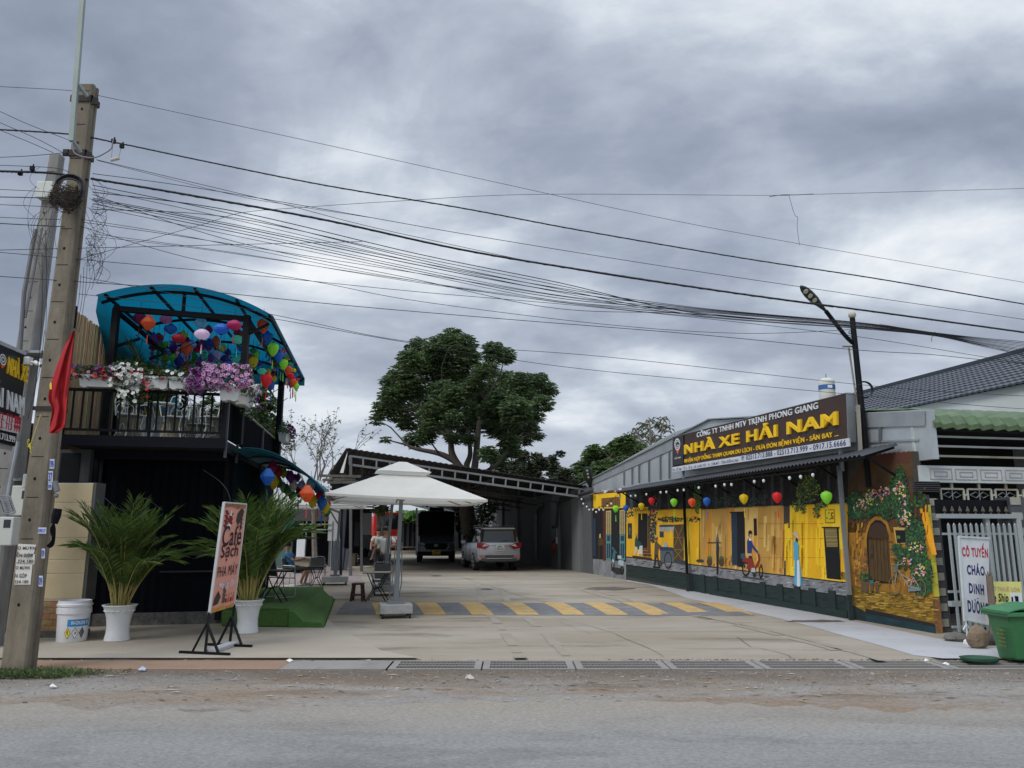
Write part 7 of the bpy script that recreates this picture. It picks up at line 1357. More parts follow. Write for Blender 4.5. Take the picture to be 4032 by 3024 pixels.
uC = G(1318, 2302, .03); tC = P(1339, 2012, uC.y); umbrella((P(1225, 2000, 23.3).x, 23.3), 1.6, 2.42, .0, tuple(tC), tuple(uC), 'cream umbrella behind the small lantern awning at the left of the yard', thick=.08, basew=.8)

# ================================================================== FURNITURE
def stool(p, h=.42):
    t = thing('wooden_stool', p, 'small dark red wooden stool beside the folding table', 'stool'); p = V3(p); RW = mat((.075, .022, .018), .45, var=.2, scale=8); b_ = MB(); b_.box(p+Z*(h-.02), .27, .27, .04); b_.build('seat', RW, t, bevel=.006)
    for a in (-1, 1):
        for b in (-1, 1): b_ = MB(); b_.bar(p+V3((a*.14, b*.14, 0)), p+V3((a*.10, b*.10, h-.03)), .04); b_.build('leg', RW, t)
    for (a, b) in ((1, 0), (0, 1)):
        for s_ in (-1, 1): b_ = MB(); u = V3((a, b, 0)); v = V3((b, a, 0)); b_.bar(p+u*.12*s_-v*.11+Z*.14, p+u*.12*s_+v*.11+Z*.14, .03, .022); b_.build('stretcher', RW, t)
stool(tuple(G(1408, 2366, .03)))
def ftable(p, label, topc=(.55, .50, .42), h=.68, w=.62, rz=0., nm='folding_table'):
    t = thing(nm, p, label, 'table', rz=rz, group='black folding tables'); ORG[t.name] = V3((0, 0, 0)); b_ = MB(); b_.use(mat(topc, .5, var=.06)); b_.box((0, 0, h), w, w*.8, .018); b_.use(STEELB); b_.box((0, 0, h-.014), w+.02, w*.8+.02, .014); b_.build('table_top', None, t, local=True)
    for sy in (-1, 1):
        b_ = MB(); y = sy*w*.3; b_.tube([(-w*.40, y, 0), (-w*.10, y, h*.46), (-w*.34, y, h-.02)], .013, 5); b_.build('leg', STEELB, t, local=True); b_ = MB(); b_.tube([(w*.40, y, 0), (w*.10, y, h*.46), (w*.34, y, h-.02)], .013, 5); b_.build('leg', STEELB, t, local=True)
        b_ = MB(); b_.tube([(-w*.1, y, h*.46), (w*.1, y, h*.46)], .012, 5); b_.build('crossbar', STEELB, t, local=True)
ftable(tuple(G(1484, 2368, .03)), 'black cross legged folding table with a cream top beside the red stool'); ftable(tuple(P(1070, 2380, 15.4)[:2])+(.34,), 'black cross legged folding table on the green turf platform', (.03, .03, .03), h=.6)
ftable(tuple(G(1224, 2318, .03)+V3((0, .6, 0))), 'small black folding table in front of the seated man', (.02, .02, .02), h=.6, w=.45)
def fchair(p, rz, label, fabric=(.11, .11, .115), metal=None):
    t = thing('folding_chair', p, label, 'chair', 'grey mesh folding chairs', rz); ORG[t.name] = V3((0, 0, 0)); F_ = mat(fabric, .8, var=.1); M_ = metal or GALV
    b_ = MB(); b_.obox((-.21, -.2, .38), (.42, 0, 0), (0, .4, .03), (0, 0, .012)); b_.build('seat', F_, t, local=True); b_ = MB(); b_.obox((-.2, .2, .44), (.4, 0, 0), (0, .012, 0), (0, .08, .38)); b_.build('back_panel', F_, t, local=True)
    for s_ in (-1, 1):
        b_ = MB(); x = s_*.22; b_.tube([(x, .24, .0), (x, .22, .03), (x, .2, .4), (x, .28, .8), (x*.85, .29, .85), (0, .29, .86)], .011, 6); b_.build('back_frame', M_, t, local=True)
        b_ = MB(); b_.tube([(x, .24, .015), (x, -.2, .015), (x, -.22, .05), (x, -.2, .4), (x, .2, .4)], .011, 6); b_.build('leg', M_, t, local=True); b_ = MB(); b_.tube([(x, -.2, .4), (x, -.18, .6), (x, .2, .62)], .011, 6); b_.build('armrest', M_, t, local=True)
    return t
fchair(tuple(G(1250, 2300, .03)), math.pi+.15, 'empty grey folding chair seen from behind between the seated man and the umbrella base'); fchair(tuple(G(1492, 2356, .03)+V3((0, .35, 0))), .1, 'grey folding chair behind the cream topped folding table'); fchair(tuple(G(1150, 2308, .03)), 1.35, 'folding chair under the man in the blue striped shirt'); fchair(tuple(P(1100, 2370, 16.4)[:2])+(.34,), 2.4, 'chrome legged folding chair on the green turf platform')
t = thing('stone_bench', G(1180, 2252), 'pale mottled concrete bench slab in front of the yard office', 'bench'); q = P(1150, 2250, 31); m_ = MB(); m_.obox((q.x, 31, .03), (S(66, 31), 0, 0), (0, .5, 0), (0, 0, .55)); m_.build('block', sm(150, 142, 124, dirt=.6), t, bevel=.02); m_ = MB(); m_.obox((q.x-.1, 30.9, .58), (S(66, 31)+.2, 0, 0), (0, .7, 0), (0, 0, .07)); m_.build('slab', sm(120, 116, 106, dirt=.4), t, bevel=.01)
t = thing('concrete_block', G(1376, 2236), 'rough tan concrete block standing before the porch post', 'block'); q = G(1355, 2236); m_ = MB(); m_.obox(q, (S(42, q.y), 0, 0), (0, .5, 0), (0, 0, S(50, q.y))); m_.build('cube', sm(116, 108, 84, dirt=.5), t, bevel=.02); m_ = MB(); m_.obox(q+V3((-.02, -.02, S(50, q.y))), (S(42, q.y)+.04, 0, 0), (0, .54, 0), (0, 0, .03)); m_.build('cap', sm(96, 92, 80), t)
t = thing('hose_ring', G(1418, 2232), 'pale hose lying in a ring on the ground beside the motorbike', 'hose'); q = G(1418, 2232, .05); MB().tube([q+V3((.5*math.cos(a), .3*math.sin(a), 0)) for a in [i*.314 for i in range(21)]], .025, 5).build('hose', sm(190, 190, 180), t)
t = thing('blue_panels', G(1320, 2228), 'dark blue folded boards leaning against the white office wall', 'boards'); m_ = MB(); q = P(1302, 2228, 33); 
for i in range(3): m_.obox((q.x+i*.18, 33+i*.05, 0), (.3, 0, 0), (0, .04, 0), (0, .3, 1.0-.04*i))
m_.build('boards', mat((.02, .028, .05), .6), t)

# ================================================================== VEHICLES
def loft(mb, rings, cap=True):
    n = len(rings[0]); vs = [p for r_ in rings for p in r_]; mb.add(vs, [(i*n+j, i*n+(j+1) % n, (i+1)*n+(j+1) % n, (i+1)*n+j) for i in range(len(rings)-1) for j in range(n)]+([tuple(range(n-1, -1, -1)), tuple(range((len(rings)-1)*n, len(rings)*n))] if cap else []))
def section(y, w, zb, zt, tw, sq=.08, wb=None):
    wb = wb or w*.94; h = zt-zb; return [V3(p) for p in ((-wb, y, zb), (-w, y, zb+h*.18), (-w, y, zb+h*.55), (-(w*.985), y, zt-sq), (-tw, y, zt), (tw, y, zt), (w*.985, y, zt-sq), (w, y, zb+h*.55), (w, y, zb+h*.18), (wb, y, zb))]
def wheel(t, x, y, r, wd=.22, rimm=None, side=1):
    b_ = MB(); b_.lathe((0, 0, 0), [(r*.6, -wd/2), (r*.93, -wd/2), (r, -wd*.35), (r, wd*.35), (r*.93, wd/2), (r*.6, wd/2)], 24); b_.v = [(x+c, y+a, r+b) for a, b, c in b_.v]; w_ = b_.build('wheel', RUBBER, t, local=True)
    b_ = MB(); b_.lathe((0, 0, 0), [(r*.05, wd*.5), (r*.12, wd*.56), (r*.16, wd*.5)], 12)
    for k in range(6): a = k*1.047; b_.obox((math.cos(a)*r*.1-math.sin(a)*.03, math.sin(a)*r*.1+math.cos(a)*.03, wd*.42), (math.cos(a)*r*.52, math.sin(a)*r*.52, 0), (math.sin(a)*.06, -math.cos(a)*.06, 0), (0, 0, .05))
    b_.lathe((0, 0, 0), [(r*.58, wd*.38), (r*.66, wd*.5), (r*.6, wd*.52), (r*.54, wd*.4)], 24); b_.v = [(x+c*side, y+a, r+b) for a, b, c in b_.v]; b_.build('rim', rimm or CHROME, w_, local=True)
SIL = mat((.44, .46, .48), .3, .55, var=.03)
su = G(1966, 2250, .03); t = thing('silver_suv', (su.x, su.y, .03), 'silver sport utility car parked facing away beside the mango trunk', 'car', rz=math.atan2(.2195, .9756)); ORG[t.name] = V3((0, 0, 0))
b_ = MB(); loft(b_, [section(.0, .80, .52, 1.12, .74), section(.05, .90, .42, 1.18, .84), section(.35, .925, .36, 1.2, .86), section(2.6, .93, .32, 1.14, .88), section(3.6, .92, .32, 1.08, .84), section(4.5, .86, .36, .98, .7), section(4.78, .7, .42, .8, .5)]); b_.build('body', SIL, t, local=True, smooth='auto', bevel=.06)
b_ = MB(); loft(b_, [section(.16, .78, 1.12, 1.70, .62, .06), section(.5, .80, 1.12, 1.765, .64, .06), section(1.8, .80, 1.1, 1.78, .64, .06), section(2.6, .76, 1.08, 1.72, .6, .06), section(3.35, .72, 1.04, 1.12, .55, .02)]); b_.build('cabin', GLASSD, t, local=True, smooth='auto')
b_ = MB(); loft(b_, [section(.06, .68, 1.70, 1.76, .62, .02), section(.5, .70, 1.745, 1.80, .62, .02), section(1.8, .70, 1.76, 1.81, .62, .02), section(2.5, .66, 1.72, 1.77, .6, .02)]); b_.bar((-.83, .12, 1.12), (-.68, .3, 1.73), .07, .05); b_.bar((.83, .12, 1.12), (.68, .3, 1.73), .07, .05); b_.bar((-.85, 1.4, 1.12), (-.7, 1.4, 1.74), .05); b_.bar((.85, 1.4, 1.12), (.7, 1.4, 1.74), .05); b_.build('roof', SIL, t, local=True)
b_ = MB(); b_.prism([V3(p) for p in ((-.68, .085, 1.18), (.68, .085, 1.18), (.60, .155, 1.64), (-.60, .155, 1.64))], (0, .02, 0)); b_.build('rear_window', mat((.05, .056, .062), .12, var=.1), t, local=True)
for s_ in (-1, 1):
    b_ = MB(); b_.prism([V3((s_*x, y, z)) for x, y, z in ((.94, .04, .96), (.60, -.05, .89), (.42, -.05, 1.04), (.62, -.04, 1.13), (.93, .03, 1.17))], (0, -.02, 0)); tl_ = b_.build('taillight', mat((.26, .01, .02), .2, var=.1), t, local=True); b_ = MB(); b_.prism([V3((s_*x, -.075, z)) for x, z in ((.74, .99), (.46, 1.04), (.64, 1.11))], (0, -.008, 0)); b_.build('reflector', mat((.62, .5, .5), .2), tl_, local=True)
    b_ = MB(); b_.tube([V3((s_*.66, .3, 1.80)), V3((s_*.68, .5, 1.86)), V3((s_*.68, 2.2, 1.86)), V3((s_*.64, 2.4, 1.80))], .02, 6); b_.build('roof_rail', GALV, t, local=True)
    b_ = MB(); b_.obox((s_*.75-.11, -.02, .18), (.22, 0, 0), (0, .02, 0), (0, 0, .26)); b_.build('mud_flap', BLACK, t, local=True)
    b_ = MB(); b_.prism([V3((s_*x, -.035, z)) for x, z in ((.86, .58), (.62, .56), (.58, .63), (.86, .66))], (0, -.015, 0)); b_.build('rear_fog_light', mat((.4, .12, .12), .3), t, local=True)
    b_ = MB(); b_.box((s_*1.0, 3.1, 1.15), .2, .1, .16); b_.build('mirror', SIL, t, local=True, bevel=.02)
    for y_ in (1.15, 3.85): wheel(t, s_*.80, y_-.15, .385, .26, side=s_)
b_ = MB(); b_.box((0, -.03, .60), 1.2, .05, .10); b_.box((0, .03, .47), 1.5, .12, .1); b_.build('bumper', mat((.05, .052, .055), .5), t, local=True); b_ = MB(); b_.box((0, -.05, .68), 1.25, .03, .03); b_.box((0, -.05, .52), 1.1, .03, .03); b_.box((0, -.01, 1.055), .96, .03, .025); b_.build('chrome_trim', CHROME, t, local=True)
b_ = MB(); b_.box((.02, -.05, .95), .36, .03, .22); pl_ = b_.build('number_plate', sm(200, 200, 196), t, local=True); text('60K', V3((-.08, -.068, .965)), V3((.10, -.068, .965)), V3((-.08, -.068, 1.03)), 'lettering', BLACK, pl_, .002, .03); text('035.33', V3((-.12, -.068, .87)), V3((.16, -.068, .87)), V3((-.12, -.068, .94)), 'lettering', BLACK, pl_, .002, .03)
b_ = MB(); b_.box((-.62, -.0, .86), .18, .01, .03); b_.box((.62, -.0, .80), .1, .01, .03); b_.box((.02, 0, .77), .16, .01, .02); b_.build('badges', CHROME, t, local=True); b_ = MB(); b_.prism([V3((0, .3, 1.8)), V3((0, .5, 1.8)), V3((0, .34, 1.9))], (.02, 0, 0)); b_.build('antenna_fin', SIL, t, local=True); b_ = MB(); b_.tube([(0, .1, 1.2), (.35, .09, 1.24)], .012, 4); b_.build('rear_wiper', BLACK, t, local=True)
b_ = MB()
for s_ in (-1, 1): b_.box((s_*.935, 1.75, .72), .01, .012, .75); b_.box((s_*.935, 2.8, .72), .01, .012, .75)
b_.build('door_seams', BLACK, t, local=True)
# minibus
mb0 = G(1716, 2216, .03); t = thing('dark_minibus', (mb0.x, mb0.y, .03), 'dark high roofed minibus facing the street under the carport, with yellow plate', 'minibus', rz=.10); ORG[t.name] = V3((0, 0, 0)); BODY = mat((.012, .014, .018), .3, var=.1); BODY2 = mat((.085, .10, .115), .3, .3, var=.1)
sec = lambda y, w, zb, zt, tw, sq=.15: section(y, w, zb, zt, tw, sq)
b_ = MB(); loft(b_, [sec(.75, .96, .35, 1.4, .9), sec(1.35, 1.0, .35, 2.35, .80), sec(1.8, 1.02, .35, 2.68, .82), sec(6.1, 1.02, .35, 2.72, .84), sec(6.2, .98, .4, 2.6, .8)]); b_.build('body', BODY, t, local=True, smooth='auto')
b_ = MB(); loft(b_, [sec(.0, .86, .36, .95, .74, .08), sec(.1, .96, .34, 1.12, .84, .08), sec(.85, 1.0, .34, 1.42, .9, .1)]); b_.build('bonnet', BODY2, t, local=True, smooth='auto')
b_ = MB(); b_.prism([V3(p) for p in ((-.88, .82, 1.38), (.88, .82, 1.38), (.78, 1.42, 2.2), (-.78, 1.42, 2.2))], (0, -.03, .02)); b_.build('windscreen', GLASSD, t, local=True)
b_ = MB(); b_.prism([V3((x, -.02, z)) for x, z in ((-.50, .66), (.50, .66), (.60, .86), (.52, .98), (-.52, .98), (-.60, .86))], (0, -.03, 0)); TRM = mat((.42, .44, .46), .4, .2, var=.05); g_ = b_.build('grille', BLACK, t, local=True); b_ = MB(); b_.tube([V3((-.66, -.05, .84)), V3((-.54, -.06, .64)), V3((.54, -.06, .64)), V3((.66, -.05, .84))], .028, 6); b_.build('grille_trim', TRM, g_, local=True)
b_ = MB(); b_.tube([V3((.10*math.cos(a), -.065, .88+.055*math.sin(a))) for a in [i*.3927 for i in range(17)]], .012, 5, cap=False); b_.bar((-.045, -.065, .845), (-.02, -.065, .915), .016); b_.bar((.02, -.065, .845), (.045, -.065, .915), .016); b_.bar((-.04, -.065, .875), (.04, -.065, .885), .016); b_.build('emblem', TRM, g_, local=True)
for s_ in (-1, 1):
    b_ = MB(); b_.prism([V3((s_*x, y, z)) for x, y, z in ((.58, -.0, .90), (.90, .06, .92), (.93, .12, 1.08), (.62, .0, 1.0))], (0, -.025, 0)); b_.build('headlight', mat((.34, .36, .38), .2, .2), t, local=True)
    b_ = MB(); b_.prism([V3((s_*x, -.02, z)) for x, z in ((.62, .50), (.88, .49), (.86, .56), (.62, .56))], (0, -.02, 0)); b_.build('fog_light', mat((.4, .42, .44), .2), t, local=True); b_ = MB(); b_.box((s_*1.16, .85, 1.75), .14, .1, .38); b_.tube([(s_*.95, .9, 1.9), (s_*1.12, .85, 1.9)], .02, 4); b_.build('mirror', BLACK, t, local=True, bevel=.02)
    for y_ in (.9, 4.9): wheel(t, s_*.86, y_, .36, .24, side=s_)
b_ = MB(); b_.box((0, -.03, .47), 1.9, .1, .2); b_.build('bumper', BLACK, t, local=True, bevel=.03); b_ = MB(); b_.box((.02, -.1, .52), .42, .02, .2); pl_ = b_.build('number_plate', sm(206, 166, 30), t, local=True); text('60B', V3((-.10, -.112, .53)), V3((.14, -.112, .53)), V3((-.10, -.112, .60)), 'lettering', BLACK, pl_, .002, .02); text('048.41', V3((-.15, -.112, .435)), V3((.19, -.112, .435)), V3((-.15, -.112, .505)), 'lettering', BLACK, pl_, .002, .02)
b_ = MB(); b_.box((.0, 2.6, 2.8), .8, .9, .18); b_.build('roof_unit', BLACK, t, local=True, bevel=.05)
b_ = MB()
for k in range(4): b_.obox((-1.035, 1.9+k*1.02, 1.5), (.012, 0, 0), (0, .9, 0), (0, 0, .75)); b_.obox((1.023, 1.9+k*1.02, 1.5), (.012, 0, 0), (0, .9, 0), (0, 0, .75))
b_.build('side_windows', GLASSD, t, local=True)
# red coach
rb0 = G(1523, 2168, .03); Yb = rb0.y; k_ = S(107, Yb)/2; t = thing('red_coach', (rb0.x, rb0.y, .03), 'bright red coach seen from behind at the far end of the yard', 'bus', rz=.2); ORG[t.name] = V3((0, 0, 0)); REDC = sm(206, 34, 26, rough=.35); Hc = P(1523, 2020, Yb).z
b_ = MB(); loft(b_, [section(.0, k_, .35, Hc, k_*.86, .25), section(10, k_, .35, Hc, k_*.86, .25)]); b_.build('body', REDC, t, local=True); b_ = MB(); b_.prism([V3((x*k_, -.03, z)) for x, z in ((-.78, Hc*.56), (.78, Hc*.56), (.84, Hc*.93), (-.84, Hc*.93))], (0, .04, 0)); b_.build('rear_window', GLASSD, t, local=True)
b_ = MB(); b_.box((0, -.02, Hc*.33), k_*1.8, .05, Hc*.09); bs_ = b_.build('stripe', sm(210, 206, 196), t, local=True); text('HẢI NAM', V3((-.5*k_, -.05, Hc*.305)), V3((.5*k_, -.05, Hc*.305)), V3((-.5*k_, -.05, Hc*.36)), 'lettering', sm(96, 96, 96), bs_, .002, .02)
for s_ in (-1, 1):
    for z in (.30, .36, .42, .48): b_ = MB(); b_.lathe((0, 0, 0), [(.09, 0), (.07, .03)], 10); b_.v = [(s_*k_*.93+a, -.03-c, Hc*z+b) for a, b, c in b_.v]; b_.build('lamp', mat((.35, .08, .06), .3), t, local=True)
    wheel(t, s_*k_*.8, 1.8, .5, .3, side=s_)
b_ = MB(); b_.prism([V3((x*k_, -.02, z*Hc)) for x, z in ((-.6, .44), (.6, .44), (.5, .53), (-.5, .53))], (0, -.05, 0)); b_.box((0, -.02, .4), k_*1.9, .1, .3); b_.build('engine_cover', sm(150, 24, 20, rough=.4), t, local=True)
# motorbikes
def bike(p, rz, label, bodyc):
    t = thing('motorbike', p, label, 'motorbike', 'motorbikes by the office porch', rz); ORG[t.name] = V3((0, 0, 0)); BM = mat(bodyc, .35)
    for y in (0, 1.22): wheel(t, 0, y, .29, .09)
    b_ = MB(); b_.tube([(0, .0, .3), (0, .3, .45), (0, .75, .42), (0, 1.0, .8), (0, 1.2, .3)], .05, 8); b_.build('frame', BLACK, t, local=True); b_ = MB(); loft(b_, [section(-.35, .05, .62, .72, .04, .02), section(-.1, .12, .58, .80, .08, .04), section(.45, .13, .5, .78, .1, .04), section(.6, .08, .4, .66, .06, .03)]); b_.build('seat', BLACK, t, local=True, smooth='auto')
    b_ = MB(); loft(b_, [section(.75, .14, .35, .6, .08, .05), section(.95, .17, .3, .85, .08, .06), section(1.1, .12, .6, 1.02, .06, .05)]); b_.build('fairing', BM, t, local=True, smooth='auto'); b_ = MB(); b_.tube([(-.33, .85, 1.02), (-.12, 1.0, 1.0), (.12, 1.0, 1.0), (.33, .85, 1.02)], .018, 6); b_.build('handlebar', BLACK, t, local=True)
    for s_ in (-1, 1): b_ = MB(); b_.tube([(s_*.25, .9, 1.02), (s_*.3, .92, 1.2)], .008, 4); b_.ball((s_*.31, .92, 1.24), .055, 8, sy=.4); b_.build('mirror', CHROME, t, local=True)
    b_ = MB(); b_.ball((0, 1.14, .92), .08, 10); b_.build('headlight', sm(210, 214, 220, rough=.15), t, local=True)
bike(tuple(G(1405, 2222)), -2.0, 'black motorbike parked side-on in front of the porch door', (.02, .02, .022)); bike(tuple(G(1462, 2215)), -2.6, 'black motorbike nearer the bus with its round headlight showing', (.015, .015, .018))

# ================================================================== PEOPLE
SKN = mat((.36, .20, .13), .55, var=.06, sss=.05)
def skin(name, nodes, edges, m, parent, root, sub=2):
    me = bpy.data.meshes.new(name); ks = list(nodes); ix = {k: i for i, k in enumerate(ks)}; me.from_pydata([nodes[k][0] for k in ks], [(ix[a], ix[b]) for a, b in edges], []); me.materials.append(m)
    o = bpy.data.objects.new(name, me); col.objects.link(o); o.parent = parent; bm = bmesh.new(); bm.from_mesh(me); bm.verts.layers.skin.verify(); bm.to_mesh(me); bm.free()
    for i, k in enumerate(ks): sv = me.skin_vertices[0].data[i]; r_ = nodes[k][1]; sv.radius = r_ if isinstance(r_, tuple) else (r_, r_); sv.use_root = (k == root)
    sk = o.modifiers.new('skin', 'SKIN'); sk.use_smooth_shade = True; sb = o.modifiers.new('sub', 'SUBSURF'); sb.levels = sub; sb.render_levels = sub; return o
def person(loc, rz, label, j, shirt, trousers, shoes, group=None, hair=(.012, .01, .009), glasses=False, shorts=False):
    """j: joints pel, che, nec, hea, then sh/el/wr/ha and hi/kn/an/to for L, R (local, facing -y)"""
    t = thing('person', loc, label, 'person', group, rz); ORG[t.name] = V3((0, 0, 0)); J = {k: V3(v) for k, v in j.items()}; mid = J['pel'].lerp(J['che'], .5); up_ = (J['hea']-J['nec']).normalized()
    nd_ = {'pel': (J['pel'], (.135, .10)), 'mid': (mid, (.125, .09)), 'che': (J['che'], (.15, .10)), 'nec0': (J['nec']-up_*.03, .06), 'nec': (J['nec']+up_*.03, .052), 'jaw': (J['hea']-up_*.06, (.062, .07)), 'hea': (J['hea']+up_*.02, (.075, .09)), 'crn': (J['hea']+up_*.075, (.062, .07))}
    ed = [('pel', 'mid'), ('mid', 'che'), ('che', 'nec0'), ('nec0', 'nec'), ('nec', 'jaw'), ('jaw', 'hea'), ('hea', 'crn')]
    for s_ in 'LR':
        nd_.update({'sh'+s_: (J['sh'+s_], .056), 'el'+s_: (J['el'+s_], .041), 'wr'+s_: (J['wr'+s_], .028), 'pa'+s_: (J['wr'+s_].lerp(J['ha'+s_], .55), (.036, .02)), 'hi'+s_: (J['hi'+s_], .09), 'kn'+s_: (J['kn'+s_], .058), 'an'+s_: (J['an'+s_], .038), 'he'+s_: (J['an'+s_]*1.0+V3((0, 0, -.03)), .04), 'to'+s_: (J['to'+s_], (.042, .028))})
        ed += [('che', 'sh'+s_), ('sh'+s_, 'el'+s_), ('el'+s_, 'wr'+s_), ('wr'+s_, 'pa'+s_), ('pel', 'hi'+s_), ('hi'+s_, 'kn'+s_), ('kn'+s_, 'an'+s_), ('an'+s_, 'he'+s_), ('he'+s_, 'to'+s_)]
        hd = (J['ha'+s_]-J['wr'+s_]).normalized(); sd_ = hd.cross(V3((0, 1, .2))).normalized(); fw = hd.cross(sd_)
        for q, (off, ln) in enumerate(((-.026, .062), (-.009, .075), (.009, .07), (.026, .055))):
            b0 = J['wr'+s_].lerp(J['ha'+s_], .8)+sd_*off; k = 'f%d%s' % (q, s_); nd_[k+'a'] = (b0+hd*.02, .009); nd_[k+'b'] = (b0+hd*ln*.6+fw*.008, .0085); nd_[k+'c'] = (b0+hd*ln+fw*.025, .007); ed += [('pa'+s_, k+'a'), (k+'a', k+'b'), (k+'b', k+'c')]
        b0 = J['wr'+s_].lerp(J['ha'+s_], .35); nd_['t'+s_+'a'] = (b0+sd_*.038+hd*.01, .011); nd_['t'+s_+'b'] = (b0+sd_*.055+hd*.045+fw*.01, .009); ed += [('pa'+s_, 't'+s_+'a'), ('t'+s_+'a', 't'+s_+'b')]
    body = skin('body', nd_, ed, SKN, t, 'pel')
    def sub(keys, edges, grow, ext={}): n2 = {k: (nd_[k][0], (nd_[k][1][0]+grow, nd_[k][1][1]+grow) if isinstance(nd_[k][1], tuple) else nd_[k][1]+grow) for k in keys}; n2.update(ext); return n2, edges
    ex = {}
    for s_ in 'LR': ex['sl'+s_] = (J['sh'+s_].lerp(J['el'+s_], .72), .066)
    n2, e2 = sub(['pel', 'mid', 'che', 'nec0', 'shL', 'shR'], [('pel', 'mid'), ('mid', 'che'), ('che', 'nec0'), ('che', 'shL'), ('che', 'shR'), ('shL', 'slL'), ('shR', 'slR')], .02, ex); skin('shirt', n2, e2, shirt, t, 'pel')
    ex = {}; lg = []
    for s_ in 'LR': end = J['kn'+s_].lerp(J['an'+s_], .12 if shorts else .72); ex['en'+s_] = (end, .07 if shorts else .058); lg += [('pel', 'hi'+s_), ('hi'+s_, 'kn'+s_), ('kn'+s_, 'en'+s_)]
    ex['pel'] = (J['pel']-V3((0, 0, .02)), (.145, .108)); n2, e2 = sub(['hiL', 'hiR', 'knL', 'knR'], lg, .016, ex); skin('trousers', n2, e2, trousers, t, 'pel')
    for s_ in 'LR': n2 = {'a': (J['an'+s_]+V3((0, 0, -.035)), .05), 'b': (J['an'+s_].lerp(J['to'+s_], .6)+V3((0, 0, -.025)), (.052, .036)), 'c': (J['to'+s_], (.05, .03))}; skin('shoe', n2, [('a', 'b'), ('b', 'c')], shoes, t, 'a', 1)
    H = J['hea']; fwd = V3(j.get('face', (0, -1, 0))).normalized(); sx = fwd.cross(up_).normalized(); b_ = MB(); M3 = Matrix((sx, -fwd, up_)).transposed()
    b_.ball(H+up_*.072-fwd*.02, .108, 14, sx=.9, sy=1.06, sz=.8, M=M3); b_.build('hair', mat(hair, .7), t, local=True, smooth=True)
    b_ = MB(); b_.ball(H+fwd*.10-up_*.015, .016, 8, sz=1.6, M=M3); [b_.ball(H+sx*s_*.085-up_*.01, .02, 6, sx=.4, sz=1.5, M=M3) for s_ in (-1, 1)]; b_.build('nose_and_ears', SKN, t, local=True, smooth=True)
    b_ = MB(); [b_.ball(H+fwd*.088+sx*s_*.032+up_*.012, .011, 8, sz=.6, M=M3) for s_ in (-1, 1)]; b_.build('eyes', mat((.03, .02, .02), .3), t, local=True); b_ = MB(); b_.ball(H+fwd*.09-up_*.055, .02, 8, sy=.3, sz=.3, M=M3); b_.build('mouth', mat((.28, .09, .08), .5), t, local=True)
    if glasses:
        b_ = MB()
        for s_ in (-1, 1): b_.tube([H+fwd*.103+sx*(s_*.034+.026*math.cos(a))+up_*(.012+.018*math.sin(a)) for a in [k*.785 for k in range(9)]], .003, 4, cap=False); b_.tube([H+fwd*.1+sx*s_*.06+up_*.014, H+sx*s_*.088+up_*.014], .003, 4)
        b_.build('glasses', BLACK, t, local=True)
    return t
pl0 = G(1512, 2318, .03)
person((pl0.x, pl0.y, .03), .0, 'man in a white polo shirt and black trousers walking behind the umbrella masts', dict(pel=(0, 0, .95), che=(.0, -.01, 1.30), nec=(0, -.01, 1.50), hea=(0, -.03, 1.64), shL=(-.19, 0, 1.43), elL=(-.30, .04, 1.16), wrL=(-.37, -.03, .93), haL=(-.39, -.08, .85), shR=(.19, -.01, 1.43), elR=(.32, .0, 1.22), wrR=(.27, -.2, 1.25), haR=(.22, -.27, 1.22), hiL=(-.09, 0, .90), knL=(-.10, .08, .5), anL=(-.11, .28, .16), toL=(-.12, .18, .06), hiR=(.09, 0, .90), knR=(.12, -.12, .5), anR=(.13, -.12, .09), toR=(.14, -.28, .035)),
       mat((.66, .66, .63), .85, var=.06), mat((.012, .012, .014), .8), mat((.72, .72, .68), .6), glasses=True)
pl1 = G(1484, 2258, .03)
person((pl1.x, pl1.y, .03), .5, 'second person in a pale shirt and black trousers, half hidden behind the man', dict(pel=(0, 0, .93), che=(.0, -.01, 1.27), nec=(0, -.01, 1.46), hea=(0, -.03, 1.60), shL=(-.18, 0, 1.40), elL=(-.28, -.02, 1.14), wrL=(-.34, -.16, .98), haL=(-.36, -.22, .93), shR=(.18, -.01, 1.40), elR=(.26, .02, 1.14), wrR=(.27, -.08, .9), haR=(.28, -.12, .82), hiL=(-.09, 0, .88), knL=(-.10, -.06, .49), anL=(-.11, -.02, .09), toL=(-.12, -.17, .035), hiR=(.09, 0, .88), knR=(.10, .04, .5), anR=(.11, .22, .1), toR=(.12, .08, .04)),
       mat((.55, .52, .42), .85, var=.06), mat((.012, .012, .014), .8), mat((.72, .72, .68), .6))
st0 = G(1150, 2306, .03)
person((st0.x, st0.y, .03), 1.5708, 'man in a blue striped shirt and black shorts sitting and holding a drink', dict(pel=(0, 0, .50), che=(.0, .16, .84), nec=(0, .2, 1.02), hea=(0, .18, 1.17), shL=(-.19, .16, .96), elL=(-.22, -.06, .76), wrL=(-.14, -.28, .80), haL=(-.10, -.36, .82), shR=(.19, .16, .96), elR=(.22, -.04, .74), wrR=(.16, -.26, .78), haR=(.12, -.35, .80), hiL=(-.09, -.02, .48), knL=(-.13, -.44, .50), anL=(-.12, -.30, .12), toL=(-.12, -.42, .04), hiR=(.09, -.02, .48), knR=(.13, -.46, .50), anR=(.12, -.36, .10), toR=(.12, -.52, .04)),
       mat((.035, .15, .30), .85, var=.7, scale=7, stretch=(.2, .2, 2.5)), mat((.012, .012, .014), .8), mat((.35, .5, .5), .6), shorts=True)
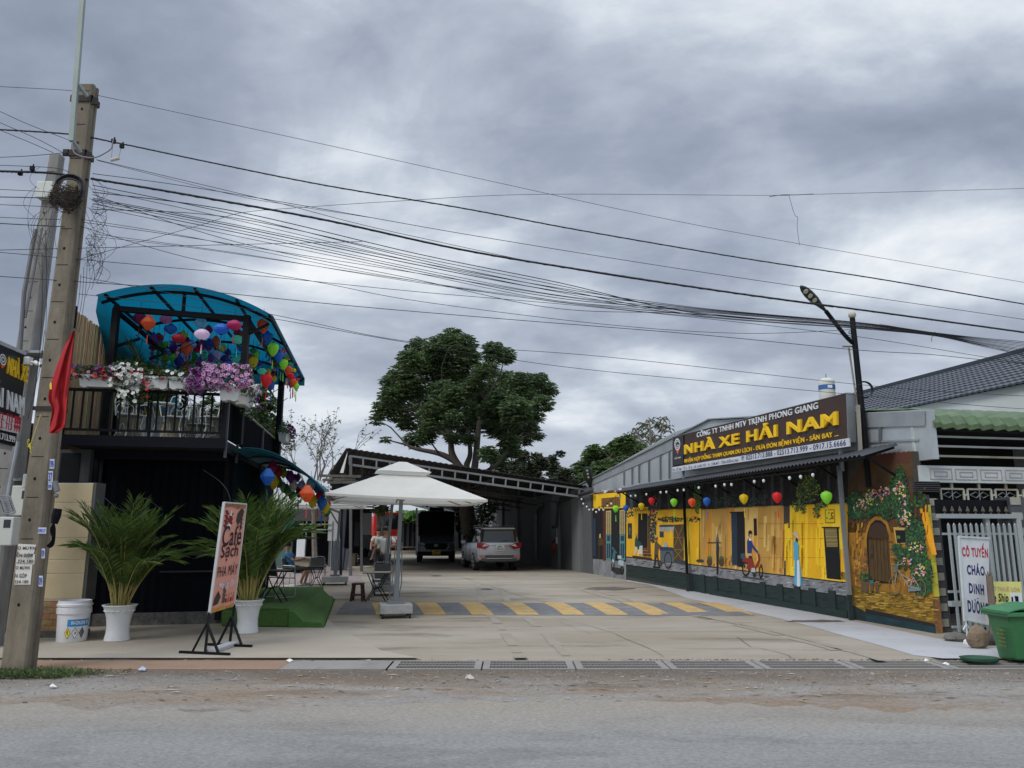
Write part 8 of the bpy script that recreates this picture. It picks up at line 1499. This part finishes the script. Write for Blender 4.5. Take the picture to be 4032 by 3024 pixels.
# ================================================================== UTILITY POLES
PC = mat((.19, .162, .12), .9, var=.4, scale=2.2, bump=.3, bscale=30, dirt=.8, dirtc=(.065, .055, .042), stretch=(1.5, 1.5, .35)); PC2 = mat((.22, .215, .20), .9, var=.3, scale=2.5, bump=.2, bscale=30, dirt=.4, dirtc=(.13, .12, .11), stretch=(1.5, 1.5, .4)); RUSTD = mat((.035, .025, .022), .8, var=.3)
def pole_shaft(base, top, w0, w1, m, t, holes=True, h0=.8, dp=.82):
    A, Bp = V3(base), V3(top); rings = []; ch = .2
    def ring(f):
        c = A.lerp(Bp, f); w_ = (w0+(w1-w0)*f)/2; d_ = w_*dp; g = .86
        return [c+V3((x*w_, y*d_, 0)) for x, y in ((-1+ch, -1), (-.12, -1), (1-ch, -1), (1, -1+ch), (1, -.3), (g, -.2), (g, .2), (1, .3), (1, 1-ch), (1-ch, 1), (-1+ch, 1), (-1, 1-ch), (-1, .3), (-g, .2), (-g, -.2), (-1, -.3), (-1, -1+ch))]
    b_ = MB(); loft(b_, [ring(i/12) for i in range(13)]); s_ = b_.build('shaft', m, t, bevel=.006)
    L_z = (Bp-A).z
    def face(x, z, off=.0): f = z/L_z; c = A.lerp(Bp, f); w_ = (w0+(w1-w0)*f)/2; return V3((c.x+x*w_, c.y-w_*dp-off, z))
    if holes:
        b_ = MB(); z = h0
        while z < L_z-.3: q = face(-.15, z, .003); b_.add([q+V3((.018*math.cos(k), 0, .022*math.sin(k))) for k in [i*.785 for i in range(8)]], [tuple(range(8))]); q = face(-.15, z+.28, .003); b_.add([q+V3((-.08, 0, 0)), q+V3((.08, 0, 0)), q+V3((.08, 0, .008)), q+V3((-.08, 0, .008))], [(0, 1, 2, 3)]); z += .52
        b_.build('bolt_holes', BLACK, t)
    return face
pb_ = G(72, 2648, -.02); pt_ = P(352, 342, pb_.y+.02)
pole = thing('utility_pole', tuple(pb_), 'large weathered concrete utility pole at the left edge with torn posters', 'utility pole', 'concrete utility poles')
face = pole_shaft(pb_, pt_, .33, .215, PC, pole, dp=.75)
for y_ in (398, 612, 1606):
    q = P(330, y_, pb_.y); z = q.z; f = z/(pt_.z); c = V3(pb_).lerp(pt_, f); w_ = (.33-.115*f)/2+.012; b_ = MB()
    for (x0, x1, y0, y1) in ((-w_-.0, w_, -w_*.84, -w_*.84+.014), (-w_, w_, w_*.84-.014, w_*.84), (-w_, -w_+.014, -w_*.84, w_*.84), (w_-.014, w_, -w_*.84, w_*.84)): b_.obox((c.x+x0, c.y+y0, z-.045), (x1-x0, 0, 0), (0, y1-y0, 0), (0, 0, .09 if y_ < 1000 else .05))
    if y_ < 1000: b_.obox((c.x-w_-.07, c.y-w_*.84, z-.05), (.08, 0, 0), (0, .02, 0), (0, 0, .1)); b_.obox((c.x+w_-.01, c.y-w_*.84, z-.10), (.09, 0, 0), (0, .02, 0), (0, 0, .1))
    b_.build('clamp_band', RUSTD, pole)
MT = sm(138, 150, 146, rough=.5, dirt=.2); m0, m1 = P(282, 556, pb_.y-.25), P(332, -90, pb_.y-.25); b_ = MB(); b_.bar(m0, m1, .065, .05, up=V3((0, 1, 0))); b_.build('lamp_mast', MT, pole)
for a_, c_ in (((303, 325), (345, 382)), ((288, 556), (318, 600))): b_ = MB(); b_.tube([P(*a_, pb_.y-.25), P(*c_, pb_.y-.14)], .026, 8); b_.build('mast_strut', MT, pole)
b_ = MB(); b_.tube([V3(x) for x in spline([tuple(P(x, y, pb_.y-.27)) for x, y in ((286, 558), (292, 600), (330, 618), (375, 620), (415, 602), (438, 585), (443, 565), (447, 545))], 5)], .009, 5); b_.build('lamp_cable', sm(130, 125, 130), pole)
# posters on the pole
PAPER = sm(206, 204, 196, var=.12, rough=.8); PT_ = sm(60, 58, 56)
fy = face(0, 1.1).y
def FPP(px, py): # point on the front face of the pole below a photo pixel
    q = P(px, py, fy); return P(px, py, face(0, max(.1, q.z), .005).y)
for (quad, lines) in ((((66, 2218), (121, 2218), (143, 2145), (72, 2141)), None), (((56, 2302), (120, 2302), (128, 2220), (64, 2216)), None), (((62, 2222), (135, 2222), (138, 2182), (66, 2184)), None)):
    b_ = MB(); b_.poly([FPP(*q) for q in quad]); b_.v = [(x, y-.001*len(lines or ''), z) for x, y, z in b_.v]; b_.build('poster', PAPER, pole)
for s_, x0, x1, yb_, yt in (('O MƯỢN', 70, 139, 2168, 2149), ('ỀN GÓP', 66, 128, 2193, 2172), ('.324.180', 64, 131, 2217, 2203), ('O MƯỢN', 63, 116, 2246, 2226), ('N GÓP', 60, 105, 2275, 2255), ('324.180', 57, 111, 2297, 2284)):
    text(s_, FPP(x0, yb_), FPP(x1, yb_), FPP(x0+2, yt), 'lettering', PT_, pole, .006, .02)
BLUEI = sm(40, 60, 170)
def sticker(x0, y0, x1, y1, s_, par=None, pfun=None):
    pf_ = pfun or FPP; b_ = MB(); q = [pf_(x0, y1), pf_(x1, y1), pf_(x1+1, y0), pf_(x0+1, y0)]; b_.poly([p+V3((0, -.003, 0)) for p in q]); st_ = b_.build('sticker', sm(196, 206, 222), par or pole); text(s_, pf_(x0+2, y1-4)+V3((0, -.004, 0)), pf_(x1-2, y1-4)+V3((0, -.004, 0)), pf_(x0+2, y0+5)+V3((0, -.004, 0)), 'lettering', BLUEI, st_, .004, .03)
for a_ in ((150, 2077, 182, 2101, '09017'), (164, 2160, 177, 2198, '09'), (153, 2267, 168, 2309, '09'), (196, 1808, 214, 1845, '0988'), (190, 1855, 208, 1900, '37'), (189, 1902, 204, 1928, '09')): sticker(*a_)
# bird nest, cable coil, clutter on the pole
nb_ = MB(); rn = random.Random(8); nc = P(258, 778, pb_.y-.32)
for i in range(620): a, b2_ = rn.random()*6.283, rn.gauss(0, .35); q = nc+V3((math.cos(a)*.17*math.cos(b2_), math.sin(a)*.14*math.cos(b2_), math.sin(b2_)*.22)); dv = V3((-math.sin(a)+rn.gauss(0, .4), math.cos(a)+rn.gauss(0, .4), rn.gauss(0, .5)-.2)).normalized()*rn.uniform(.04, .11); nb_.bar(q-dv, q+dv, .004)
tag(nb_.build('bird_nest', mat((.07, .055, .045), .95, var=.4, scale=20)), 'ragged brown birds nest wedged in the cable coil on the pole', 'nest')
cb_ = MB()
for i in range(9): rc = .155+.018*(i % 4); cb_.tube([P(272, 752, pb_.y-.24-.012*i)+V3((math.cos(a)*rc, 0.02*math.sin(a*2), math.sin(a)*rc*1.15)) for a in [k*.35 for k in range(19)]], .012, 5, cap=False)
tag(cb_.build('cable_coil', WIREM), 'thick black cable coil hung on the concrete pole round the nest', 'cable')
ct = MB(); rc_ = random.Random(21)
for i in range(34):
    x, y = rc_.uniform(335, 385), rc_.uniform(690, 1050); sw = rc_.uniform(15, 75); dr = rc_.uniform(30, 190); ph = rc_.choice((-1, 1, 1))
    pts = [P(x, y, pb_.y-.1)]+[P(x+sw*math.sin(k*.62)*(1 if ph > 0 else .5)+ph*k*2, y+dr*(k/5)**.8+rc_.uniform(-6, 6), pb_.y-.1+rc_.uniform(-.05, .05)) for k in range(1, 6)]
    if i % 4 == 0: pts += [P(x+20+18*math.cos(k), y+dr-20+22*math.sin(k), pb_.y-.1) for k in (1, 2.2, 3.4, 4.6, 5.8)]
    ct.tube([V3(q) for q in spline([tuple(q) for q in pts], 6)], .0028, 3, cap=False)
for i in range(22):
    x, y = rc_.uniform(140, 235), rc_.uniform(640, 960); sw = rc_.uniform(-60, 30); dr = rc_.uniform(60, 260); pts = [P(x+sw*math.sin(k*.6), y+dr*k/5, 11.8) for k in range(6)]
    ct.tube([V3(q) for q in spline([tuple(q) for q in pts], 6)], .0035, 3, cap=False)
for (x0, y0, x1, y1) in ((330, 1050, 300, 1300), (345, 1000, 310, 1310), (318, 1080, 285, 1290), (180, 900, 170, 1500), (165, 1000, 150, 1450), (150, 1400, 110, 1650), (175, 1300, 130, 1560)): ct.tube([V3(q) for q in spline([tuple(P(x0, y0, 10.4)), tuple(P((x0+x1)/2+8, (y0+y1)/2, 10.4)), tuple(P(x1, y1, 10.4))], 6)], .004, 3, cap=False)
tag(ct.build('cable_tangle', WIREM), 'tangle of loose thin black wires round the tops of both poles', 'cables', kind='stuff')
t = thing('cable_bundle', P(215, 2090, pb_.y), 'black taped cable bundle with hanging loops on the right side of the pole', 'cable'); b_ = MB(); b_.tube([P(228, 2003, pb_.y-.2), P(222, 2030, pb_.y-.2), P(214, 2062, pb_.y-.2)], [.05, .055, .04], 8)
for i in range(9): b_.tube([V3(q) for q in spline([tuple(P(212, 2060, pb_.y-.2)), tuple(P(198+i*2.5, 2085, pb_.y-.2)), tuple(P(205+i, 2125+i*2, pb_.y-.2)), tuple(P(183+i*1.5, 2150+i, pb_.y-.2))], 5)], .006, 4, cap=False)
b_.build('loops', BLACK, t); b_ = MB(); b_.bar(P(216, 1895, pb_.y-.15), P(226, 1935, pb_.y-.15), .05); b_.ball(P(222, 1952, pb_.y-.15), .03, 8); b_.build('connector', sm(110, 114, 118, dirt=.4), t)
b_ = MB(); b_.tube([V3(q) for q in spline([tuple(P(x, y, 11.6)) for x, y in ((208, 1990), (205, 2100), (190, 2170), (178, 2240), (172, 2330), (170, 2430))], 5)], .004, 4); tag(b_.build('thin_cable', mat((.16, .07, .05), .6)), 'thin reddish cable hanging down beside the cream pillar', 'cable')
# second pole with its boxes
P2a, P2b = P(25, 1950, 12.0), P(226, 614, 12.6); kk = (P2a.z)/(P2b.z-P2a.z); base2 = P2a-(P2b-P2a)*kk
pole2 = thing('utility_pole', tuple(base2), 'slimmer grey concrete pole behind the weathered one, with meter boxes', 'utility pole', 'concrete utility poles'); face2 = pole_shaft(base2, P2b, .40, .19, PC2, pole2, dp=.9)
for y_ in (1390, 1890): q = P(130 if y_ == 1390 else 35, y_, 12); b_ = MB(); w_ = .19 if y_ == 1390 else .24; b_.box((q.x, 12.1, q.z), w_*2.05, .42, .04); b_.build('steel_band', GALV, pole2)
b_ = MB(); b_.tube([P(140, 905, 12.2), P(95, 1150, 11.95), P(78, 1395, 11.8)], .032, 8); b_.tube([P(165, 900, 12.2), P(100, 1250, 11.9)], .018, 6); b_.build('conduit', mat((.10, .10, .105), .6), pole2)
b_ = MB(); b_.tube([P(72, 1740, 11.9), P(40, 1900, 11.8), P(22, 2000, 11.7)], .03, 8); b_.build('lower_conduit', GALV, pole2)
MBX = sm(196, 200, 192, dirt=.2, rough=.5)
def mbox(x0, y0, x1, y1, Y, lab, win=None, dpt=.16, nm='meter_box'):
    t = thing(nm, P((x0+x1)/2, y1, Y), lab, 'box', 'electric boxes on the left poles'); a_, c_ = P(x0, y1, Y), P(x1, y0, Y); b_ = MB(); b_.obox((a_.x, Y, a_.z), (c_.x-a_.x, 0, 0), (0, dpt, 0), (0, 0, c_.z-a_.z)); b_.build('case', MBX, t, bevel=.012)
    if win: a_, c_ = P(win[0], win[3], Y-.003), P(win[2], win[1], Y-.003); b_ = MB(); b_.obox((a_.x, Y-.004, a_.z), (c_.x-a_.x, 0, 0), (0, .004, 0), (0, 0, c_.z-a_.z)); b_.build('window', mat((.03, .035, .045), .2), t)
    return t
mbox(-16, 2035, 56, 2148, 10.9, 'white meter box with a dark display window at the left edge', (12, 2046, 43, 2078)); mbox(34, 1912, 100, 2030, 11.3, 'white cabinet above the meter box, half behind the weathered pole', (84, 1932, 98, 1964)); mbox(84, 1866, 104, 1920, 11.2, 'small white junction box between the two concrete poles'); mbox(138, 712, 208, 776, 12.3, 'pale square switch box high on the slimmer pole beside the nest', dpt=.3)
b_ = MB(); 
for i in range(7): q = P(18+i*3, 1960+i*9, 11.3); b_.tube([q+V3((math.cos(a)*.09, 0, math.sin(a)*.03)) for a in [k*.6 for k in range(11)]], .012, 5)
tag(b_.build('metal_strapping', GALV), 'coiled shiny steel strapping around the slimmer pole above the meter box', 'strapping')
t = thing('brown_pipe', P(60, 2400, 12.0), 'reddish brown vertical pipe between the two poles', 'pipe'); b_ = MB(); b_.tube([V3((P(44, 2450, 12.2).x, 12.2, 0)), P(70, 2030, 12.2)], .045, 8); b_.build('pipe', mat((.12, .035, .03), .6, var=.2), t)
t = thing('security_camera', P(140, 1432, 11.3), 'white security camera on a square mount beside the black signboard', 'camera'); WCM = sm(214, 218, 216, rough=.4); b_ = MB(); b_.box(P(111, 1422, 11.35), .09, .1, .12); b_.build('mount', WCM, t, bevel=.01); b_ = MB(); b_.tube([P(122, 1425, 11.3), P(140, 1427, 11.25)], .013, 6); b_.tube([P(138, 1427, 11.25), P(164, 1440, 11.15)], .032, 8); b_.build('camera_body', WCM, t); b_ = MB(); b_.ball(P(166, 1441, 11.13), .024, 8); b_.build('lens', BLACK, t)
# black signboard, cut by the frame
s0_ = P(112, 1404, 11.6); SGP = lambda x, y, o=0.: onplane(x, y, s0_+E*o, E)
t = thing('transport_signboard', s0_, 'black signboard with yellow and white letters, cut by the left edge', 'signboard'); b_ = MB(); b_.prism([SGP(-190, 1695), SGP(60, 1757), SGP(112, 1404), SGP(-190, 1275)], -E*.12); pn = b_.build('board', sm(20, 20, 24, rough=.4), t)
b_ = MB()
for a_, c_ in (((-190, 1275), (112, 1404)), ((112, 1404), (60, 1757)), ((60, 1757), (-190, 1695))): b_.bar(SGP(*a_)-E*.05, SGP(*c_)-E*.05, .03, .14)
b_.build('frame', sm(170, 172, 172), t); b_ = MB(); b_.prism([SGP(-190, 1648, .012), SGP(73, 1708, .012), SGP(83, 1654, .012), SGP(-190, 1570, .012)], -E*.01); wp_ = b_.build('number_panel', sm(206, 206, 206), t)
def sgt(s_, A_, B_, C_, m, bold=.03, d_=.02, par=None): text(s_, SGP(*A_), SGP(*B_), SGP(*C_), 'lettering', m, par or pn, d_, bold)
sgt('NHÀ XE', (24, 1470), (103, 1508), (32, 1388), YL, .03); sgt('HẢI NAM', (-50, 1583), (90, 1636), (-46, 1476), sm(226, 228, 228), .03); sgt('02513. 713 888', (-40, 1646), (77, 1674), (-38, 1612), RD, .02, .018, wp_); sgt('02513. 713 999', (-44, 1678), (74, 1702), (-42, 1648), RD, .02, .018, wp_); sgt('ĐT: 0 - 02513.713.999', (-110, 1702), (58, 1744), (-110, 1672), sm(220, 222, 222), .02, .01)
b_ = MB(); b_.use(sm(226, 228, 228)); cq_ = (12, 1416)
for i in range(20):
    a, c = i*.314, (i+1)*.314
    for r1, r2 in ((13, 10), (7, 4)): b_.poly([SGP(cq_[0]+r1*math.cos(a), cq_[1]+r1*1.7*math.sin(a)+r1*math.cos(a)*.4, .006), SGP(cq_[0]+r1*math.cos(c), cq_[1]+r1*1.7*math.sin(c)+r1*math.cos(c)*.4, .006), SGP(cq_[0]+r2*math.cos(c), cq_[1]+r2*1.7*math.sin(c)+r2*math.cos(c)*.4, .006), SGP(cq_[0]+r2*math.cos(a), cq_[1]+r2*1.7*math.sin(a)+r2*math.cos(a)*.4, .006)][::-1])
b_.use(sm(220, 90, 40)); b_.poly([SGP(0, 1432, .006), SGP(8, 1452, .006), SGP(24, 1436, .006), SGP(12, 1440, .006)]); b_.build('logo', None, pn)
# flag
rowz = [(210, 598, 612), (300, 545, 600), (400, 500, 592), (500, 462, 582), (600, 430, 572), (700, 402, 560), (780, 396, 548), (850, 424, 542), (950, 410, 532), (1000, 405, 526), (1030, 402, 490), (1050, 400, 462)]
Fz = lambda x, y, Y: P(x/2.074, 1200+y/2.074, Y); t = thing('flag', Fz(600, 215, 9.35), 'limp red flag hanging beside the weathered pole in front of the bamboo screen', 'flag'); vs = []; nf = 14; FY = 9.4; rq = spline([tuple(float(c) for c in r_) for r_ in rowz], 4)
for k, (y, l_, r_) in enumerate(rq):
    for i in range(nf+1): u = i/nf; ph = u*11+k*.05+1.2*math.sin(k*.16); vs.append(Fz(l_+(r_-l_)*u, y, FY+.05*math.sin(ph)*min(1, k/6)+.02*math.sin(u*23+k*.21)))
b_ = MB(); b_.add(vs, [(k*(nf+1)+i, (k+1)*(nf+1)+i, (k+1)*(nf+1)+i+1, k*(nf+1)+i+1) for k in range(len(rq)-1) for i in range(nf)]); o = b_.build('cloth', mat((.46, .022, .028), .75, var=.1, sss=.25), t, smooth=True); b_ = MB(); b_.poly([Fz(408, 690, FY-.07), Fz(422, 690, FY-.07), Fz(420, 640, FY-.07), Fz(412, 628, FY-.07), Fz(404, 660, FY-.07)]); b_.build('star_edge', sm(230, 200, 60), o)
b_ = MB(); b_.tube([Fz(612, 195, FY+.03), Fz(430, 800, FY+.1)], .012, 6); b_.build('staff', WOODR, t)
b_ = MB(); b_.tube([P(163, 1632, 9.5), P(118, 1765, 9.5)], .012, 6); tag(b_.build('wooden_stick', sm(160, 150, 110)), 'thin pale stick tied to the weathered pole left of the flag', 'stick')
b_ = MB()
for i in range(7): q = P(112+i*2, 1738+i*6, 9.48); b_.poly([q+V3((rr.uniform(-.03, .03), rr.uniform(-.02, .02), rr.uniform(-.04, .04))) for _ in range(4)])
tag(b_.build('yellow_tape', sm(190, 180, 50)), 'scrap of yellow tape knotted on the stick beside the pole', 'tape')
# neighbouring shed at the left edge
t = thing('left_shed', V3((-9, 13.6, 0)), 'dark rusty sheet shed at the left edge behind the poles', 'shed'); xr_ = P(118, 1800, 13.3).x; b_ = MB(); b_.obox((-16, 13.32, 0), (xr_+16, 0, 0), (0, 6, 0), (0, 0, 3.45)); corrug(b_, V3((-16, 13.28, 0)), V3((1, 0, 0)), xr_+16, .0, 3.45, V3((0, -1, 0)), .12, .02); b_.build('walls', mat((.05, .028, .024), .8, var=.5, scale=3), t); b_ = MB(); b_.obox((-16.2, 12.9, 3.46), (xr_+16.3, 0, 0), (0, 6.6, .1), (0, 0, .05)); b_.build('roof', mat((.06, .055, .05), .8, var=.4), t)
b_ = MB(); a_ = G(-40, 2520); 
vs = []
for i in range(9):
    for k in range(5): vs.append(V3((a_.x-.9+i*.21, 12.2+.07*math.sin(i*1.7+k), .15+k*.22+.03*math.sin(i*2.1))))
b_.add(vs, [(i*5+k, i*5+k+1, (i+1)*5+k+1, (i+1)*5+k) for i in range(8) for k in range(4)]); tag(b_.build('tarpaulin', mat((.008, .04, .05), .6, var=.2)), 'dark teal tarpaulin sheet at the foot of the shed', 'tarpaulin')
# grass tuft
rs = np.random.RandomState(9); pts, dirs = [], []
for i in range(5200):
    if rs.rand() < .6: x, y = G(60, 2650).x+rs.normal(.15, .38), pb_.y+rs.normal(-.12, .12)-.1
    else: x, y = rs.uniform(G(0, 2660).x-.6, G(285, 2650).x), rs.uniform(9.55, 9.85)
    pts.append((x, y, -.015)); dirs.append((rs.normal(0, .5), rs.normal(0, .5), rs.uniform(.5, 1)))
o = leafmesh('grass', pts, dirs, .11, .012, [mat((.06, .12, .03), .7, var=.3), mat((.09, .15, .045), .7, var=.3), mat((.14, .15, .06), .7)], None, droop=.3, seed=6); tag(o, 'tuft of green grass round the foot of the weathered pole', 'grass', kind='stuff')

# ================================================================== OVERHEAD CABLES
K = 1.8228
def wire(pts, label, r_=.0045, Yl=9.75, Yr=13.2, zoomed=True, tw=0):
    q = [((x*K, y*K) if zoomed else (x, y)) for x, y in pts]; s_ = spline(q, 14); out = []
    for x, y in s_: out.append(P(x, y, Yl+(Yr-Yl)*x/4032))
    if q[-1][0] > 4000: e_ = (out[-1]-out[-3]).normalized(); out += [out[-1]+e_*7+Z*.3]
    if q[0][0] < 0: e_ = (out[0]-out[2]).normalized(); out = [out[0]+e_*5+Z*.1]+out
    b_ = MB(); b_.tube(out, r_, 5, cap=False)
    if tw:
        k = 0
        w1 = []
        for i in range(len(out)-1):
            for f in (0, .25, .5, .75): p = out[i].lerp(out[i+1], f); w1.append(p+V3((0, math.cos(k*.9), math.sin(k*.9)))*r_*.45); k += 1
        b_.tube(w1, r_*.75, 4, cap=False)
    o = b_.build('overhead_cable', WIREM); tag(o, label, 'overhead cable', 'overhead cables'); return o
wire([(-40, 184), (0, 187), (155, 196), (220, 208), (600, 290), (1000, 378), (1400, 465), (1700, 522), (2212, 610), (2260, 618)], 'topmost thin cable running from above the pole top down to the right edge', .0038)
wire([(-40, 278), (0, 280), (150, 290), (250, 308), (450, 350), (700, 400), (1000, 450), (1250, 497), (1600, 557), (1900, 603), (2212, 657), (2260, 665)], 'thick twisted cable crossing the sky above the dense bundle, with clamps near the pole', .011, tw=1)
wire([(196, 386), (400, 420), (700, 475), (1000, 540), (1300, 590), (1600, 635), (1900, 675), (2212, 718), (2260, 724)], 'thickest black cable at the top of the dense bundle', .017, tw=1)
wire([(200, 375), (400, 402), (700, 452), (1000, 505), (1400, 570), (1800, 630), (2212, 690), (2260, 698)], 'single cable just above the thickest one, ending above the tile roof', .005)
wire([(208, 345), (420, 395), (600, 438), (760, 480), (900, 512), (1200, 575), (1500, 622), (1800, 664)], 'thin cable from the lower pole clamp merging into the bundle', .0045)
wire([(212, 347), (500, 420), (620, 442), (800, 470)], 'short thin cable joining near the frayed splice left of centre', .0035)
wire([(150, 570), (195, 553), (430, 487), (520, 460), (640, 449), (850, 435), (1150, 420), (1650, 422), (1750, 420), (2212, 407), (2260, 405)], 'thin cable rising from the left, then level across the open sky', .0038)
wire([(1662, 425), (1690, 421), (1720, 421), (1757, 419)], 'short frayed splice on the level cable above the street lamp', .006)
wire([(1704, 421), (1712, 450), (1718, 466), (1723, 470), (1722, 490), (1727, 530)], 'loose wire end dangling from the level cable splice', .0035)
bw_ = []
for i, (y0, y1, y2) in enumerate(((428, 484, 566), (431, 488, 572), (434, 494, 580), (440, 500, 585), (446, 508, 590), (452, 470, 555), (415, 455, 548), (420, 520, 604), (400, 462, 560), (408, 473, 566))):
    o = wire([(200, y0), (500, y1), (900, y2), (1200, y2+55+i), (1500, 664+i*2), (1850, 696+i*1.5), (2015, 718+i*.8), (2120, 730+i*2), (2212, 738+i*3.2), (2260, 744+i*3.5)], '', (.0055, .007, .005, .006, .0045)[i % 5], Yr=13.3); bw_.append((o, 'dark cable of the bundle under the thickest cable', y2))
rank(bw_, 'from the top at mid span')
wire([(150, 470), (400, 510), (800, 590), (1200, 652), (1600, 692), (2015, 719)], 'thin cable leaving the pole low and joining the knotted bundle at right', .004)
wire([(180, 480), (420, 515), (900, 590), (1300, 652), (1700, 690), (2015, 720)], 'thin cable just below the bunched cables, left of centre', .0045)
wire([(170, 488), (420, 560), (700, 612), (900, 650), (1300, 700), (1600, 720), (1840, 712)], 'crossing cable dipping across the others toward the street lamp', .0045)
wire([(200, 505), (500, 545), (900, 610), (1300, 662), (1800, 700)], 'thin cable in the gap under the bunched cables', .004)
wire([(195, 510), (450, 540), (850, 600), (1250, 655), (1700, 695)], 'fine cable low in the fan of cables left of centre', .0035)
wire([(-40, 541), (0, 545), (500, 590), (900, 630), (1300, 665), (1800, 720), (2150, 775), (2260, 792)], 'long cable passing over the blue canopy toward the tile roof', .0045)
wire([(-40, 592), (0, 597), (220, 612), (400, 625), (750, 660), (1100, 690), (1500, 722), (1840, 755), (2000, 765), (2110, 776), (2260, 790)], 'lower long cable crossing in front of the blue canopy', .0055)
wire([(175, 598), (400, 640), (640, 690), (900, 740), (1300, 770), (1900, 835), (2260, 858)], 'cable passing just above the mango tree top', .0045, Yl=10.5)
wire([(170, 635), (400, 660), (600, 690), (850, 735), (1200, 790), (1600, 830), (2100, 875), (2260, 886)], 'cable passing behind the top of the mango tree crown', .0045, Yl=10.5)
wire([(1900, 700), (2015, 720), (2050, 730), (2150, 752), (2230, 775)], 'stay wire spreading below the bundle knot toward the tile roof', .0035)
for i, (a_, lab) in enumerate((([(-30, 230), (0, 241), (60, 268), (155, 305)], 'uppermost cable reaching the pole from the top left'), ([(-30, 250), (0, 265), (80, 300), (145, 335)], 'second cable slanting to the pole from the left edge'), ([(-30, 268), (0, 281), (70, 310), (115, 330)], 'third cable slanting down to the slimmer pole top'), ([(-30, 341), (60, 337), (150, 329)], 'level thin cable just above the slimmer pole top'), ([(-30, 356), (110, 362), (150, 372)], 'thin cable above the thick one left of the poles'), ([(-30, 408), (60, 412), (150, 418)], 'level cable below the thick one left of the poles'), ([(-30, 425), (70, 427), (140, 430)], 'darker level cable at nest height left of the poles'), ([(-30, 441), (70, 445), (140, 449)], 'level cable just below nest height left of the poles'), ([(-30, 481), (60, 486), (140, 490)], 'twisted looking cable below the nest at the left edge'), ([(-30, 468), (60, 472), (130, 474)], 'fine cable below the nest at the left edge'))):
    wire(a_, lab, .0045+.0025*(i in (6, 8)), Yr=12.5)
wire([(-30, 369), (40, 371), (75, 372), (130, 376), (190, 388)], 'thick black cable with clamps left of the poles', .016, tw=1)
b_ = MB()
for x, y in ((447, 556), (480, 575), (80, 682), (127, 663)): b_.box(P(x, y, 9.85), .05, .04, .06); b_.box(P(x, y, 9.85)+V3((.012, 0, .035)), .014, .014, .05)
o = b_.build('cable_clamps', BLACK); tag(o, 'small black clamps gripping the thick cables beside the pole', 'clamps', kind='stuff')
t = thing('insulator', P(452, 626, 9.85), 'white porcelain insulator hanging from the clamps on the thick cable', 'insulator'); b_ = MB(); b_.tube([P(436, 631, 9.85), P(470, 623, 9.85)], .022, 8); b_.build('porcelain', sm(190, 180, 176), t); b_ = MB(); b_.tube([P(446, 560, 9.85), P(437, 628, 9.85)], .004, 4); b_.tube([P(478, 578, 9.85), P(467, 622, 9.85)], .004, 4); b_.build('drop_wires', sm(150, 140, 150), t)
b_ = MB(); b_.tube([P(x, y, 13.1) for x, y in ((3682, 1308), (3676, 1318), (3668, 1330), (3668, 1345))], .006, 4); b_.ball(P(3680, 1312, 13.1), .025, 6); tag(b_.build('cable_tie', mat((.2, .12, .08), .8)), 'frayed tie knotting the cable bundle above the green eave', 'cable tie')
